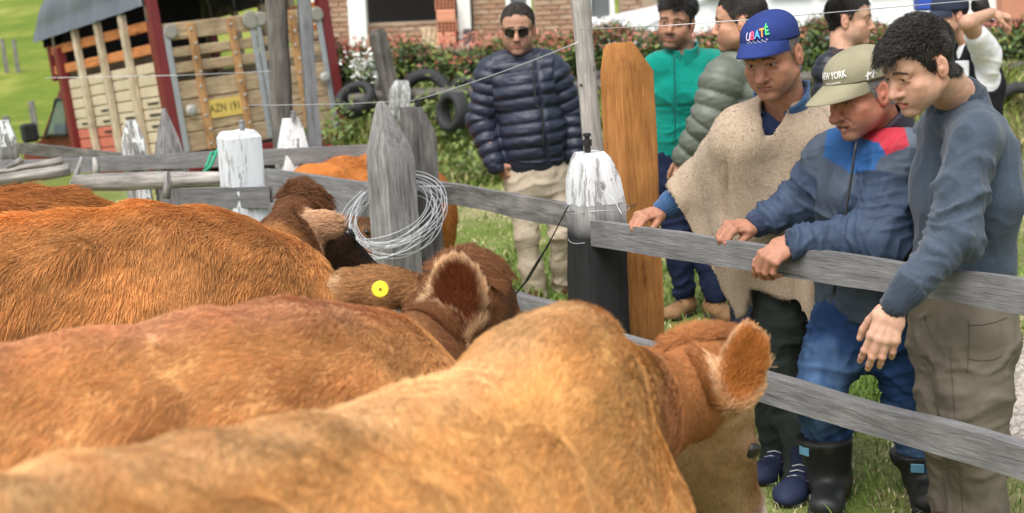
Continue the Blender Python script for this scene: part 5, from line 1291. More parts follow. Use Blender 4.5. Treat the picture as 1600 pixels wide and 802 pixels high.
def woman():
    f, r = axes(78); d = 8.0
    J = dict(fw=f, rt=r, pel=P(1528, 290, d), waist=P(1528, 225, d), chest=P(1526, 130, d), neck=P(1515, 68, d), shL=P(1542, 80, d-.15), shR=P(1500, 84, d+.2), elL=P(1512, 36, d-.36), wrL=P(1550, 20, d-.20), elR=P(1490, 160, d+.25), wrR=P(1460, 210, d+.1),
             hpR=P(1526, 300, d+.08), knR=P(1522, 380, d+.08), anR=P(1526, 452, d+.1), hpL=P(1532, 300, d-.08), knL=P(1526, 385, d-.08), anL=P(1532, 460, d-.06))
    sk = (.50, .285, .19)
    H = make_head(P(1462, 28, d-.03), 72, 8, 0, 1.0, sk, J['neck'], h=.004, neck_r=.046, scalp=(.014, .011, .010), jaw=.92, nose=.9, lip=(.45, .13, .12),
                  hairz=dict(line=[(-.13, -.05), (-.07, -.07), (-.035, -.05), (-.012, .0), (.015, -.005), (.03, .02), (.05, .05), (.075, .065), (.12, .07)]))
    hd = make_hand(J['wrL'], nz(A(.80, .1, -.22)), nz(A(.3, -.3, .9)), -1, ((58, 14, 8), (62, 10, 6), (64, 10, 6), (62, 12, 8)), skin=sk, h=.004, arm=J['wrL']*.75+J['elL']*.25, spread=.06, sc=1.02)
    S = SDF(*bounds(J['shL'], J['elL'], J['wrL'], m=.1), .006); S.chain([J['shL'], J['elL'], J['wrL']], [.052, .044, .027], .01); V, F = S.mesh(2)
    p = person('person in a dark cap, black vest and white shirt raising one bent arm', J, H, [hd, (V, F, np.tile(A(*sk), (len(V), 1)))], sk)
    head_hair(H, p, 9000, .03, .25, (.012, .010, .009), (0, -1, .15), rad=.0009, npt=4)
    S = SDF(*bounds(P(1531, 6, d+.02), m=.12), .008); S.ell(P(1531, 8, d+.02), (.05, .05, .055), k=0); S.ell(P(1537, 20, d+.02), (.03, .03, .05), k=.02); V, F = S.mesh(1)
    mobj('hair_bun', V+vnormals(V, F)*(.006*fbm(V*50, 2, 1))[:, None], F, plain('bun_hair', (.014, .011, .010), .5, .3, 60, .6, 150), p)
    m = fabric('cap_cotton', 600, .9, .3, .1); cap(H, p, (.030, .036, .060), m, brim=.075)
    MB().lathe(to_w(H, (.079, -.012, -.05)), A(-.1, -1, 0), [(.001, -.006), (.009, -.003), (.011, .002), (.006, .006)], 10).build('earring', plain('pearl', (.75, .72, .66), .25, .1, bmp=0), p, smooth=True)
    T = SDF(*bounds(J['pel'], J['neck'], J['shL'], J['elL'], J['shR'], J['elR'], m=.2), .009)
    torso(T, J, (.135, .105), (.15, .115), .05); T.chain([J['shL']-A(0, 0, .02), J['shL']*.45+J['elL']*.55], [.085, .062], .03); T.chain([J['shR'], J['elR']], [.065, .055], .03)
    T.econe(J['shL']*.45+J['elL']*.55, J['elL'], (.058, .058), (.06, .06), r, 0, 'sub') if False else None
    T.ell(J['shL']-A(0, 0, .07)-f*.02, (.055, .07, .09), k=.03)
    garment('white_shirt', T, p, cloth, (.82, .82, .84), lambda V, N: .006*fbm(V*9, 3, 2)+folds(V, [J['pel'], J['shL']], [(.6, .2, 1)], .009, 45, 2), 2)
    T = SDF(*bounds(J['pel'], J['neck'], J['shL'], J['shR'], m=.2), .008)
    torso(T, J, (.15, .12), (.166, .132), .056); T.chain([J['shL']-A(0, .05, .0)+f*.02, J['shL']-A(0, .10, .11)-f*.015], [.085, .095], .0, 'sub') if False else None
    T.ell(J['shL']+A(.0, -.06, -.075)-f*.03, (.095, .15, .15), np.stack([f, r, A(0, 0, 1)], 1), .01, 'sub')
    T.cone(J['neck']+f*.12-A(0, 0, .10), J['neck']+f*.06+A(0, 0, .06), .035, .06, .01, 'sub')
    g, V, F = garment('vest', T, p, cloth, (.012, .012, .016), lambda V, N: .006*fbm(V*9, 3, 5), 2)
    b = P(1503, 108, d-.16); MB().box(b, (.075, .008, .09), np.stack([nz(A(.8, -.5, 0)), nz(A(.5, .8, 0)), A(0, 0, 1)], 1), .003).build('badge', plain('badge_white', (.75, .78, .80), .4, .1), p)
    for k, (c, dx, dz) in enumerate((((.85, .62, .04), .012, -.015), ((.12, .45, .12), .014, .012), ((.75, .15, .05), .022, -.03))):
        MB().box(b+A(dx, -.006, dz), (.022, .004, .022), np.stack([nz(A(.8, -.5, 0)), nz(A(.5, .8, 0)), A(0, 0, 1)], 1), 0).build('badge_print', plain('badge_%d' % k, c, .4, .1, bmp=0), p)
    trousers(p, J, [.095, .082, .066, .058, .055], denim, (.015, .018, .03), waist=(.15, .12), h=.012)
    for s in 'LR':
        a = J['an'+s]*[1, 1, 0]+A(0, 0, gz(*J['an'+s][:2])); shoe('shoe', a-f*.08, a+f*.16, None, p, (.04, .03, .025), (.02, .02, .02), ankle=J['an'+s], h=.009)
    MB().tube([J['wrL']+nz(A(0, math.cos(t), math.sin(t)))*.031+A(-.01, 0, 0) for t in np.linspace(0, 6.283, 22)[:-1]], .002, 5, closed=True).build('bracelet', steel, p, smooth=True)
def man_poncho():
    f, r = axes(34); d = 4.5
    J = dict(fw=f, rt=r, pel=P(1245, 420, d+.1), waist=P(1240, 345, d+.08), chest=P(1230, 250, d+.05), neck=P(1228, 178, d), shR=P(1162, 205, d-.02), shL=P(1292, 196, d+.2),
             elR=P(1098, 290, d+.16), wrR=P(1034, 329, 4.72), elL=P(1315, 320, d+.25), wrL=P(1290, 400, d+.1),
             hpR=P(1222, 445, d+.05), knR=P(1216, 590, d-.0), anR=P(1226, 715, d+.02), hpL=P(1272, 445, d+.15), knL=P(1262, 590, d+.05), anL=P(1258, 755, d-.18))
    sk = (.43, .205, .125)
    H = make_head(P(1189, 101, d-.17), 33, 19, 3, 1.01, sk, J['neck'], stub=(.20, .12, .10), stubamt=.25, full=1.25, age=1.0, wide=1.07, nose=1.22, jaw=1.08, lip=(.30, .115, .09), cheek=(.42, .15, .09), brow=(.06, .045, .04), scalp=(.16, .13, .115), neck_r=.060,
                  hairz=dict(line=[(-.13, -.05), (-.07, -.065), (-.035, -.04), (-.014, .0), (.015, -.012), (.03, .012), (.05, .05), (.075, .07), (.12, .075)]))
    hd = make_hand(J['wrR'], nz(A(-.78, -.46, -.12)), nz(A(-.25, -.30, .92)), 1, ((42, 55, 30), (45, 58, 30), (45, 60, 30), (45, 60, 30)), thumb=(.80, .28, -.45), tcurl=.25, skin=(.40, .19, .115), arm=J['wrR']*.6+J['elR']*.4, age=1)
    p = person('person in a beige woollen poncho and blue cap resting one hand on the top rail', J, H, [hd], sk)
    head_hair(H, p, 7000, .008, .5, (.20, .17, .155), (0, -.3, -1), rad=.0006, npt=3, zmax=.05)
    m = fabric('cap_cotton', 600, .9, .3, .1); cr = (.0865, .110, .080); o, cx = cap(H, p, (.022, .040, .165), m, crown=cr, brim=.072, droop=.014, front=.066, back=.018, cz=.048)
    az = .0
    for ch, u, colr, dv in (('U', -.036, (.62, .55, .72), -.004), ('B', -.0185, (.75, .10, .22), -.001), ('A', .000, (.10, .38, .72), .001), ('T', .018, (.85, .30, .03), .003), ('É', .036, (.08, .62, .16), .006)):
        V, F = text_mesh(ch, .034, bold=.0009); cap_text(H, o, cx, cr, V*.88+A(u+.012, dv, 0), F, az, .042, colr)
    sc_ = [(u, .0035*math.sin(u*420)+.002*math.sin(u*830)) for u in np.linspace(-.038, .036, 60)]
    W = MB(); W.V = []; 
    Q = [(u, v+.0009) for u, v in sc_]+[(u, v-.0009) for u, v in sc_[::-1]]; n = len(sc_); Fq = [(i, i+1, 2*n-2-i, 2*n-1-i) for i in range(n-1)]
    cap_text(H, o, cx, cr, np.array([(u+.010, v-.0175, 0) for u, v in Q]), Fq, az, .041, (.75, .75, .78), 'script_line')
    # shirt: collar, chest in the V neck, ribbed cuff
    S = SDF(*bounds(J['waist'], J['neck'], J['shR'], J['shL'], J['elR'], J['wrR'], m=.14), .006)
    torso(S, J, (.14, .10), (.155, .112), .045, .04); 
    S.cone(J['neck']+f*.09+A(0, 0, .10), J['neck']+f*.105-A(0, 0, .03), .05, .006, .005, 'sub')
    S.chain([J['shR'], J['elR'], J['wrR']*.72+J['elR']*.28], [.06, .058, .046], .02); S.cone(J['wrR']*.74+J['elR']*.26, J['wrR']*.97+J['elR']*.03, .041, .036, .006)
    def dsp(V, N):
        d_, arc, s_ = polyparam(V, [J['elR'], J['wrR']]); L = np.linalg.norm(J['wrR']-J['elR']); ax = nz(J['wrR']-J['elR']); q = V-J['elR']; u1 = nz(np.cross(ax, A(0, 0, 1))); u2 = np.cross(ax, u1); an = np.arctan2(q@u1, q@u2)
        return .003*np.sin(an*26)*(arc > .62*L)*(arc < L*1.1)*(d_ < .07)+.003*fbm(V*14, 2, 1)
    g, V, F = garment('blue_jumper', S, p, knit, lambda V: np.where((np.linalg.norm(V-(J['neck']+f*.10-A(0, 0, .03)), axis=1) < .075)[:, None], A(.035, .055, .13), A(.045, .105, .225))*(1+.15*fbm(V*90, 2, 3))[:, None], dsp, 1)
    collar(g, knit, (.050, .115, .24), J['neck']-A(0, 0, .012)-f*.004, A(0, 0, 1)+f*.30, f, .082, .076, .105, gap=62, low=.45, inner=(.03, .05, .11), lay=.02)
    collar(g, cloth, (.045, .07, .15), J['neck']-A(0, 0, .012)+f*.004, A(0, 0, 1)+f*.30, f, .072, .066, .085, gap=46, low=.5, lay=.015)
    # poncho: a hollow sheet draped from the shoulders and the forward arm, with a V neck and an uneven hem
    lo, hi = bounds(J['pel']-A(0, 0, .3), J['neck'], J['shR'], J['shL'], J['elR'], J['elL'], m=.24)
    S = SDF(lo, hi, .0075)
    torso(S, J, (.205, .150), (.180, .130), .060, .07)
    S.econe(J['waist'], J['pel']-A(0, 0, .28), (.225, .165), (.265, .190), r, .05)
    S.cone(J['shR']-A(0, 0, .05)+f*.02, J['waist']+r*.10+f*.05, .09, .12, .08)
    w = P(1066, 312, 4.66); S.chain([J['shR']-A(0, 0, .01), J['elR'], w], [.060, .076, .060], .08); S.chain([J['shL'], J['elL'], J['wrL']], [.07, .08, .07], .07)
    for a, b, ra, rb in ((w, P(1150, 540, 4.62), .042, .05), (J['elR'], P(1165, 530, 4.6), .062, .07), (J['elR']*.5+J['shR']*.5, P(1185, 540, 4.56), .075, .085)): S.cone(a, b, ra, rb, .05)
    S.cone(J['neck']-A(0, 0, .07)-f*.01, J['neck']+A(0, 0, .012)+f*.01, .105, .080, .06)
    X, Y, Z = S.grid()
    S.d = np.maximum(S.d, -(S.d+.016))
    S.cone(J['neck']+f*.165-A(0, 0, .085), J['neck']+f*.09+A(0, 0, .04), .003, .044, .006, 'sub'); S.cone(J['neck']+f*.125-A(0, 0, .080), J['neck']+f*.06+A(0, 0, .05), .003, .046, .006, 'sub'); S.cone(J['neck']-A(0, 0, .04)+f*.01, J['neck']+f*.03+A(0, 0, .12), .058, .070, .006, 'sub')
    hemx = [1040, 1100, 1132, 1150, 1164, 1172, 1214, 1246, 1258, 1275, 1320, 1400]; hemy = [300, 420, 470, 512, 500, 458, 466, 476, 508, 520, 524, 500]
    hz = np.array([P(a, b, d-.1) for a, b in zip(hemx, hemy)]); zx = np.interp(X*(4.4/np.maximum(Y, 1)), hz[:, 0], hz[:, 2]); back = (X-J['pel'][0])*f[0]+(Y-J['pel'][1])*f[1]
    zx = np.where(back < -.02, np.interp(X, [hz[2, 0], hz[3, 0], hz[-1, 0]], [hz[3, 2]-.02]*3), zx)
    S.d = np.maximum(S.d, (zx-Z).astype(np.float32))
    S.cone(w+nz(w-J['elR'])*.02, w+nz(w-J['elR'])*.14, .056, .07, .0, 'sub')
    def dsp(V, N):
        u = (V-J['chest'])@r; v = (V-J['chest'])@f; dn = np.clip((J['neck'][2]-.10-V[:, 2])/.42, 0, 1.3)
        q = np.sin(u*34+2.2*fbm(V*A(2.5, 2.5, 1.0), 2, 3)+v*12)*.6+np.sin(u*17+1.0+1.5*fbm(V*A(2, 2, .8), 2, 6))
        return q*.018*dn+crease(V, 5, .007, 41, (1, 1, .3))*dn+.004*fbm(V*9, 2, 1)-.018*np.exp(-((pix(V)[0]-1134-.05*(pix(V)[1]-300))/7)**2)*sst(pix(V)[1], 215, 290)
    g, V, F = garment('poncho', S, p, felt, lambda V: np.tile(A(.45, .35, .255), (len(V), 1))*(1+.10*fbm(V*5, 2, 4))[:, None], dsp, 2)
    N = vnormals(V, F); f_, wt = sample_faces(V, F, 26000); q = (V[F[f_]]*wt[:, :, None]).sum(1); nn = (N[F[f_]]*wt[:, :, None]).sum(1); k = rng.random(len(q))
    hair('nap', q, nn, rng.standard_normal((len(q), 3))+A(0, 0, -.6), .011, .6, A(.45, .35, .255)[None, :]*(.55+.85*k)[:, None], .0005, g, fur_m, 3)
    trousers(p, J, [.100, .088, .080, .074, .072], cloth, (.022, .028, .024), waist=(.15, .12), h=.008, knee_amp=.012)
    for s, t in (('R', A(-.6, -.8, 0)), ('L', A(-.5, -.85, 0))):
        t = nz(t); a = J['an'+s]*[1, 1, 0]+A(0, 0, .0); o = shoe('sneaker', a-t*.07, a+t*.21, None, p, (.018, .024, .055), (.34, .34, .36), w=.043, ankle=a+A(0, 0, .11), lace=(.45, .45, .48))
        b = a+t*.075+np.cross(t, A(0, 0, 1))*-.0445*-1+A(0, 0, .05); sd = nz(np.cross(A(0, 0, 1), t)); b = a+t*.07+A(0, 0, .052)+sd*.043
        K = MB(); cvs = [(-.05, .012), (-.035, -.004), (-.015, -.006), (.01, .003), (.045, .020)]; wd = [.0005, .006, .0075, .005, .0005]
        n = len(cvs); K.add([b+t*u+A(0, 0, v+w_)+sd*.004 for (u, v), w_ in zip(cvs, wd)]+[b+t*u+A(0, 0, v-w_)+sd*.004 for (u, v), w_ in zip(cvs, wd)]+[b+t*u+A(0, 0, v+w_)+sd*-.004 for (u, v), w_ in zip(cvs, wd)]+[b+t*u+A(0, 0, v-w_)-sd*.004 for (u, v), w_ in zip(cvs, wd)], [(i, i+1, n+i+1, n+i) for i in range(n-1)]+[(2*n+i, 3*n+i, 3*n+i+1, 2*n+i+1) for i in range(n-1)]+[(i, 2*n+i, 2*n+i+1, i+1) for i in range(n-1)]+[(n+i, n+i+1, 3*n+i+1, 3*n+i) for i in range(n-1)])
        K.build('side_mark', plain('mark_pale', (.72, .55, .52), .5, .1, bmp=0), o)
def man_jacket():
    f, r = axes(56); d = 4.22
    J = dict(fw=f, rt=r, pel=P(1362, 478, d+.05), waist=P(1362, 400, d+.04), chest=P(1362, 300, d), neck=P(1380, 214, d), shR=P(1302, 250, d+.10), shL=P(1412, 252, d-.17),
             elR=P(1250, 320, d+.16), wrR=P(1178, 352, 4.36), elL=P(1374, 372, d-.22), wrL=P(1236, 377, 4.08),
             hpR=P(1322, 505, d+.03), knR=P(1280, 610, d-.02), anR=P(1296, 770, d), hpL=P(1400, 505, d+.02), knL=P(1424, 620, d+.02), anL=P(1446, 790, d))
    sk = (.43, .185, .115)
    H = make_head(P(1310, 160, d-.14), 60, 18, 2, 1.01, sk, J['neck'], stub=(.28, .19, .16), stubamt=.35, age=1.5, wide=1.0, nose=1.25, jaw=1.0, lid=.75, mouth_open=.006, lip=(.40, .17, .13), cheek=(.50, .15, .10), brow=(.12, .10, .09), scalp=(.25, .23, .21), neck_r=.058, ear=1.12,
                  hairz=dict(line=[(-.13, -.04), (-.07, -.06), (-.035, -.045), (-.014, .0), (.012, -.02), (.03, .01), (.05, .05), (.075, .07), (.12, .075)]))
    skh = (.40, .19, .12)
    h1 = make_hand(J['wrR'], nz(A(-.84, -.36, .02)), nz(A(-.15, -.35, .92)), 1, ((62, 50, 25), (55, 62, 35), (55, 62, 35), (55, 62, 35)), thumb=(.80, .20, -.55), tcurl=.25, skin=skh, arm=J['wrR']*.6+J['elR']*.4, age=1)
    h2 = make_hand(J['wrL'], nz(A(-.76, -.22, -.44)), nz(A(-.36, -.62, .70)), -1, ((52, 22, 12), (56, 40, 22), (58, 46, 25), (58, 52, 28)), thumb=(.6, .5, -.5), skin=skh, arm=J['wrL']*.6+J['elL']*.4, age=1, spread=.12)
    p = person('person in a khaki cap and blue jacket with a red shoulder leaning on the rail', J, H, [h1, h2], sk)
    head_hair(H, p, 7000, .016, .35, lambda q: A(.42, .41, .40)*(.4+.9*rng.random(len(q)))[:, None], (0, -.5, -1), rad=.0006, npt=3, zmax=.05)
    m = fabric('cap_cotton', 600, .9, .3, .1); cr = (.086, .110, .084); o, cx = cap(H, p, (.27, .25, .165), m, crown=cr, brim=.092, droop=.020, arch=.012, front=.050, back=.012, cz=.042, under=(.30, .28, .20))
    V, F = text_mesh('NEW YORK', .026, bold=.0006); cap_text(H, o, cx, cr, V*[.72, 1, 1]+A(.010, 0, 0), F, -.05, .036, (.78, .77, .74))
    B = MB()
    for k in range(9): B.add([(-.028+k*.0065+a, -.0025+b, 0) for a, b in ((0, 0), (.0042, 0), (.0042, .005+.0012*(k % 2)), (0, .005))], [(0, 1, 2, 3)])
    cap_text(H, o, cx, cr, np.array(B.V)+A(.010, -.020, 0), B.F, -.05, .036, (.74, .73, .70), 'small_lettering')
    E = MB()
    for pts in (((-.014, -.010), (-.006, .012), (.002, -.010), (.010, .012), (.015, -.004)), ((-.016, .002), (0, .006), (.014, .010))):
        n = len(pts); E.add([(x, y+.002, 0) for x, y in pts]+[(x+.003, y-.002, 0) for x, y in pts], [(i, i+1, n+i+1, n+i) for i in range(n-1)])
    cap_text(H, o, cx, cr, np.array(E.V), E.F, -1.28, .012, (.74, .73, .70), 'side_emblem')
    S = SDF(*bounds(J['pel'], J['neck'], J['shR'], J['shL'], J['elR'], J['elL'], J['wrR'], J['wrL'], m=.2), .0062)
    torso(S, J, (.165, .135), (.178, .138), .080, .05)
    S.chain([J['shR'], J['elR'], J['wrR']*.85+J['elR']*.15], [.086, .072, .048], .035); S.chain([J['shL'], J['elL'], J['wrL']*.85+J['elL']*.15], [.090, .080, .052], .035)
    S.cone(J['neck']+f*.10+A(0, 0, .10), J['neck']+f*.115-A(0, 0, .035), .045, .006, .006, 'sub')
    S.econe(J['pel']-A(0, 0, .06), J['waist'], (.168, .142), (.168, .138), r, .04); S.plane(P(1362, 490, d+.05), (0, 0, -1))
    LR = [J['shR'], J['elR'], J['wrR']]; LL = [J['shL'], J['elL'], J['wrL']]
    def dsp(V, N):
        px, py = pix(V); z = np.exp(-((px-(1338-(py-221)*.147))/2.6)**2)*((V-J['chest'])@f > .03)
        dR, aR, _ = polyparam(V, LR); dL, aL, _ = polyparam(V, LL)
        return folds(V, LR, [(.26, .16, .9), (.46, .10, 1.0), (.12, .1, .5)], .015, 55, 2)*(dR < .11)+folds(V, LL, [(.27, .17, 1.0), (.50, .12, 1.1), (.10, .1, .5)], .018, 50, 5)*(dL < .12)+.006*fbm(V*7, 3, 9)+crease(V, 9, .011, 3)-.007*z+folds(V, [J['pel'], J['neck']], [(.1, .14, .7)], .010, 45, 7)
    def colf(V):
        px, py = pix(V); c = np.tile(A(.064, .083, .117), (len(V), 1)); dL, aL, _ = polyparam(V, LL); dR, aR, _ = polyparam(V, LR)
        fr = (V-J['chest'])@f > -.06
        sl = ((dL < .12) & (aL > .06) & (py > 231+(px-1385)*.02)) | ((dR < .105) & (aR > .05) & (px < 1300))
        c[sl] = (.044, .067, .115)
        bl = inpoly(px, py, [(1296, 185), (1286, 244), (1330, 271), (1349, 273), (1366, 266), (1374, 247), (1385, 242), (1373, 223), (1349, 214), (1330, 190)]) & fr & ~sl; c[bl] = (.022, .092, .255)
        rd = inpoly(px, py, [(1346, 216), (1373, 223), (1385, 243), (1420, 229), (1416, 208), (1404, 180), (1360, 205)]); c[rd] = (.45, .033, .055)
        yk = (px > 1404) & (py < 231) & ~rd & (px-1404 > (py-184)*.3); c[yk] = (.115, .14, .18)
        nb = J['neck']-A(0, 0, .018); col_ = (np.linalg.norm((V-nb)*[1, 1, 0], axis=1) < .105) & (V[:, 2] > J['neck'][2]+.005); c[col_] = (.040, .036, .052)
        return c*(1+.07*fbm(V*16, 2, 2))[:, None]
    g, V, F = garment('jacket', S, p, jacket_m, colf, dsp, 1, csm=0)
    collar(g, jacket_m, (.040, .036, .052), J['neck']-A(0, 0, .012)-f*.012, A(0, 0, 1)+f*.42, f, .094, .088, .115, gap=44, low=.4, inner=(.03, .03, .04), lay=.02, t=.012)
    for nm, L in (('R', LR), ('L', LL)):
        a = L[2]*.86+L[1]*.14; b = L[2]*.985+L[1]*.015; S = SDF(*bounds(a, b, m=.09), .005); S.cone(a, b, .043, .037, 0); S.cone(b, b+(b-a), .030, .030, 0, 'sub')
        ax = nz(b-a); u1 = nz(np.cross(ax, A(0, 0, 1))); u2 = np.cross(ax, u1)
        garment('cuff', S, g, knit, (.035, .045, .085), lambda V, N: .0022*np.sin(30*np.arctan2((V-a)@u1, (V-a)@u2)), 1)
    MB().tube([P(1338-(y-221)*.147, y, d-.165-.014*math.sin((y-221)/60)) for y in range(222, 466, 14)], .004, 5).build('zip', plain('zip_dark', (.03, .03, .03), .4), g, smooth=True)
    JT = dict(J); JT['anR'] = P(1298, 690, d); JT['anL'] = P(1444, 716, d)
    trousers(p, JT, [.104, .094, .078, .072, .070], denim, lambda V: mixc(np.tile(A(.020, .050, .130), (len(V), 1)), (.088, .16, .29), np.clip(.10+.75*fbm(V*A(7, 7, 5), 3, 4)+.35*noise(V*A(60, 60, 25), 6), 0, .85)), waist=(.150, .12), h=.0075, knee_amp=.012, crs=.013)
    for s, t in (('R', A(-.28, -.95, 0)), ('L', A(-.2, -.97, 0))):
        t = nz(t); a = J['an'+s]*[1, 1, 0]; top = J['kn'+s]*.52+J['an'+s]*.48; top[2] = P(1300, 680, d)[2] if s == 'R' else P(1445, 706, d)[2]
        S = SDF(*bounds(a-t*.1, a+t*.24, top+A(0, 0, .06), m=.1), .007)
        S.cone(a+A(0, 0, .09), top, .066, .088, .02); S.econe(a-t*.01+A(0, 0, .04), a+t*.17+A(0, 0, .035), (.048, .042), (.052, .034), np.cross(t, A(0, 0, 1)), .04); S.ell(a-t*.02+A(0, 0, .05), (.06, .06, .06), k=.04)
        S.cone(top+A(0, 0, .055), top+A(0, 0, .14), .075, .080, 0, 'sub'); S.plane(top, (0, 0, 1)); S.plane(a+A(0, 0, .002), (0, 0, -1))
        L = [top, a+A(0, 0, .09)]
        b, V, F = garment('rubber_boot', S, p, rubber, lambda V: A(.014, .015, .015)*(1+.35*fbm(V*9, 3, 3))[:, None]+A(.05, .04, .03)*np.clip(fbm(V*14, 3, 8)-.05, 0, 1)[:, None]*1.1, lambda V, N: folds(V, L, [(.28, .09, 1)], .012, 60, 2), 2)
        S = SDF(*bounds(a-t*.1, a+t*.24, m=.08), .006); S.econe(a-t*.03+A(0, 0, .012), a+t*.18+A(0, 0, .012), (.052, .016), (.056, .016), np.cross(t, A(0, 0, 1)), 0, e=3); V, F = S.mesh(1); mobj('sole', V, F, plain('boot_sole', (.02, .02, .02), .7), b)
        tagp = top-A(0, 0, .03)+(A(-.30, -.95, 0)*.083 if s == 'L' else A(-.85, -.52, 0)*.083)
        MB().box(tagp-A(0, 0, .0), (.04, .006, .028), frame(nz(A(.95, -.3, 0)) if s == 'L' else nz(A(.52, -.85, 0)), A(.3, .95, 0)), .002).build('boot_label', plain('label_blue', (.12, .30, .42), .5, .3), b)
def man_sweater():
    f, r = axes(62); d = 3.86
    J = dict(fw=f, rt=r, pel=P(1503, 488, d+.06), waist=P(1503, 420, d+.05), chest=P(1508, 300, d), neck=P(1499, 156, d-.02), shR=P(1468, 225, d+.16), shL=P(1522, 218, d-.17),
             elR=P(1450, 360, d+.25), wrR=P(1400, 450, d+.25), elL=P(1486, 372, d-.26), wrL=P(1397, 478, 3.52),
             hpR=P(1482, 525, d+.13), knR=P(1490, 680, d+.06), anR=P(1510, 880, d+.05), hpL=P(1518, 525, d-.03), knL=P(1524, 690, d-.06), anL=P(1535, 900, d-.02))
    sk = (.56, .325, .225)
    H = make_head(P(1399, 123, d-.20), 66, 25, -2, .95, sk, J['neck'], stub=(.30, .20, .16), stubamt=.30, wide=.97, nose=1.08, ear=.92, lid=.55, mouth_open=.004, lip=(.62, .20, .18), cheek=(.60, .25, .18), brow=(.022, .016, .013), scalp=(.018, .014, .012), neck_r=.056,
                  hairz=dict(line=[(-.13, -.055), (-.075, -.075), (-.04, -.06), (-.020, -.02), (-.004, .0), (.012, -.026), (.030, -.005), (.045, .030), (.062, .055), (.085, .062), (.12, .066)]))
    hd = make_hand(J['wrL'], nz(A(-.36, -.10, -.92)), nz(A(-.30, -.93, .10)), -1, ((24, 20, 10), (20, 24, 12), (22, 28, 14), (28, 32, 15)), thumb=(.72, .40, -.45), skin=sk, arm=J['wrL']*.6+J['elL']*.4, spread=.13, sc=1.02)
    p = person('person with curly black hair in a slate blue jumper, one arm hanging over the rail', J, H, [hd], sk)
    top = lambda q: sst(q[:, 2]+.25*q[:, 1], .045, .095)
    head_hair(H, p, 18000, .030, .32, lambda q: A(.022, .018, .016)*(.5+1.0*rng.random(len(q)))[:, None], lambda q: np.stack([0*q[:, 0], -.85+0*q[:, 1], -.45+0*q[:, 2]], 1), rad=.0006, wav=.003, npt=6, lenf=lambda q: .35+.6*sst(-q[:, 1], .03, .09), name='hair')
    head_hair(H, p, 9000, .036, .55, lambda q: A(.026, .021, .019)*(.35+1.5*(.5+.5*noise(q*55, 4)))[:, None], lambda q: np.stack([q[:, 0]*3+.9*noise(q*22, 1), .9+.9*noise(q*20, 2), .1+.7*noise(q*20, 3)], 1), rad=.0009, npt=12, curl=.0055, freq=1.1, lenf=lambda q: (.02+.98*top(q))*(.8+.5*sst(q[:, 1], .02, .08)), name='curls')
    # jumper
    S = SDF(*bounds(J['pel'], J['neck'], J['shR'], J['shL'], J['elR'], J['elL'], J['wrR'], J['wrL'], m=.2), .007)
    torso(S, J, (.150, .108), (.165, .110), .058, .05)
    S.ell(J['chest']-f*.04+A(0, 0, .08), (.13, .09, .16), np.stack([r, f, A(0, 0, 1)], 1), .05)
    S.chain([J['shL'], J['elL'], J['wrL']*.78+J['elL']*.22], [.074, .062, .046], .03); S.chain([J['shR'], J['elR'], J['wrR']], [.07, .06, .045], .03)
    S.cone(J['wrL']*.80+J['elL']*.20, J['wrL']*.985+J['elL']*.015, .041, .037, .008)
    S.econe(J['neck']-A(0, 0, .05), J['neck']-A(0, 0, .01), (.095, .092), (.078, .076), r, .02)
    S.plane(J['pel']-A(0, 0, .02), (0, 0, -1)) if False else None
    S.plane(P(1500, 494, d), (0, .06, -1))
    LL = [J['shL'], J['elL'], J['wrL']]; Ltot = sum(np.linalg.norm(LL[i+1]-LL[i]) for i in range(2)); ax = nz(LL[2]-LL[1]); u1 = nz(np.cross(ax, A(0, 0, 1))); u2 = np.cross(ax, u1); hz = P(1500, 472, d)[2]
    def zones(V):
        dL, aL, _ = polyparam(V, LL); cuff = (dL < .07) & (aL > Ltot*.865); hem = (V[:, 2] < hz) & ~(dL < .085)
        nk = (np.linalg.norm((V-J['neck'])*[1, 1, .0], axis=1) < .098) & (V[:, 2] > J['neck'][2]+.008); return dL, aL, cuff, hem, nk
    def dsp(V, N):
        dL, aL, cuff, hem, nk = zones(V); q = V-LL[1]; an = np.arctan2(q@u1, q@u2); t = V-J['pel']; ah = np.arctan2(t@r, t@f); tn = V-J['neck']; a3 = np.arctan2(tn@r, tn@f)
        sm = np.exp(-((dL-.115)/.006)**2)*(aL < .1)*0
        return folds(V, LL, [(.24, .14, .95), (.34, .08, .6), (.50, .07, .5), (.06, .08, .25)], .024, 46, 2, 3.0)*(dL < .11)*(~cuff)+.0022*np.sin(an*22)*cuff+.002*np.sin(ah*64)*hem+.002*np.sin(a3*44)*nk+.005*fbm(V*A(6, 6, 3.5), 3, 9)*(~cuff)+crease(V, 7, .010, 21, (1, 1, .5))*(~cuff)*(~nk)+folds(V, [J['pel'], J['neck']], [(.06, .12, .55)], .010, 40, 7)-.004*sm
    def colf(V):
        dL, aL, cuff, hem, nk = zones(V); c = A(.056, .076, .106)*(1+.10*fbm(V*30, 2, 2)+.16*noise(V*A(130, 130, 260), 5))[:, None]
        return np.where((cuff | hem | nk)[:, None], c*.62, c)
    g, V, F = garment('jumper', S, p, knit, colf, dsp, 1)
    collar(g, knit, (.034, .046, .064), J['neck']-A(0, 0, .022), A(0, 0, 1)+f*.22, f, .086, .074, .046, gap=.5, low=.1, wav=.001, t=.011)
    t, V, F = trousers(p, J, [.110, .098, .084, .079, .078], cloth, lambda V: A(.175, .150, .112)*(1+.08*fbm(V*8, 3, 4))[:, None], waist=(.160, .128), h=.0075, knee_amp=.009)
    # slanted front pocket and back pocket as stitched edges
    tm = plain('trouser_edge', (.135, .115, .086), .9)
    from mathutils.bvhtree import BVHTree
    bv = BVHTree.FromPolygons([tuple(v) for v in V], [tuple(int(i) for i in q) for q in F])
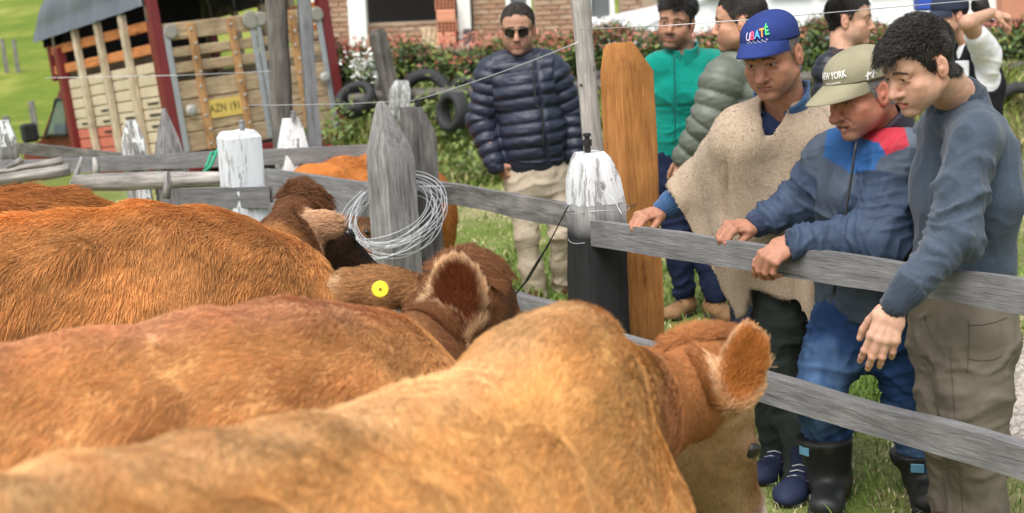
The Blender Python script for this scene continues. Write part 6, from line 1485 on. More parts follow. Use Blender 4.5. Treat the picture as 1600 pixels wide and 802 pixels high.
    def on(pts, rad, nm):
        out = []; q = np.array(pts, float); ii = np.linspace(0, len(q)-1, 6*len(q)); pts = np.stack([np.interp(ii, range(len(q)), q[:, 0]), np.interp(ii, range(len(q)), q[:, 1])], 1)
        for x, y in pts:
            dirv = Vector(nz(P(x, y, 4)-CAMP)); h = bv.ray_cast(Vector(CAMP), dirv)
            if h[0] is not None: out.append(np.array(h[0])-np.array(dirv)*.002)
        if len(out) > 2: MB().tube(out, rad, 5).build(nm, tm, t, smooth=True)
    on([(1444, 492+k*0) if False else (1444+(k/11)**1.6*32, 492+k*5.5) for k in range(12)], .0022, 'pocket_edge')
    on([(1514, 500), (1514, 530), (1513, 560), (1511, 582)], .0014, 'pocket_edge'); on([(1514, 508), (1535, 508), (1556, 503), (1574, 496)], .0014, 'pocket_edge'); on([(1512, 560), (1530, 564), (1552, 562), (1566, 556)], .0014, 'pocket_edge'); on([(1484, 545), (1488, 600), (1492, 660), (1498, 730), (1504, 800)], .0011, 'side_seam')
    for s in 'RL':
        a = J['an'+s]*[1, 1, 0]; shoe('shoe', a-f*.08, a+f*.20, None, p, (.09, .05, .03), (.03, .03, .03), ankle=J['an'+s])
for fn in (man_puffer, man_teal, man_olive, man_dark, woman, man_poncho, man_jacket, man_sweater): fn()
# ---------------------------------------------------------------- truck behind the pen
def truck():
    yaw, pit, rol, ox, oy, oz = 2.198, .0748, -.0698, -2.549, 14.855, .395; W, L, H = 1.91, 2.86, 1.358
    cy, sy, cp, sp, cr, sr = math.cos(yaw), math.sin(yaw), math.cos(pit), math.sin(pit), math.cos(rol), math.sin(rol)
    M = np.array([[cy, -sy, 0], [sy, cy, 0], [0, 0, 1]])@np.array([[cp, 0, sp], [0, 1, 0], [-sp, 0, cp]])@np.array([[1, 0, 0], [0, cr, -sr], [0, sr, cr]])
    MW = mat4(M, (ox, oy, oz))
    t = empty('livestock_truck', (ox, oy, 0), 'small red stake-bed cattle truck with cream board sides and a grey tarpaulin top', 'truck')
    red = plain('truck_red', (.15, .018, .018), .45, .3, 5, .15, 40); crm = plain('cream_board', (.56, .47, .33), .6, .34, 5, .2, 60); pink = plain('pink_board', (.52, .15, .10), .6, .25, 6, .2, 60)
    org = wood('orange_rail', (.38, .13, .04), (.62, .25, .09), 0); nat = wood('tailgate_wood', (.24, .165, .095), (.48, .37, .235), 1, bs=.3); bat = wood('batten_wood', (.26, .13, .05), (.50, .30, .14), 2, bs=.3); stk = wood('stake_wood', (.32, .25, .16), (.62, .53, .40), 2, bs=.3)
    stl = plain('truck_steel', (.34, .36, .37), .5, .3, 15, .2, 60, metal=.4); blk = plain('truck_black', (.015, .015, .016), .6, .3)
    def bx(nm, c, s, m, par=t, bev=.008, **k): return MB().box(c, s, None, bev).build(nm, m, par, mw=MW, **k)
    y0 = W/2
    bx('bed_floor', (L/2, 0, -.10), (L-.02, W-.02, .10), blk)
    bx('bed_sill', (L/2, y0-.02, -.13), (L+.1, .10, .16), red); bx('bed_sill', (L/2, -y0+.02, -.13), (L+.1, .10, .16), red); bx('rear_sill', (-.05, 0, -.11), (.12, W+.06, .16), red); bx('headboard', (L-.02, 0, .55), (.03, W-.1, 1.1), nat)
    for x, y, h in ((.0, y0, 1.66), (L, y0, 1.42), (0, -y0, 1.62), (L, -y0, 1.42)): bx('corner_post', (x, y, h/2-.2), (.13, .11, h+.2), red)
    hb = .117
    for sgn in (1, -1):
        for i in range(8):
            lo, hi = .07, L-.07; n = 4; seg = (hi-lo)/n
            for k in range(n):
                m = pink if (i < 3 and k >= 2 and sgn == 1) else crm
                b = bx('board', (lo+seg*(k+.5), sgn*(y0-.03), .035+hb*(i+.5)-.02), (seg-.006, .026, hb-.010), m)
                if sgn == 1 and i in (2, 3, 4) and (i+k) % 2 == 0 or (sgn == 1 and i == 3): bx('vent_slot', (lo+seg*(k+.5), y0-.014, .035+hb*(i+.5)-.02), (seg*.42, .010, .022), blk, b, 0)
        for z in (1.08, 1.31): bx('top_rail', (L/2+.13, sgn*(y0-.03), z), (L+.36, .045, .105), org)
        for x in (L*.26, L*.51, L*.76): bx('stake', (x, sgn*(y0+.025), .72), (.085, .07, 1.52), stk)
        bx('front_post', (L+.36, sgn*(y0-.03), 1.17), (.08, .08, .42), red)
    for x, c in ((L*.55, (.7, .05, .05)), (L*.62, (.8, .8, .8)), (L*.69, (.7, .05, .05)), (L*.88, (.8, .8, .8)), (L*.94, (.7, .05, .05))): bx('reflector', (x, y0+.034, -.03), (.14, .006, .05), plain('refl_%d' % int(c[1]*10), c, .4, .1, bmp=0), bev=0)
    tg = empty('tailgate', MW@Vector((-.03, 0, .6))); adopt(tg, t)
    zz = [.0, .20, .36, .53, .72]
    for a, b in zip(zz[:-1], zz[1:]): bx('plank', (-.03, 0, (a+b)/2), (.03, W-.12, b-a-.010), nat, tg)
    for a, b in ((.80, .905), (.96, 1.06), (1.13, 1.30)): bx('plank', (-.03, 0, (a+b)/2), (.03, W-.12, b-a), nat, tg)
    bm = plain('bolt_grey', (.40, .39, .36), .5, .3, metal=.3)
    for y in (y0-.36, y0-.80, -y0+.42):
        b = bx('batten', (-.06, y, .64), (.03, .085, 1.28), bat, tg)
        Q = MB()
        for k in range(9): Q.lathe((-.077, y+.012*(-1)**k, .06+.145*k), (-1, 0, 0), [(.016, -.004), (.016, .004), (.008, .008)], 8)
        Q.build('bolt', bm, b, mw=MW)
    for y, w in ((y0-.085, .06), (-.07, .055), (-.14, .055), (-y0+.10, .06)): bx('steel_strip', (-.062, y, .62), (.02, w, 1.22), stl, tg, .004)
    for y, z, s in ((y0-.13, 1.22, .15), (-.06, 1.24, .19), (-.17, 1.24, .15), (-y0+.12, 1.22, .15)): MB().lathe((-.078, y, z), (-1, 0, 0), [(s*.5, -.01), (s*.5, .004), (s*.4, .01)], 14).build('hinge_plate', plain('plate_grey', (.26, .25, .21), .6, .3), tg, mw=MW)
    for y, z in ((y0-.19, .42), (-y0+.16, .55)): MB().lathe((-.08, y, z), (-1, 0, 0), [(.035, 0), (.06, .015), (.06, .03), (.03, .045)], 14).build('latch_knob', bm, tg, mw=MW)
    pl = bx('number_plate', (-.052, y0-.58, .40), (.012, .36, .185), plain('plate_yellow', (.56, .41, .10), .6, .18, 12, .1), tg, .0)
    V, F = text_mesh('AZN 191', .115, bold=.0015); V = V*[.78, 1, 1]
    mobj('plate_lettering', [(-.0595, y0-.58-v[0], .40+v[1]) for v in V], F, plain('plate_ink', (.10, .075, .02), .7, .2), pl, mw=MW, smooth=False)
    lb = bx('tail_light', (-.09, -y0+.22, -.22), (.05, .44, .13), blk, bev=.01)
    for k, c in enumerate(((.75, .72, .62), (.72, .05, .04), (.72, .06, .04), (.85, .28, .02))): bx('lamp', (-.118, -y0+.37-.105*k, -.22), (.012, .095, .10), plain('lamp_%d' % k, c, .25, .1, bmp=0), lb, .003)
    bx('rear_bumper', (-.04, 0, -.27), (.08, W*.95, .06), blk)
    for x in (.75, L+1.35):
        for s in (1, -1):
            w = MB().lathe((x, s*.72, -.42), (0, s, 0), [(.20, -.10), (.31, -.10), (.335, -.06), (.335, .06), (.31, .10), (.19, .10)], 24).build('wheel', blk, t, mw=MW, smooth=False)
            MB().lathe((x, s*.80, -.42), (0, s, 0), [(.18, 0), (.18, .015), (.1, .03), (.05, .04)], 16).build('rim', stl, w, mw=MW)
    # tarpaulin over hoops
    grey = plain('tarp_grey', (.085, .098, .112), .42, .2, 4, .5, 9, dist=.02); V = []; F = []; nx, ny = 30, 30
    for lay, off in ((0, 0), (1, .012)):
        for i in range(nx+1):
            u = i/nx; x = -.02+(L+.62)*u; end = max(0, (u-.86)/.14)
            for j in range(ny+1):
                a = math.pi*j/ny; hy = (y0+.10-off); top = .80*(1-.75*end**2.2)-off
                y = math.cos(a)*hy; z = 1.50-.06*u+top*max(0, math.sin(a))**.62
                sg = .022*abs(math.sin(u*math.pi*4))*math.sin(a); z -= sg*1.6; y *= 1-.012*abs(math.sin(u*math.pi*4))
                q = .012*math.sin(a*9+u*23)+.010*math.sin(u*55+a*4)
                V.append((x+q*.2, y+q*math.cos(a), z+q*math.sin(a)))
    m = (nx+1)*(ny+1)
    for l in (0, 1):
        for i in range(nx):
            for j in range(ny):
                p = l*m+i*(ny+1)+j; f = (p, p+1, p+ny+2, p+ny+1); F.append(f if l else f[::-1])
    for i in range(nx):
        for j in (0, ny): p = i*(ny+1)+j; F.append((p, p+ny+1, m+p+ny+1, m+p))
    for j in range(ny):
        for i in (0, nx): p = i*(ny+1)+j; F.append((p, p+1, m+p+1, m+p))
    tp = mobj('tarpaulin', V, F, grey, t, mw=MW)
    # dark end curtain at the cab end, hoops and ties
    E = MB(); n = 24; top = [(L+.40, math.cos(math.pi*k/n)*(y0+.03), 1.44+.20*math.sin(math.pi*k/n)**.62) for k in range(n+1)]
    E.add(top+[(x, y, 1.36) for x, y, z in top]+[(x+.015, y, z) for x, y, z in top]+[(x+.015, y, 1.36) for x, y, z in top], [(k, k+1, n+2+k, n+1+k) for k in range(n)]+[(2*n+2+k, 3*n+3+k, 3*n+4+k, 2*n+3+k) for k in range(n)])
    E.build('front_curtain', plain('tarp_black', (.012, .012, .013), .7, .3), t, mw=MW)
    MB().box((L+.02, 0, 1.55), (.02, W*.92, .9)).build('inner_curtain', plain('tarp_black', (.012, .012, .013), .7, .3), t, mw=MW)
    for x in (.02, L*.26, L*.51, L*.76, L):
        MB().tube([(x, math.cos(a)*(y0+.05), 1.34+.90*max(0, math.sin(a))**.62) for a in np.linspace(0, math.pi, 24)], .016, 6).build('hoop', stl, t, mw=MW, smooth=True)
    # cab
    L0 = L; L = L+.48; cs = [(L+.02, -.55), (L+.02, .78), (L+.18, .86), (L+.52, .86), (L+1.22, .30), (L+2.05, .16), (L+2.15, -.05), (L+2.15, -.55)]
    V = []; F = []
    for s, yy in ((1, .80), (-1, .80)):
        for x, z in cs: V.append((x, s*(yy-(.10 if z > .5 else 0)), z))
    n = len(cs); F = [tuple(range(n)), tuple(range(2*n-1, n-1, -1))]+[(k, n+k, n+(k+1) % n, (k+1) % n) for k in range(n)]
    cb = mobj('cab', V, F, red, t, mw=MW, smooth=False)
    glass = plain('cab_glass', (.10, .13, .13), .06, .3, 2, bmp=0, spec=.8)
    for s in (1, -1):
        w = [(L+.22, s*.79, .32), (L+.22, s*.722, .74), (L+.58, s*.722, .76), (L+1.02, s*.79, .34)]; o = [(x, y+s*.012, z) for x, y, z in w]
        MB().add(o+w, [(0, 1, 2, 3)[::s], (7, 6, 5, 4)[::s]]+[(k, (k+1) % 4, 4+(k+1) % 4, 4+k) for k in range(4)]).build('side_window', glass, cb, mw=MW)
        fr = MB(); q = o+[o[0]]; fr.tube([A(*x)+A(0, s*.004, 0) for x in q], .022, 6); fr.build('window_frame', blk, cb, mw=MW, smooth=False)
        mr = MB().box((L+1.02, s*1.0, .40), (.10, .20, .24), None, .03).build('mirror', blk, cb, mw=MW); MB().tube([(L+1.0, s*.78, .30), (L+1.0, s*.95, .34)], .015, 6).build('mirror_arm', blk, mr, mw=MW)
    MB().add([(L+.66, y, .835) for y in (-.62, .62)]+[(L+1.20, y, .345) for y in (.66, -.66)]+[(L+.67, y, .845) for y in (-.62, .62)]+[(L+1.21, y, .355) for y in (.66, -.66)], [(0, 1, 2, 3), (7, 6, 5, 4), (0, 4, 5, 1), (1, 5, 6, 2), (2, 6, 7, 3), (3, 7, 4, 0)]).build('windscreen', glass, cb, mw=MW)
    MB().box((L+2.16, 0, -.42), (.10, 1.5, .16), None, .02).build('front_bumper', blk, t, mw=MW)
truck()
# ---------------------------------------------------------------- house
def house():
    D = 22.0; h = empty('brick_house', (-.5, D+1, .72), 'unfinished brick house with white columns and a dark terrace opening behind the hedge', 'house')
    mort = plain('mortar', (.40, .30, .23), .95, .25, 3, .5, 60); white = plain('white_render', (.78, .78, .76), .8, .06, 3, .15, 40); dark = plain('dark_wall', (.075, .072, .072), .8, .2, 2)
    brm = [plain('brick_%d' % k, c, .9, .25, 14, .5, 80) for k, c in enumerate(((.38, .225, .145), (.42, .265, .18), (.34, .20, .135), (.44, .30, .215)))]
    X = lambda px: (px-800)/FPX*D*1.0; Zp = lambda px, py: P(px, py, D)[2]
    zb = .70; top = 3.4
    def wall(x0, x1, z0, z1, y=D, th=.16): return MB().box(((x0+x1)/2, y+th/2+.012, (z0+z1)/2), (x1-x0, th, z1-z0)).build('wall', mort, h)
    bl = MB().box((0, 0, 0), (.235, .03, .062), None, .006).build('brick', brm[0], h); meshes = []
    for m in brm:
        me = bl.data.copy(); me.materials.clear(); me.materials.append(m); meshes.append(me)
    bpy.data.objects.remove(bl); R = random.Random(4); cnt = [0]
    def bricks(w, x0, x1, z0, z1, y=D):
        row = 0; z = z0
        while z < z1-.03:
            x = x0+(0 if row % 2 else -.125)
            while x < x1-.02:
                a, b = max(x, x0+.003), min(x+.24, x1-.003)
                if b-a > .05 and cnt[0] < 300:
                    o = bpy.data.objects.new('brick', meshes[R.randrange(4)]); COL.objects.link(o); o.parent = w; o.matrix_parent_inverse = w.matrix_basis.inverted()
                    o.location = ((a+b)/2, y+R.uniform(-.004, .004), z+.034); o.scale = ((b-a-.012)/.235, 1, 1); cnt[0] += 1
                x += .25
            z += .076; row += 1
    zt = 2.02
    for (a, b) in ((488, 568),):
        w = wall(X(a), X(b), zb, top); bricks(w, X(a), X(b), 1.08, zt)
    w = wall(X(592), X(742), zb, Zp(660, 37)); bricks(w, X(592), X(742), 1.20, Zp(660, 37))
    pc = MB().box(((X(592)+X(742))/2, D+.09, Zp(660, 37)+.02), (X(742)-X(592), .22, .04)).build('parapet_cap', mort, h)
    w = wall(X(756), X(808), zb, top); bricks(w, X(756), X(806), 1.10, zt)
    w2 = wall(X(808), X(850), zb, Zp(830, 31)); bricks(w2, X(808), X(850), 1.15, Zp(830, 31)-.05)
    w = wall(X(850), X(932), zb, top); bricks(w, X(852), X(932), 1.20, zt)
    w3 = wall(X(932), X(982), zb, Zp(950, 37)); bricks(w3, X(932), X(982), 1.32, Zp(950, 37)-.05)
    w = wall(X(982), X(1040), zb, top); bricks(w, X(984), X(1016), 1.30, zt)
    for a, b in ((502, 522), (566, 594), (733, 753)):
        MB().box(((X(a)+X(b))/2, D-.06, (zb+top)/2), (X(b)-X(a), .30, top-zb), None, .01).build('column', white, h)
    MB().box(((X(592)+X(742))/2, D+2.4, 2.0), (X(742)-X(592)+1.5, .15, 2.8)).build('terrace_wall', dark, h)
    MB().box((0, D+1.3, .72), (9, 2.4, .08)).build('terrace_floor', mort, h); MB().box((-.6, D+1.3, top+.08), (9.6, 3.4, .14)).build('roof', plain('roof_sheet', (.3, .16, .11), .8), h)
    for a, b, yb in ((808, 846, 31), (932, 974, 36)):
        z = Zp((a+b)/2, yb); f = MB()
        for x in (X(a)+.03, X(b)-.03): f.box((x, D+.06, z+.6), (.07, .10, 1.2))
        f.box(((X(a)+X(b))/2, D+.055, z+.03), (X(b)-X(a), .11, .07)); f.build('window_frame', white, h)
        g = MB().box(((X(a)+X(b))/2, D+.10, z+.6), (X(b)-X(a)-.1, .02, 1.15)).build('window_pane', plain('window_grey', (.14, .15, .16), .1, .2, 2, bmp=0, spec=.7), h)
    # hollow clay blocks and a pallet on the terrace edge
    clay = [plain('clay_%d' % k, c, .85, .15, 10, .3, 90) for k, c in enumerate(((.60, .24, .14), (.66, .30, .19)))]; void = plain('clay_void', (.10, .04, .025), .9)
    labs = ['topmost hollow clay block of the stack, its holed end facing out', 'second clay block from the top with a plain side facing out', 'middle clay block of the stack with its holed end facing out', 'fourth clay block from the top with a plain side facing out', 'bottom clay block of the stack by the white column']
    xc = X(716); bh = .178
    for k in range(5):
        z = Zp(716, -2+17.5*(k+.5)); s = .29-.01*(k % 2); cx_ = xc+.008*((k*7) % 3-1)
        if k % 2 == 0:
            e = MB(); nn = 5; mm = 3; y = D-.33
            for i in range(nn+1): e.box((cx_-s/2+.008+(s-.016)*i/nn, y, z), (.014, .18, bh-.006))
            for j in range(mm+1): e.box((cx_, y, z-bh/2+.010+(bh-.022)*j/mm), (s-.004, .176, .013))
            o = e.build('clay_block', clay[k % 2], smooth=False, label=labs[k], cat='clay block', group='hollow clay blocks stacked by the column'); MB().box((cx_, y+.04, z), (s-.02, .09, bh-.02)).build('cell_back', void, o)
        else:
            o = MB().box((cx_, D-.33, z), (s, .19, bh-.006), None, .006).build('clay_block', clay[1], label=labs[k], cat='clay block', group='hollow clay blocks stacked by the column')
            for q in (-.25, .25): MB().box((cx_, D-.427, z+q*bh), (s*.96, .006, .010)).build('groove_rib', clay[1], o)
    MB().box((X(722), D-.33, .95), (.55, .3, .5), None, .02).build('terrace_kerb', mort, h)
    pw = wood('pallet_wood', (.36, .26, .16), (.60, .48, .33), 2, bs=.3); pa = empty('pallet', (X(682), D-.3, .72), 'wooden pallet leaning against the brick parapet beside the clay blocks', 'pallet')
    for k in range(7):
        a = P(664+k*7.3, 42, D-.20); b = P(658+k*7.3, 92, D-.34); MB().bar(b, a, .055, .02, (0, -1, .2)).build('slat', pw, pa)
    for y in (46, 66, 84): MB().bar(P(656, y, D-.16-(y-46)*.003), P(712, y-2, D-.16-(y-46)*.003), .02, .06, (0, 0, 1)).build('crossbar', pw, pa)
    MB().box((X(745)+.02, D-.32, Zp(745, 65)), (.13, .12, .40), None, .02).build('bin', plain('bin_dark', (.06, .06, .065), .6), smooth=False, label='dark upright bin at the foot of the white column by the clay blocks', cat='bin')
house()
# ---------------------------------------------------------------- hedge, shrubs
def leafmass(name, pts, nrm_c, size, colr, mat, parent=None, label=None, cat=None, kind=None):
    n = len(pts); d = rng.standard_normal((n, 3)); d[:, 2] = np.abs(d[:, 2])*.8+.1; d = d/np.linalg.norm(d, axis=1)[:, None]; d = nrm_c*.9+d; d /= np.linalg.norm(d, axis=1)[:, None]
    s = np.cross(d, rng.standard_normal((n, 3))); s /= np.linalg.norm(s, axis=1)[:, None]; t = np.cross(d, s); sz = size[:, None]
    V = np.stack([pts-t*sz, pts+s*sz*.42+d*sz*.12, pts+t*sz*1.05+d*sz*-.15, pts-s*sz*.42+d*sz*.12], 1).reshape(-1, 3)
    b = np.arange(n)*4; F = np.stack([b, b+1, b+2, b+3], 1)
    return mobj(name, V, F, mat, parent, col=np.repeat(colr, 4, 0), smooth=False, label=label, cat=cat, kind=kind)
leaf_m = plain('leaf', (1, 1, 1), .5, .12, 4, 0, attr=True, spec=.4)
def hedge():
    x0, x1 = -2.25, 9.0; Y0 = 15.7
    h = empty('hedge', ((x0+x1)/2, Y0, .72), 'long low clipped hedge with green leaves and red young tips in front of the house', 'hedge')
    n = 46000; x = x0+(x1-x0)*rng.random(n); hgt = .53+.05*np.sin(x*2.1)+.05*np.sin(x*5.3+1)+.05*noise(np.stack([x*3, x*0, x*0], 1), 3)-.03*sst(x, -.5, 3.5)
    u = rng.random(n); face = u < .55; q = rng.random(n); dep = .55
    z = np.where(face, hgt*q**.85, hgt+.02); y = np.where(face, Y0-.02, Y0+dep*rng.random(n))
    jit = rng.standard_normal((n, 3))*A(.03, .055, .045); p = np.stack([x, y, .72+z], 1)+jit
    p[:, 1] += .10*noise(p*[2.2, 0, 2.5], 4)+.06*noise(p*[6, 0, 6], 5); p[:, 2] = np.maximum(p[:, 2], .70)
    gap = noise(p*[4.5, 4.5, 4.5], 9) > .62; p = p[~gap]; z = z[~gap]; hgt = hgt[~gap]; face = face[~gap]; n = len(p)
    rel = z/hgt; redp = np.clip(sst(rel, .70, 1.0)*.42*(.55+.9*np.clip(noise(p*[1.1, 1, 1], 2)+.4, 0, 1))*(1-.35*sst(p[:, 0], 0, 5)), .05, .8)
    isr = rng.random(n) < redp; k = rng.random(n)[:, None]
    c = np.where(isr[:, None], A(.30, .075, .045)*(1-k)+A(.34, .14, .09)*k, np.where(k < .3, A(.145, .185, .03), A(.05, .095, .022))*(.55+.8*rng.random((n, 1))))
    c = c*(1+.55*noise(p*[3.3, 3.3, 3.3], 14)+.25*noise(p*9, 15))[:, None]
    leafmass('foliage', p, np.where(face[:, None], A(0, -1, .35), A(0, -.3, 1)), .029*(.6+.8*rng.random(n)), c, leaf_m, h, kind='stuff')
    # red shoots standing above
    m = 3600; xs = x0+(x1-x0)*rng.random(m); hs_ = .53-.03*sst(xs, -.5, 3.5); ys = Y0+.05+.4*rng.random(m); zs = .72+hs_+rng.random(m)**1.6*(.17-.09*sst(xs, -.5, 3))
    p = np.stack([xs, ys, zs], 1); k = rng.random(m)[:, None]; keep = noise(p*[2.5, 1, 0], 6) > -.25; 
    leafmass('red_tips', p[keep], np.tile(A(0, -.5, .5), (keep.sum(), 1)), .030*(.6+.8*rng.random(keep.sum())), (A(.38, .07, .045)*(1-k)+A(.48, .22, .15)*k)[keep], leaf_m, h, kind='stuff')
    # woody inside
    S = MB(); R = random.Random(8)
    for i in range(150):
        x = x0+(x1-x0)*(i+R.random())/150; S.tube([(x, Y0+.25, .6), (x+R.uniform(-.08, .08), Y0+.2, 1.0), (x+R.uniform(-.15, .15), Y0+R.uniform(.05, .4), 1.3)], [.012, .008, .004], 5)
    S.build('stems', plain('hedge_stem', (.06, .04, .028), .9), h, smooth=True, kind='stuff')
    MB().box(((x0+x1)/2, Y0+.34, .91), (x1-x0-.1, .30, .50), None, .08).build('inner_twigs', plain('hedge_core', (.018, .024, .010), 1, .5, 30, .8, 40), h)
hedge()
def bank_things():
    Yr = 14.45
    f = empty('log_rail_fence', (1, Yr, .6), 'low dark log rail on stumps along the top of the bank', 'fence')
    dk = wood('log_dark', (.04, .036, .033), (.17, .155, .14), 0); dz = wood('log_dark_z', (.04, .036, .033), (.17, .155, .14), 2)
    for a, b in ((545, 760), (762, 985), (986, 1240), (1242, 1450), (1452, 1760)):
        rail('rail', P(a, 156-(a-545)*.0437, Yr), P(b, 153-(b-545)*.0437, Yr), .14, .12, dk, a, .012, f, round_=True)
    for px in (600, 760, 930, 1110, 1242, 1400, 1540, 1700):
        c = P(px, 190-(px-600)*.0437, Yr+.08); timber('stump', [c[0], c[1], gz(c[0], c[1])-.1], [(0, .08, .08, 0, 0), (.36, .075, .075, 0, 0)], 0, (0, 0), dz, seed=px, parent=f, round_=True)
    rail('rail', P(1480, 224, 13.45), P(1700, 214, 13.45), .12, .1, dk, 77, .01, f, round_=True)
    rub = plain('tyre_rubber', (.028, .028, .030), .75, .3, 12, .5, 50)
    def tyre(c, axis, R, r, label):
        Q = MB(); n = 36; c = np.asarray(c, float); ax = nz(axis); a1 = nz(np.cross(ax, A(.1, .2, 1))); a2 = np.cross(ax, a1)
        prof = [(R*.60, -.6*r), (R*.66, -.95*r), (R*.86, -r), (R*.97, -.75*r), (R, -.3*r), (R, .3*r), (R*.97, .75*r), (R*.86, r), (R*.66, .95*r), (R*.60, .6*r)]
        V = []; F = []; m = len(prof)
        for k in range(n):
            t = 2*math.pi*k/n
            for j, (rad, hh) in enumerate(prof):
                g = (.985 if (k % 2 and j in (3, 4, 5, 6)) else 1); V.append(c+ax*hh+(a1*math.cos(t)+a2*math.sin(t))*rad*g)
        for k in range(n):
            for j in range(m): F.append((k*m+j, k*m+(j+1) % m, ((k+1) % n)*m+(j+1) % m, ((k+1) % n)*m+j))
        return Q.add(V, F).build('tyre', rub, label=label, cat='tyre', group='old tyres on the bank', smooth=True)
    tyre(P(664, 152, Yr+.15), (-.1, -1, .2), .29, .09, 'old tyre half hidden behind the log rail left of the puffer jacket')
    tyre(P(556, 156, Yr-.1), (-.3, -.7, .8), .21, .08, 'old tyre lying tilted on the bank beside the truck tail light')
    tyre(P(707, 175, 13.85), (-.75, -.6, .1), .20, .075, 'old tyre hanging under the log rail next to the puffer jacket sleeve')
    tyre(P(728, 150, Yr+.2), (-.2, -1, .1), .20, .08, 'small old tyre behind the log rail at the puffer jacket elbow')
    tyre(P(1592, 172, 13.6), (-.25, -1, .1), .27, .085, 'old tyre hanging below the log rail at the right edge')
    tyre(P(1030, 165, 13.7), (-.2, -1, .1), .29, .09, 'old tyre below the log rail behind the brown post')
    # leaning dark post, white painted stump, white flowering shrub
    a = P(612, 150, Yr-.05); b = P(589, 46, Yr-.05); d = nz(b-a); base = a-d*.45
    timber('leaning_post', base, [(0, .085, .085, 0, 0), (np.linalg.norm(b-base)-.05, .075, .075, 0, 0), (np.linalg.norm(b-base), .05, .06, 0, 0)], .4, (math.asin(d[0]), -math.asin(d[1])), dz, seed=3, label='dark post leaning left in front of the hedge', cat='post')
    c = P(619, 156, Yr-.1); timber('stump', c-A(0, 0, .25), [(0, .11, .10, 0, 0), (.34, .10, .09, 0, 0), (.44, .06, .06, .02, 0)], .3, (.1, 0), wood('stump_white', (.12, .12, .11), (.5, .5, .48), 2, paint=((.60, .61, .61), .05)), seed=5, label='short whitewashed stump beside the leaning dark post', cat='post')
    s = empty('flowering_shrub', P(565, 140, 15.1), 'small shrub covered in white blossom at the left end of the hedge', 'shrub'); m = 420; q = rng.standard_normal((m, 3))*A(.10, .08, .09)+P(572, 105, 15.25)
    leafmass('blossom', q, np.tile(A(0, -.6, .4), (m, 1)), .028*(.6+.7*rng.random(m)), np.where((rng.random(m) < .6)[:, None], A(.78, .78, .76), A(.08, .13, .03)), leaf_m, s, kind='stuff'); q0 = P(572, 105, 15.25)
    MB().tube([(q0[0], q0[1], .7), (q0[0]+.03, q0[1], 1.0), (q0[0], q0[1], q0[2])], [.02, .014, .006], 6).build('stem', plain('hedge_stem', (.06, .04, .028), .9), s, smooth=True)
    # creeper clumps at the foot of the bank
    for k, (px, py, n_, sp) in enumerate(((735, 200, 700, .22), (560, 215, 500, .2), (760, 240, 700, .25), (1590, 250, 900, .3))):
        c = PZ(px, py, .35); c[1] = min(max(c[1], 13.4), 14.3); q = rng.standard_normal((n_, 3))*A(sp, .12, .16)+A(c[0], c[1]-.1, gz(c[0], c[1])+.12); kk = rng.random((n_, 1))
        o = empty('bank_plant', (c[0], c[1]-.1, gz(c[0], c[1]))); leafmass('foliage', q, np.tile(A(0, -.8, .5), (n_, 1)), .035*(.6+.8*rng.random(n_)), A(.05, .09, .02)*(1-kk)+A(.15, .20, .04)*kk, leaf_m, o, kind='stuff')
        tag(o, ['leafy clump on the bank below the hanging tyre by the puffer jacket', 'leafy clump on the bank beside the truck tail light', 'leafy clump at the foot of the bank behind the puffer jacket', 'leafy clump on the bank below the tyre at the right edge'][k], 'plant', 'leafy clumps on the bank')
bank_things()
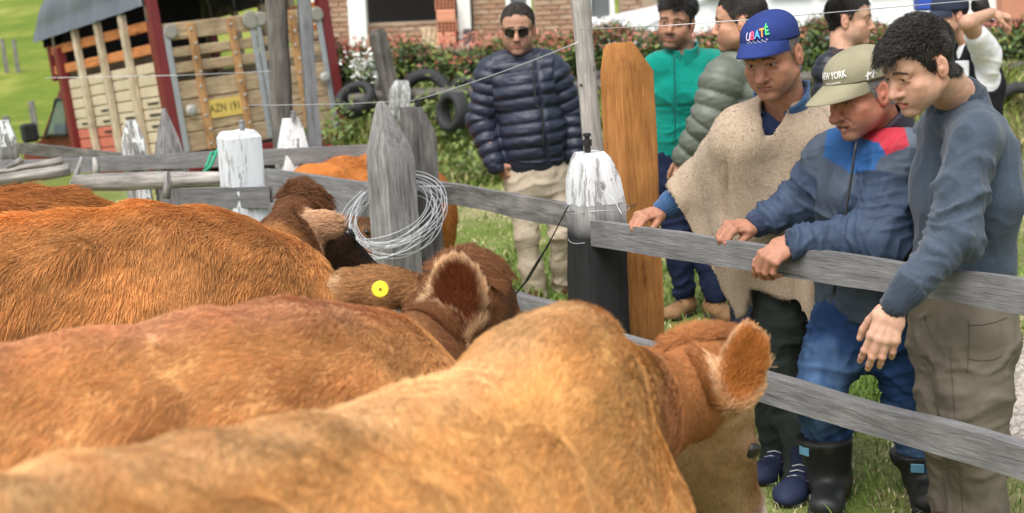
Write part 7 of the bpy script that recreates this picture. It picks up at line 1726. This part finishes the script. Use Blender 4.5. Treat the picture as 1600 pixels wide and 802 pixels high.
# ---------------------------------------------------------------- parked cars behind the hedge
def car(name, label, c, yaw, L, colr, tail=True, rack=True):
    R = np.array([[math.cos(yaw), -math.sin(yaw), 0], [math.sin(yaw), math.cos(yaw), 0], [0, 0, 1]]); MW = mat4(R, c)
    t = empty(name, c, label, 'car', 'cars parked behind the hedge')
    pnt = plain('car_white', (.80, .81, .82), .22, .05, 3, 0, spec=.6) if colr is None else plain('car_'+name, colr, .22, .05, 3, 0, spec=.6)
    gl = plain('car_glass', (.05, .06, .07), .06, .2, 2, bmp=0, spec=.8); bk = plain('car_black', (.02, .02, .022), .5)
    prof = [(-.50, .28), (-.505, .55), (-.48, .70), (-.44, .80), (-.22, .93), (-.20, .96), (-.08, 1.38), (.0, 1.47), (.22, 1.48), (.38, 1.42), (.46, 1.02), (.495, .92), (.50, .40), (.49, .28)]
    V = []; F = []; ny = 7
    for j in range(ny):
        s = -1+2*j/(ny-1)
        for x, z in prof:
            top = max(0, (z-.95)/.53); w = .86-.20*top; rnd = 1-.035*abs(s)**6*(1 if abs(x) > .4 else 0)
            V.append((x*L*rnd, s*w, z-.05*abs(s)**4*top-.025*abs(s)**4))
    n = len(prof)
    for j in range(ny-1):
        for k in range(n): F.append((j*n+k, j*n+(k+1) % n, (j+1)*n+(k+1) % n, (j+1)*n+k))
    F.append(tuple(range(n))[::-1]); F.append(tuple((ny-1)*n+k for k in range(n)))
    b = mobj('body', V, F, pnt, t, mw=MW, smooth=True); b.data.set_sharp_from_angle(angle=.6)
    for s in (-1, 1):
        y = lambda z: s*(.868-.20*max(0, (z-.95)/.53))
        for q in ([(-.165, 1.0), (-.075, 1.34), (.06, 1.40), (.06, 1.0)], [(.08, 1.0), (.08, 1.40), (.22, 1.40), (.25, 1.0)], [(.27, 1.0), (.24, 1.40), (.35, 1.36), (.40, 1.04)]):
            o = [(x*L, y(z)-s*.008, z-.02) for x, z in q]; o2 = [(a, bb+s*.014, cc) for a, bb, cc in o]
            MB().add(o2+o, [(0, 1, 2, 3), (7, 6, 5, 4)]+[(k, (k+1) % 4, 4+(k+1) % 4, 4+k) for k in range(4)]).build('side_window', gl, t, mw=MW)
        for x in (-.32, .31):
            w = MB().lathe((x*L, s*.78, .31), (0, s, 0), [(.19, -.1), (.30, -.1), (.315, -.05), (.315, .08), (.29, .105), (.2, .105)], 22).build('wheel', bk, t, mw=MW)
            MB().lathe((x*L, s*.87, .31), (0, s, 0), [(.19, 0), (.19, .02), (.05, .03)], 16).build('rim', steel, w, mw=MW)
        if tail: MB().box((.478*L, s*.70, .98), (.10, .20, .18), None, .02).build('tail_light', plain('tail_red', (.55, .04, .04), .2, .1, bmp=0), t, mw=MW)
        MB().box((-.475*L, s*.62, .74), (.12, .26, .12), None, .03).build('headlight', plain('head_glass', (.6, .62, .64), .1, .1, bmp=0), t, mw=MW)
        if rack: MB().tube([(-.02*L, s*.60, 1.50), (.0*L, s*.60, 1.55), (.33*L, s*.60, 1.53), (.36*L, s*.60, 1.45)], .018, 6).build('roof_rail', bk, t, mw=MW, smooth=True)
        MB().box((-.14*L, s*.98, 1.02), (.10, .16, .11), None, .03).build('mirror', bk, t, mw=MW)
    q = [(-.205, .98), (-.085, 1.39)]; MB().add([(x*L-.006, yy*(.80-.16*(i)), z+.006) for i, (x, z) in enumerate(q) for yy in (-1, 1)]+[(x*L+.01, yy*(.80-.16*i), z-.01) for i, (x, z) in enumerate(q) for yy in (-1, 1)], [(0, 1, 3, 2), (4, 6, 7, 5), (0, 4, 5, 1), (2, 3, 7, 6), (0, 2, 6, 4), (1, 5, 7, 3)]).build('windscreen', gl, t, mw=MW)
car('parked_car', 'white estate car with a roof rail parked behind the hedge, above the blue cap', (3.05, 19.6, .72), .20, 3.6, None)
car('parked_car', 'second white car parked farther right behind the first one', (5.6, 21.6, .72), .15, 3.9, None, rack=False)
car('parked_car', 'silver-blue car parked behind the white estate car', (3.6, 23.2, .72), .1, 4.0, (.35, .42, .50), rack=False)
MB().box(P(992, 46, 19.0), (.26, .5, .10), None, .02).build('yellow_plank', plain('plank_yellow', (.62, .42, .16), .7, .25), label='yellowish plank lying behind the hedge at the left end of the white car', cat='plank')
# far field posts and hedge-side pole
def field():
    R = random.Random(2); wz = wood('field_post', (.10, .095, .085), (.28, .27, .25), 2)
    for k, (px, py, d, hh) in enumerate(((52, 158, 22, .40), (14, 196, 20, .3), (24, 62, 34, .35), (6, 60, 34, .35))):
        c = P(px, py, d); z0 = float(gz(c[0], c[1])); timber('field_post', (c[0], c[1], z0-.1), [(0, .05, .05, 0, 0), (max(.5, c[2]-z0)+.1, .045, .045, 0, 0)], .3, (-.05, 0), wz, seed=k, label=['weathered fence post in the meadow left of the truck cab', 'low fence post in the meadow at the left edge', 'small distant fence post up the slope', 'small distant fence post at the left picture edge'][k], cat='post', group='fence posts in the meadow')
    c = P(1329, 40, 12.2); timber('slim_post', (c[0], c[1], .0), [(0, .06, .06, 0, 0), (2.4, .05, .05, 0, 0)], .2, (-.02, 0), wood('mossy_post', (.09, .085, .05), (.26, .25, .15), 2), seed=9, label='mossy upright post behind the person in the dark navy jacket', cat='post')
    c = P(1452, 4, 19.0); MB().box(c, (.35, .3, .22), None, .03).build('crate', plain('crate_blue', (.03, .08, .42), .5), label='blue plastic crate beyond the hedge above the woman\'s cap', cat='crate')
    c = P(1590, 10, 21.0); MB().box((c[0]+.5, c[1], c[2]+.3), (1.6, .5, 1.1), None, .03).build('orange_shed', plain('shed_orange', (.50, .22, .14), .8, .2), label='orange-brown wall of a shed beyond the hedge at the right edge', cat='shed')
field()
bpy.context.view_layer.update()
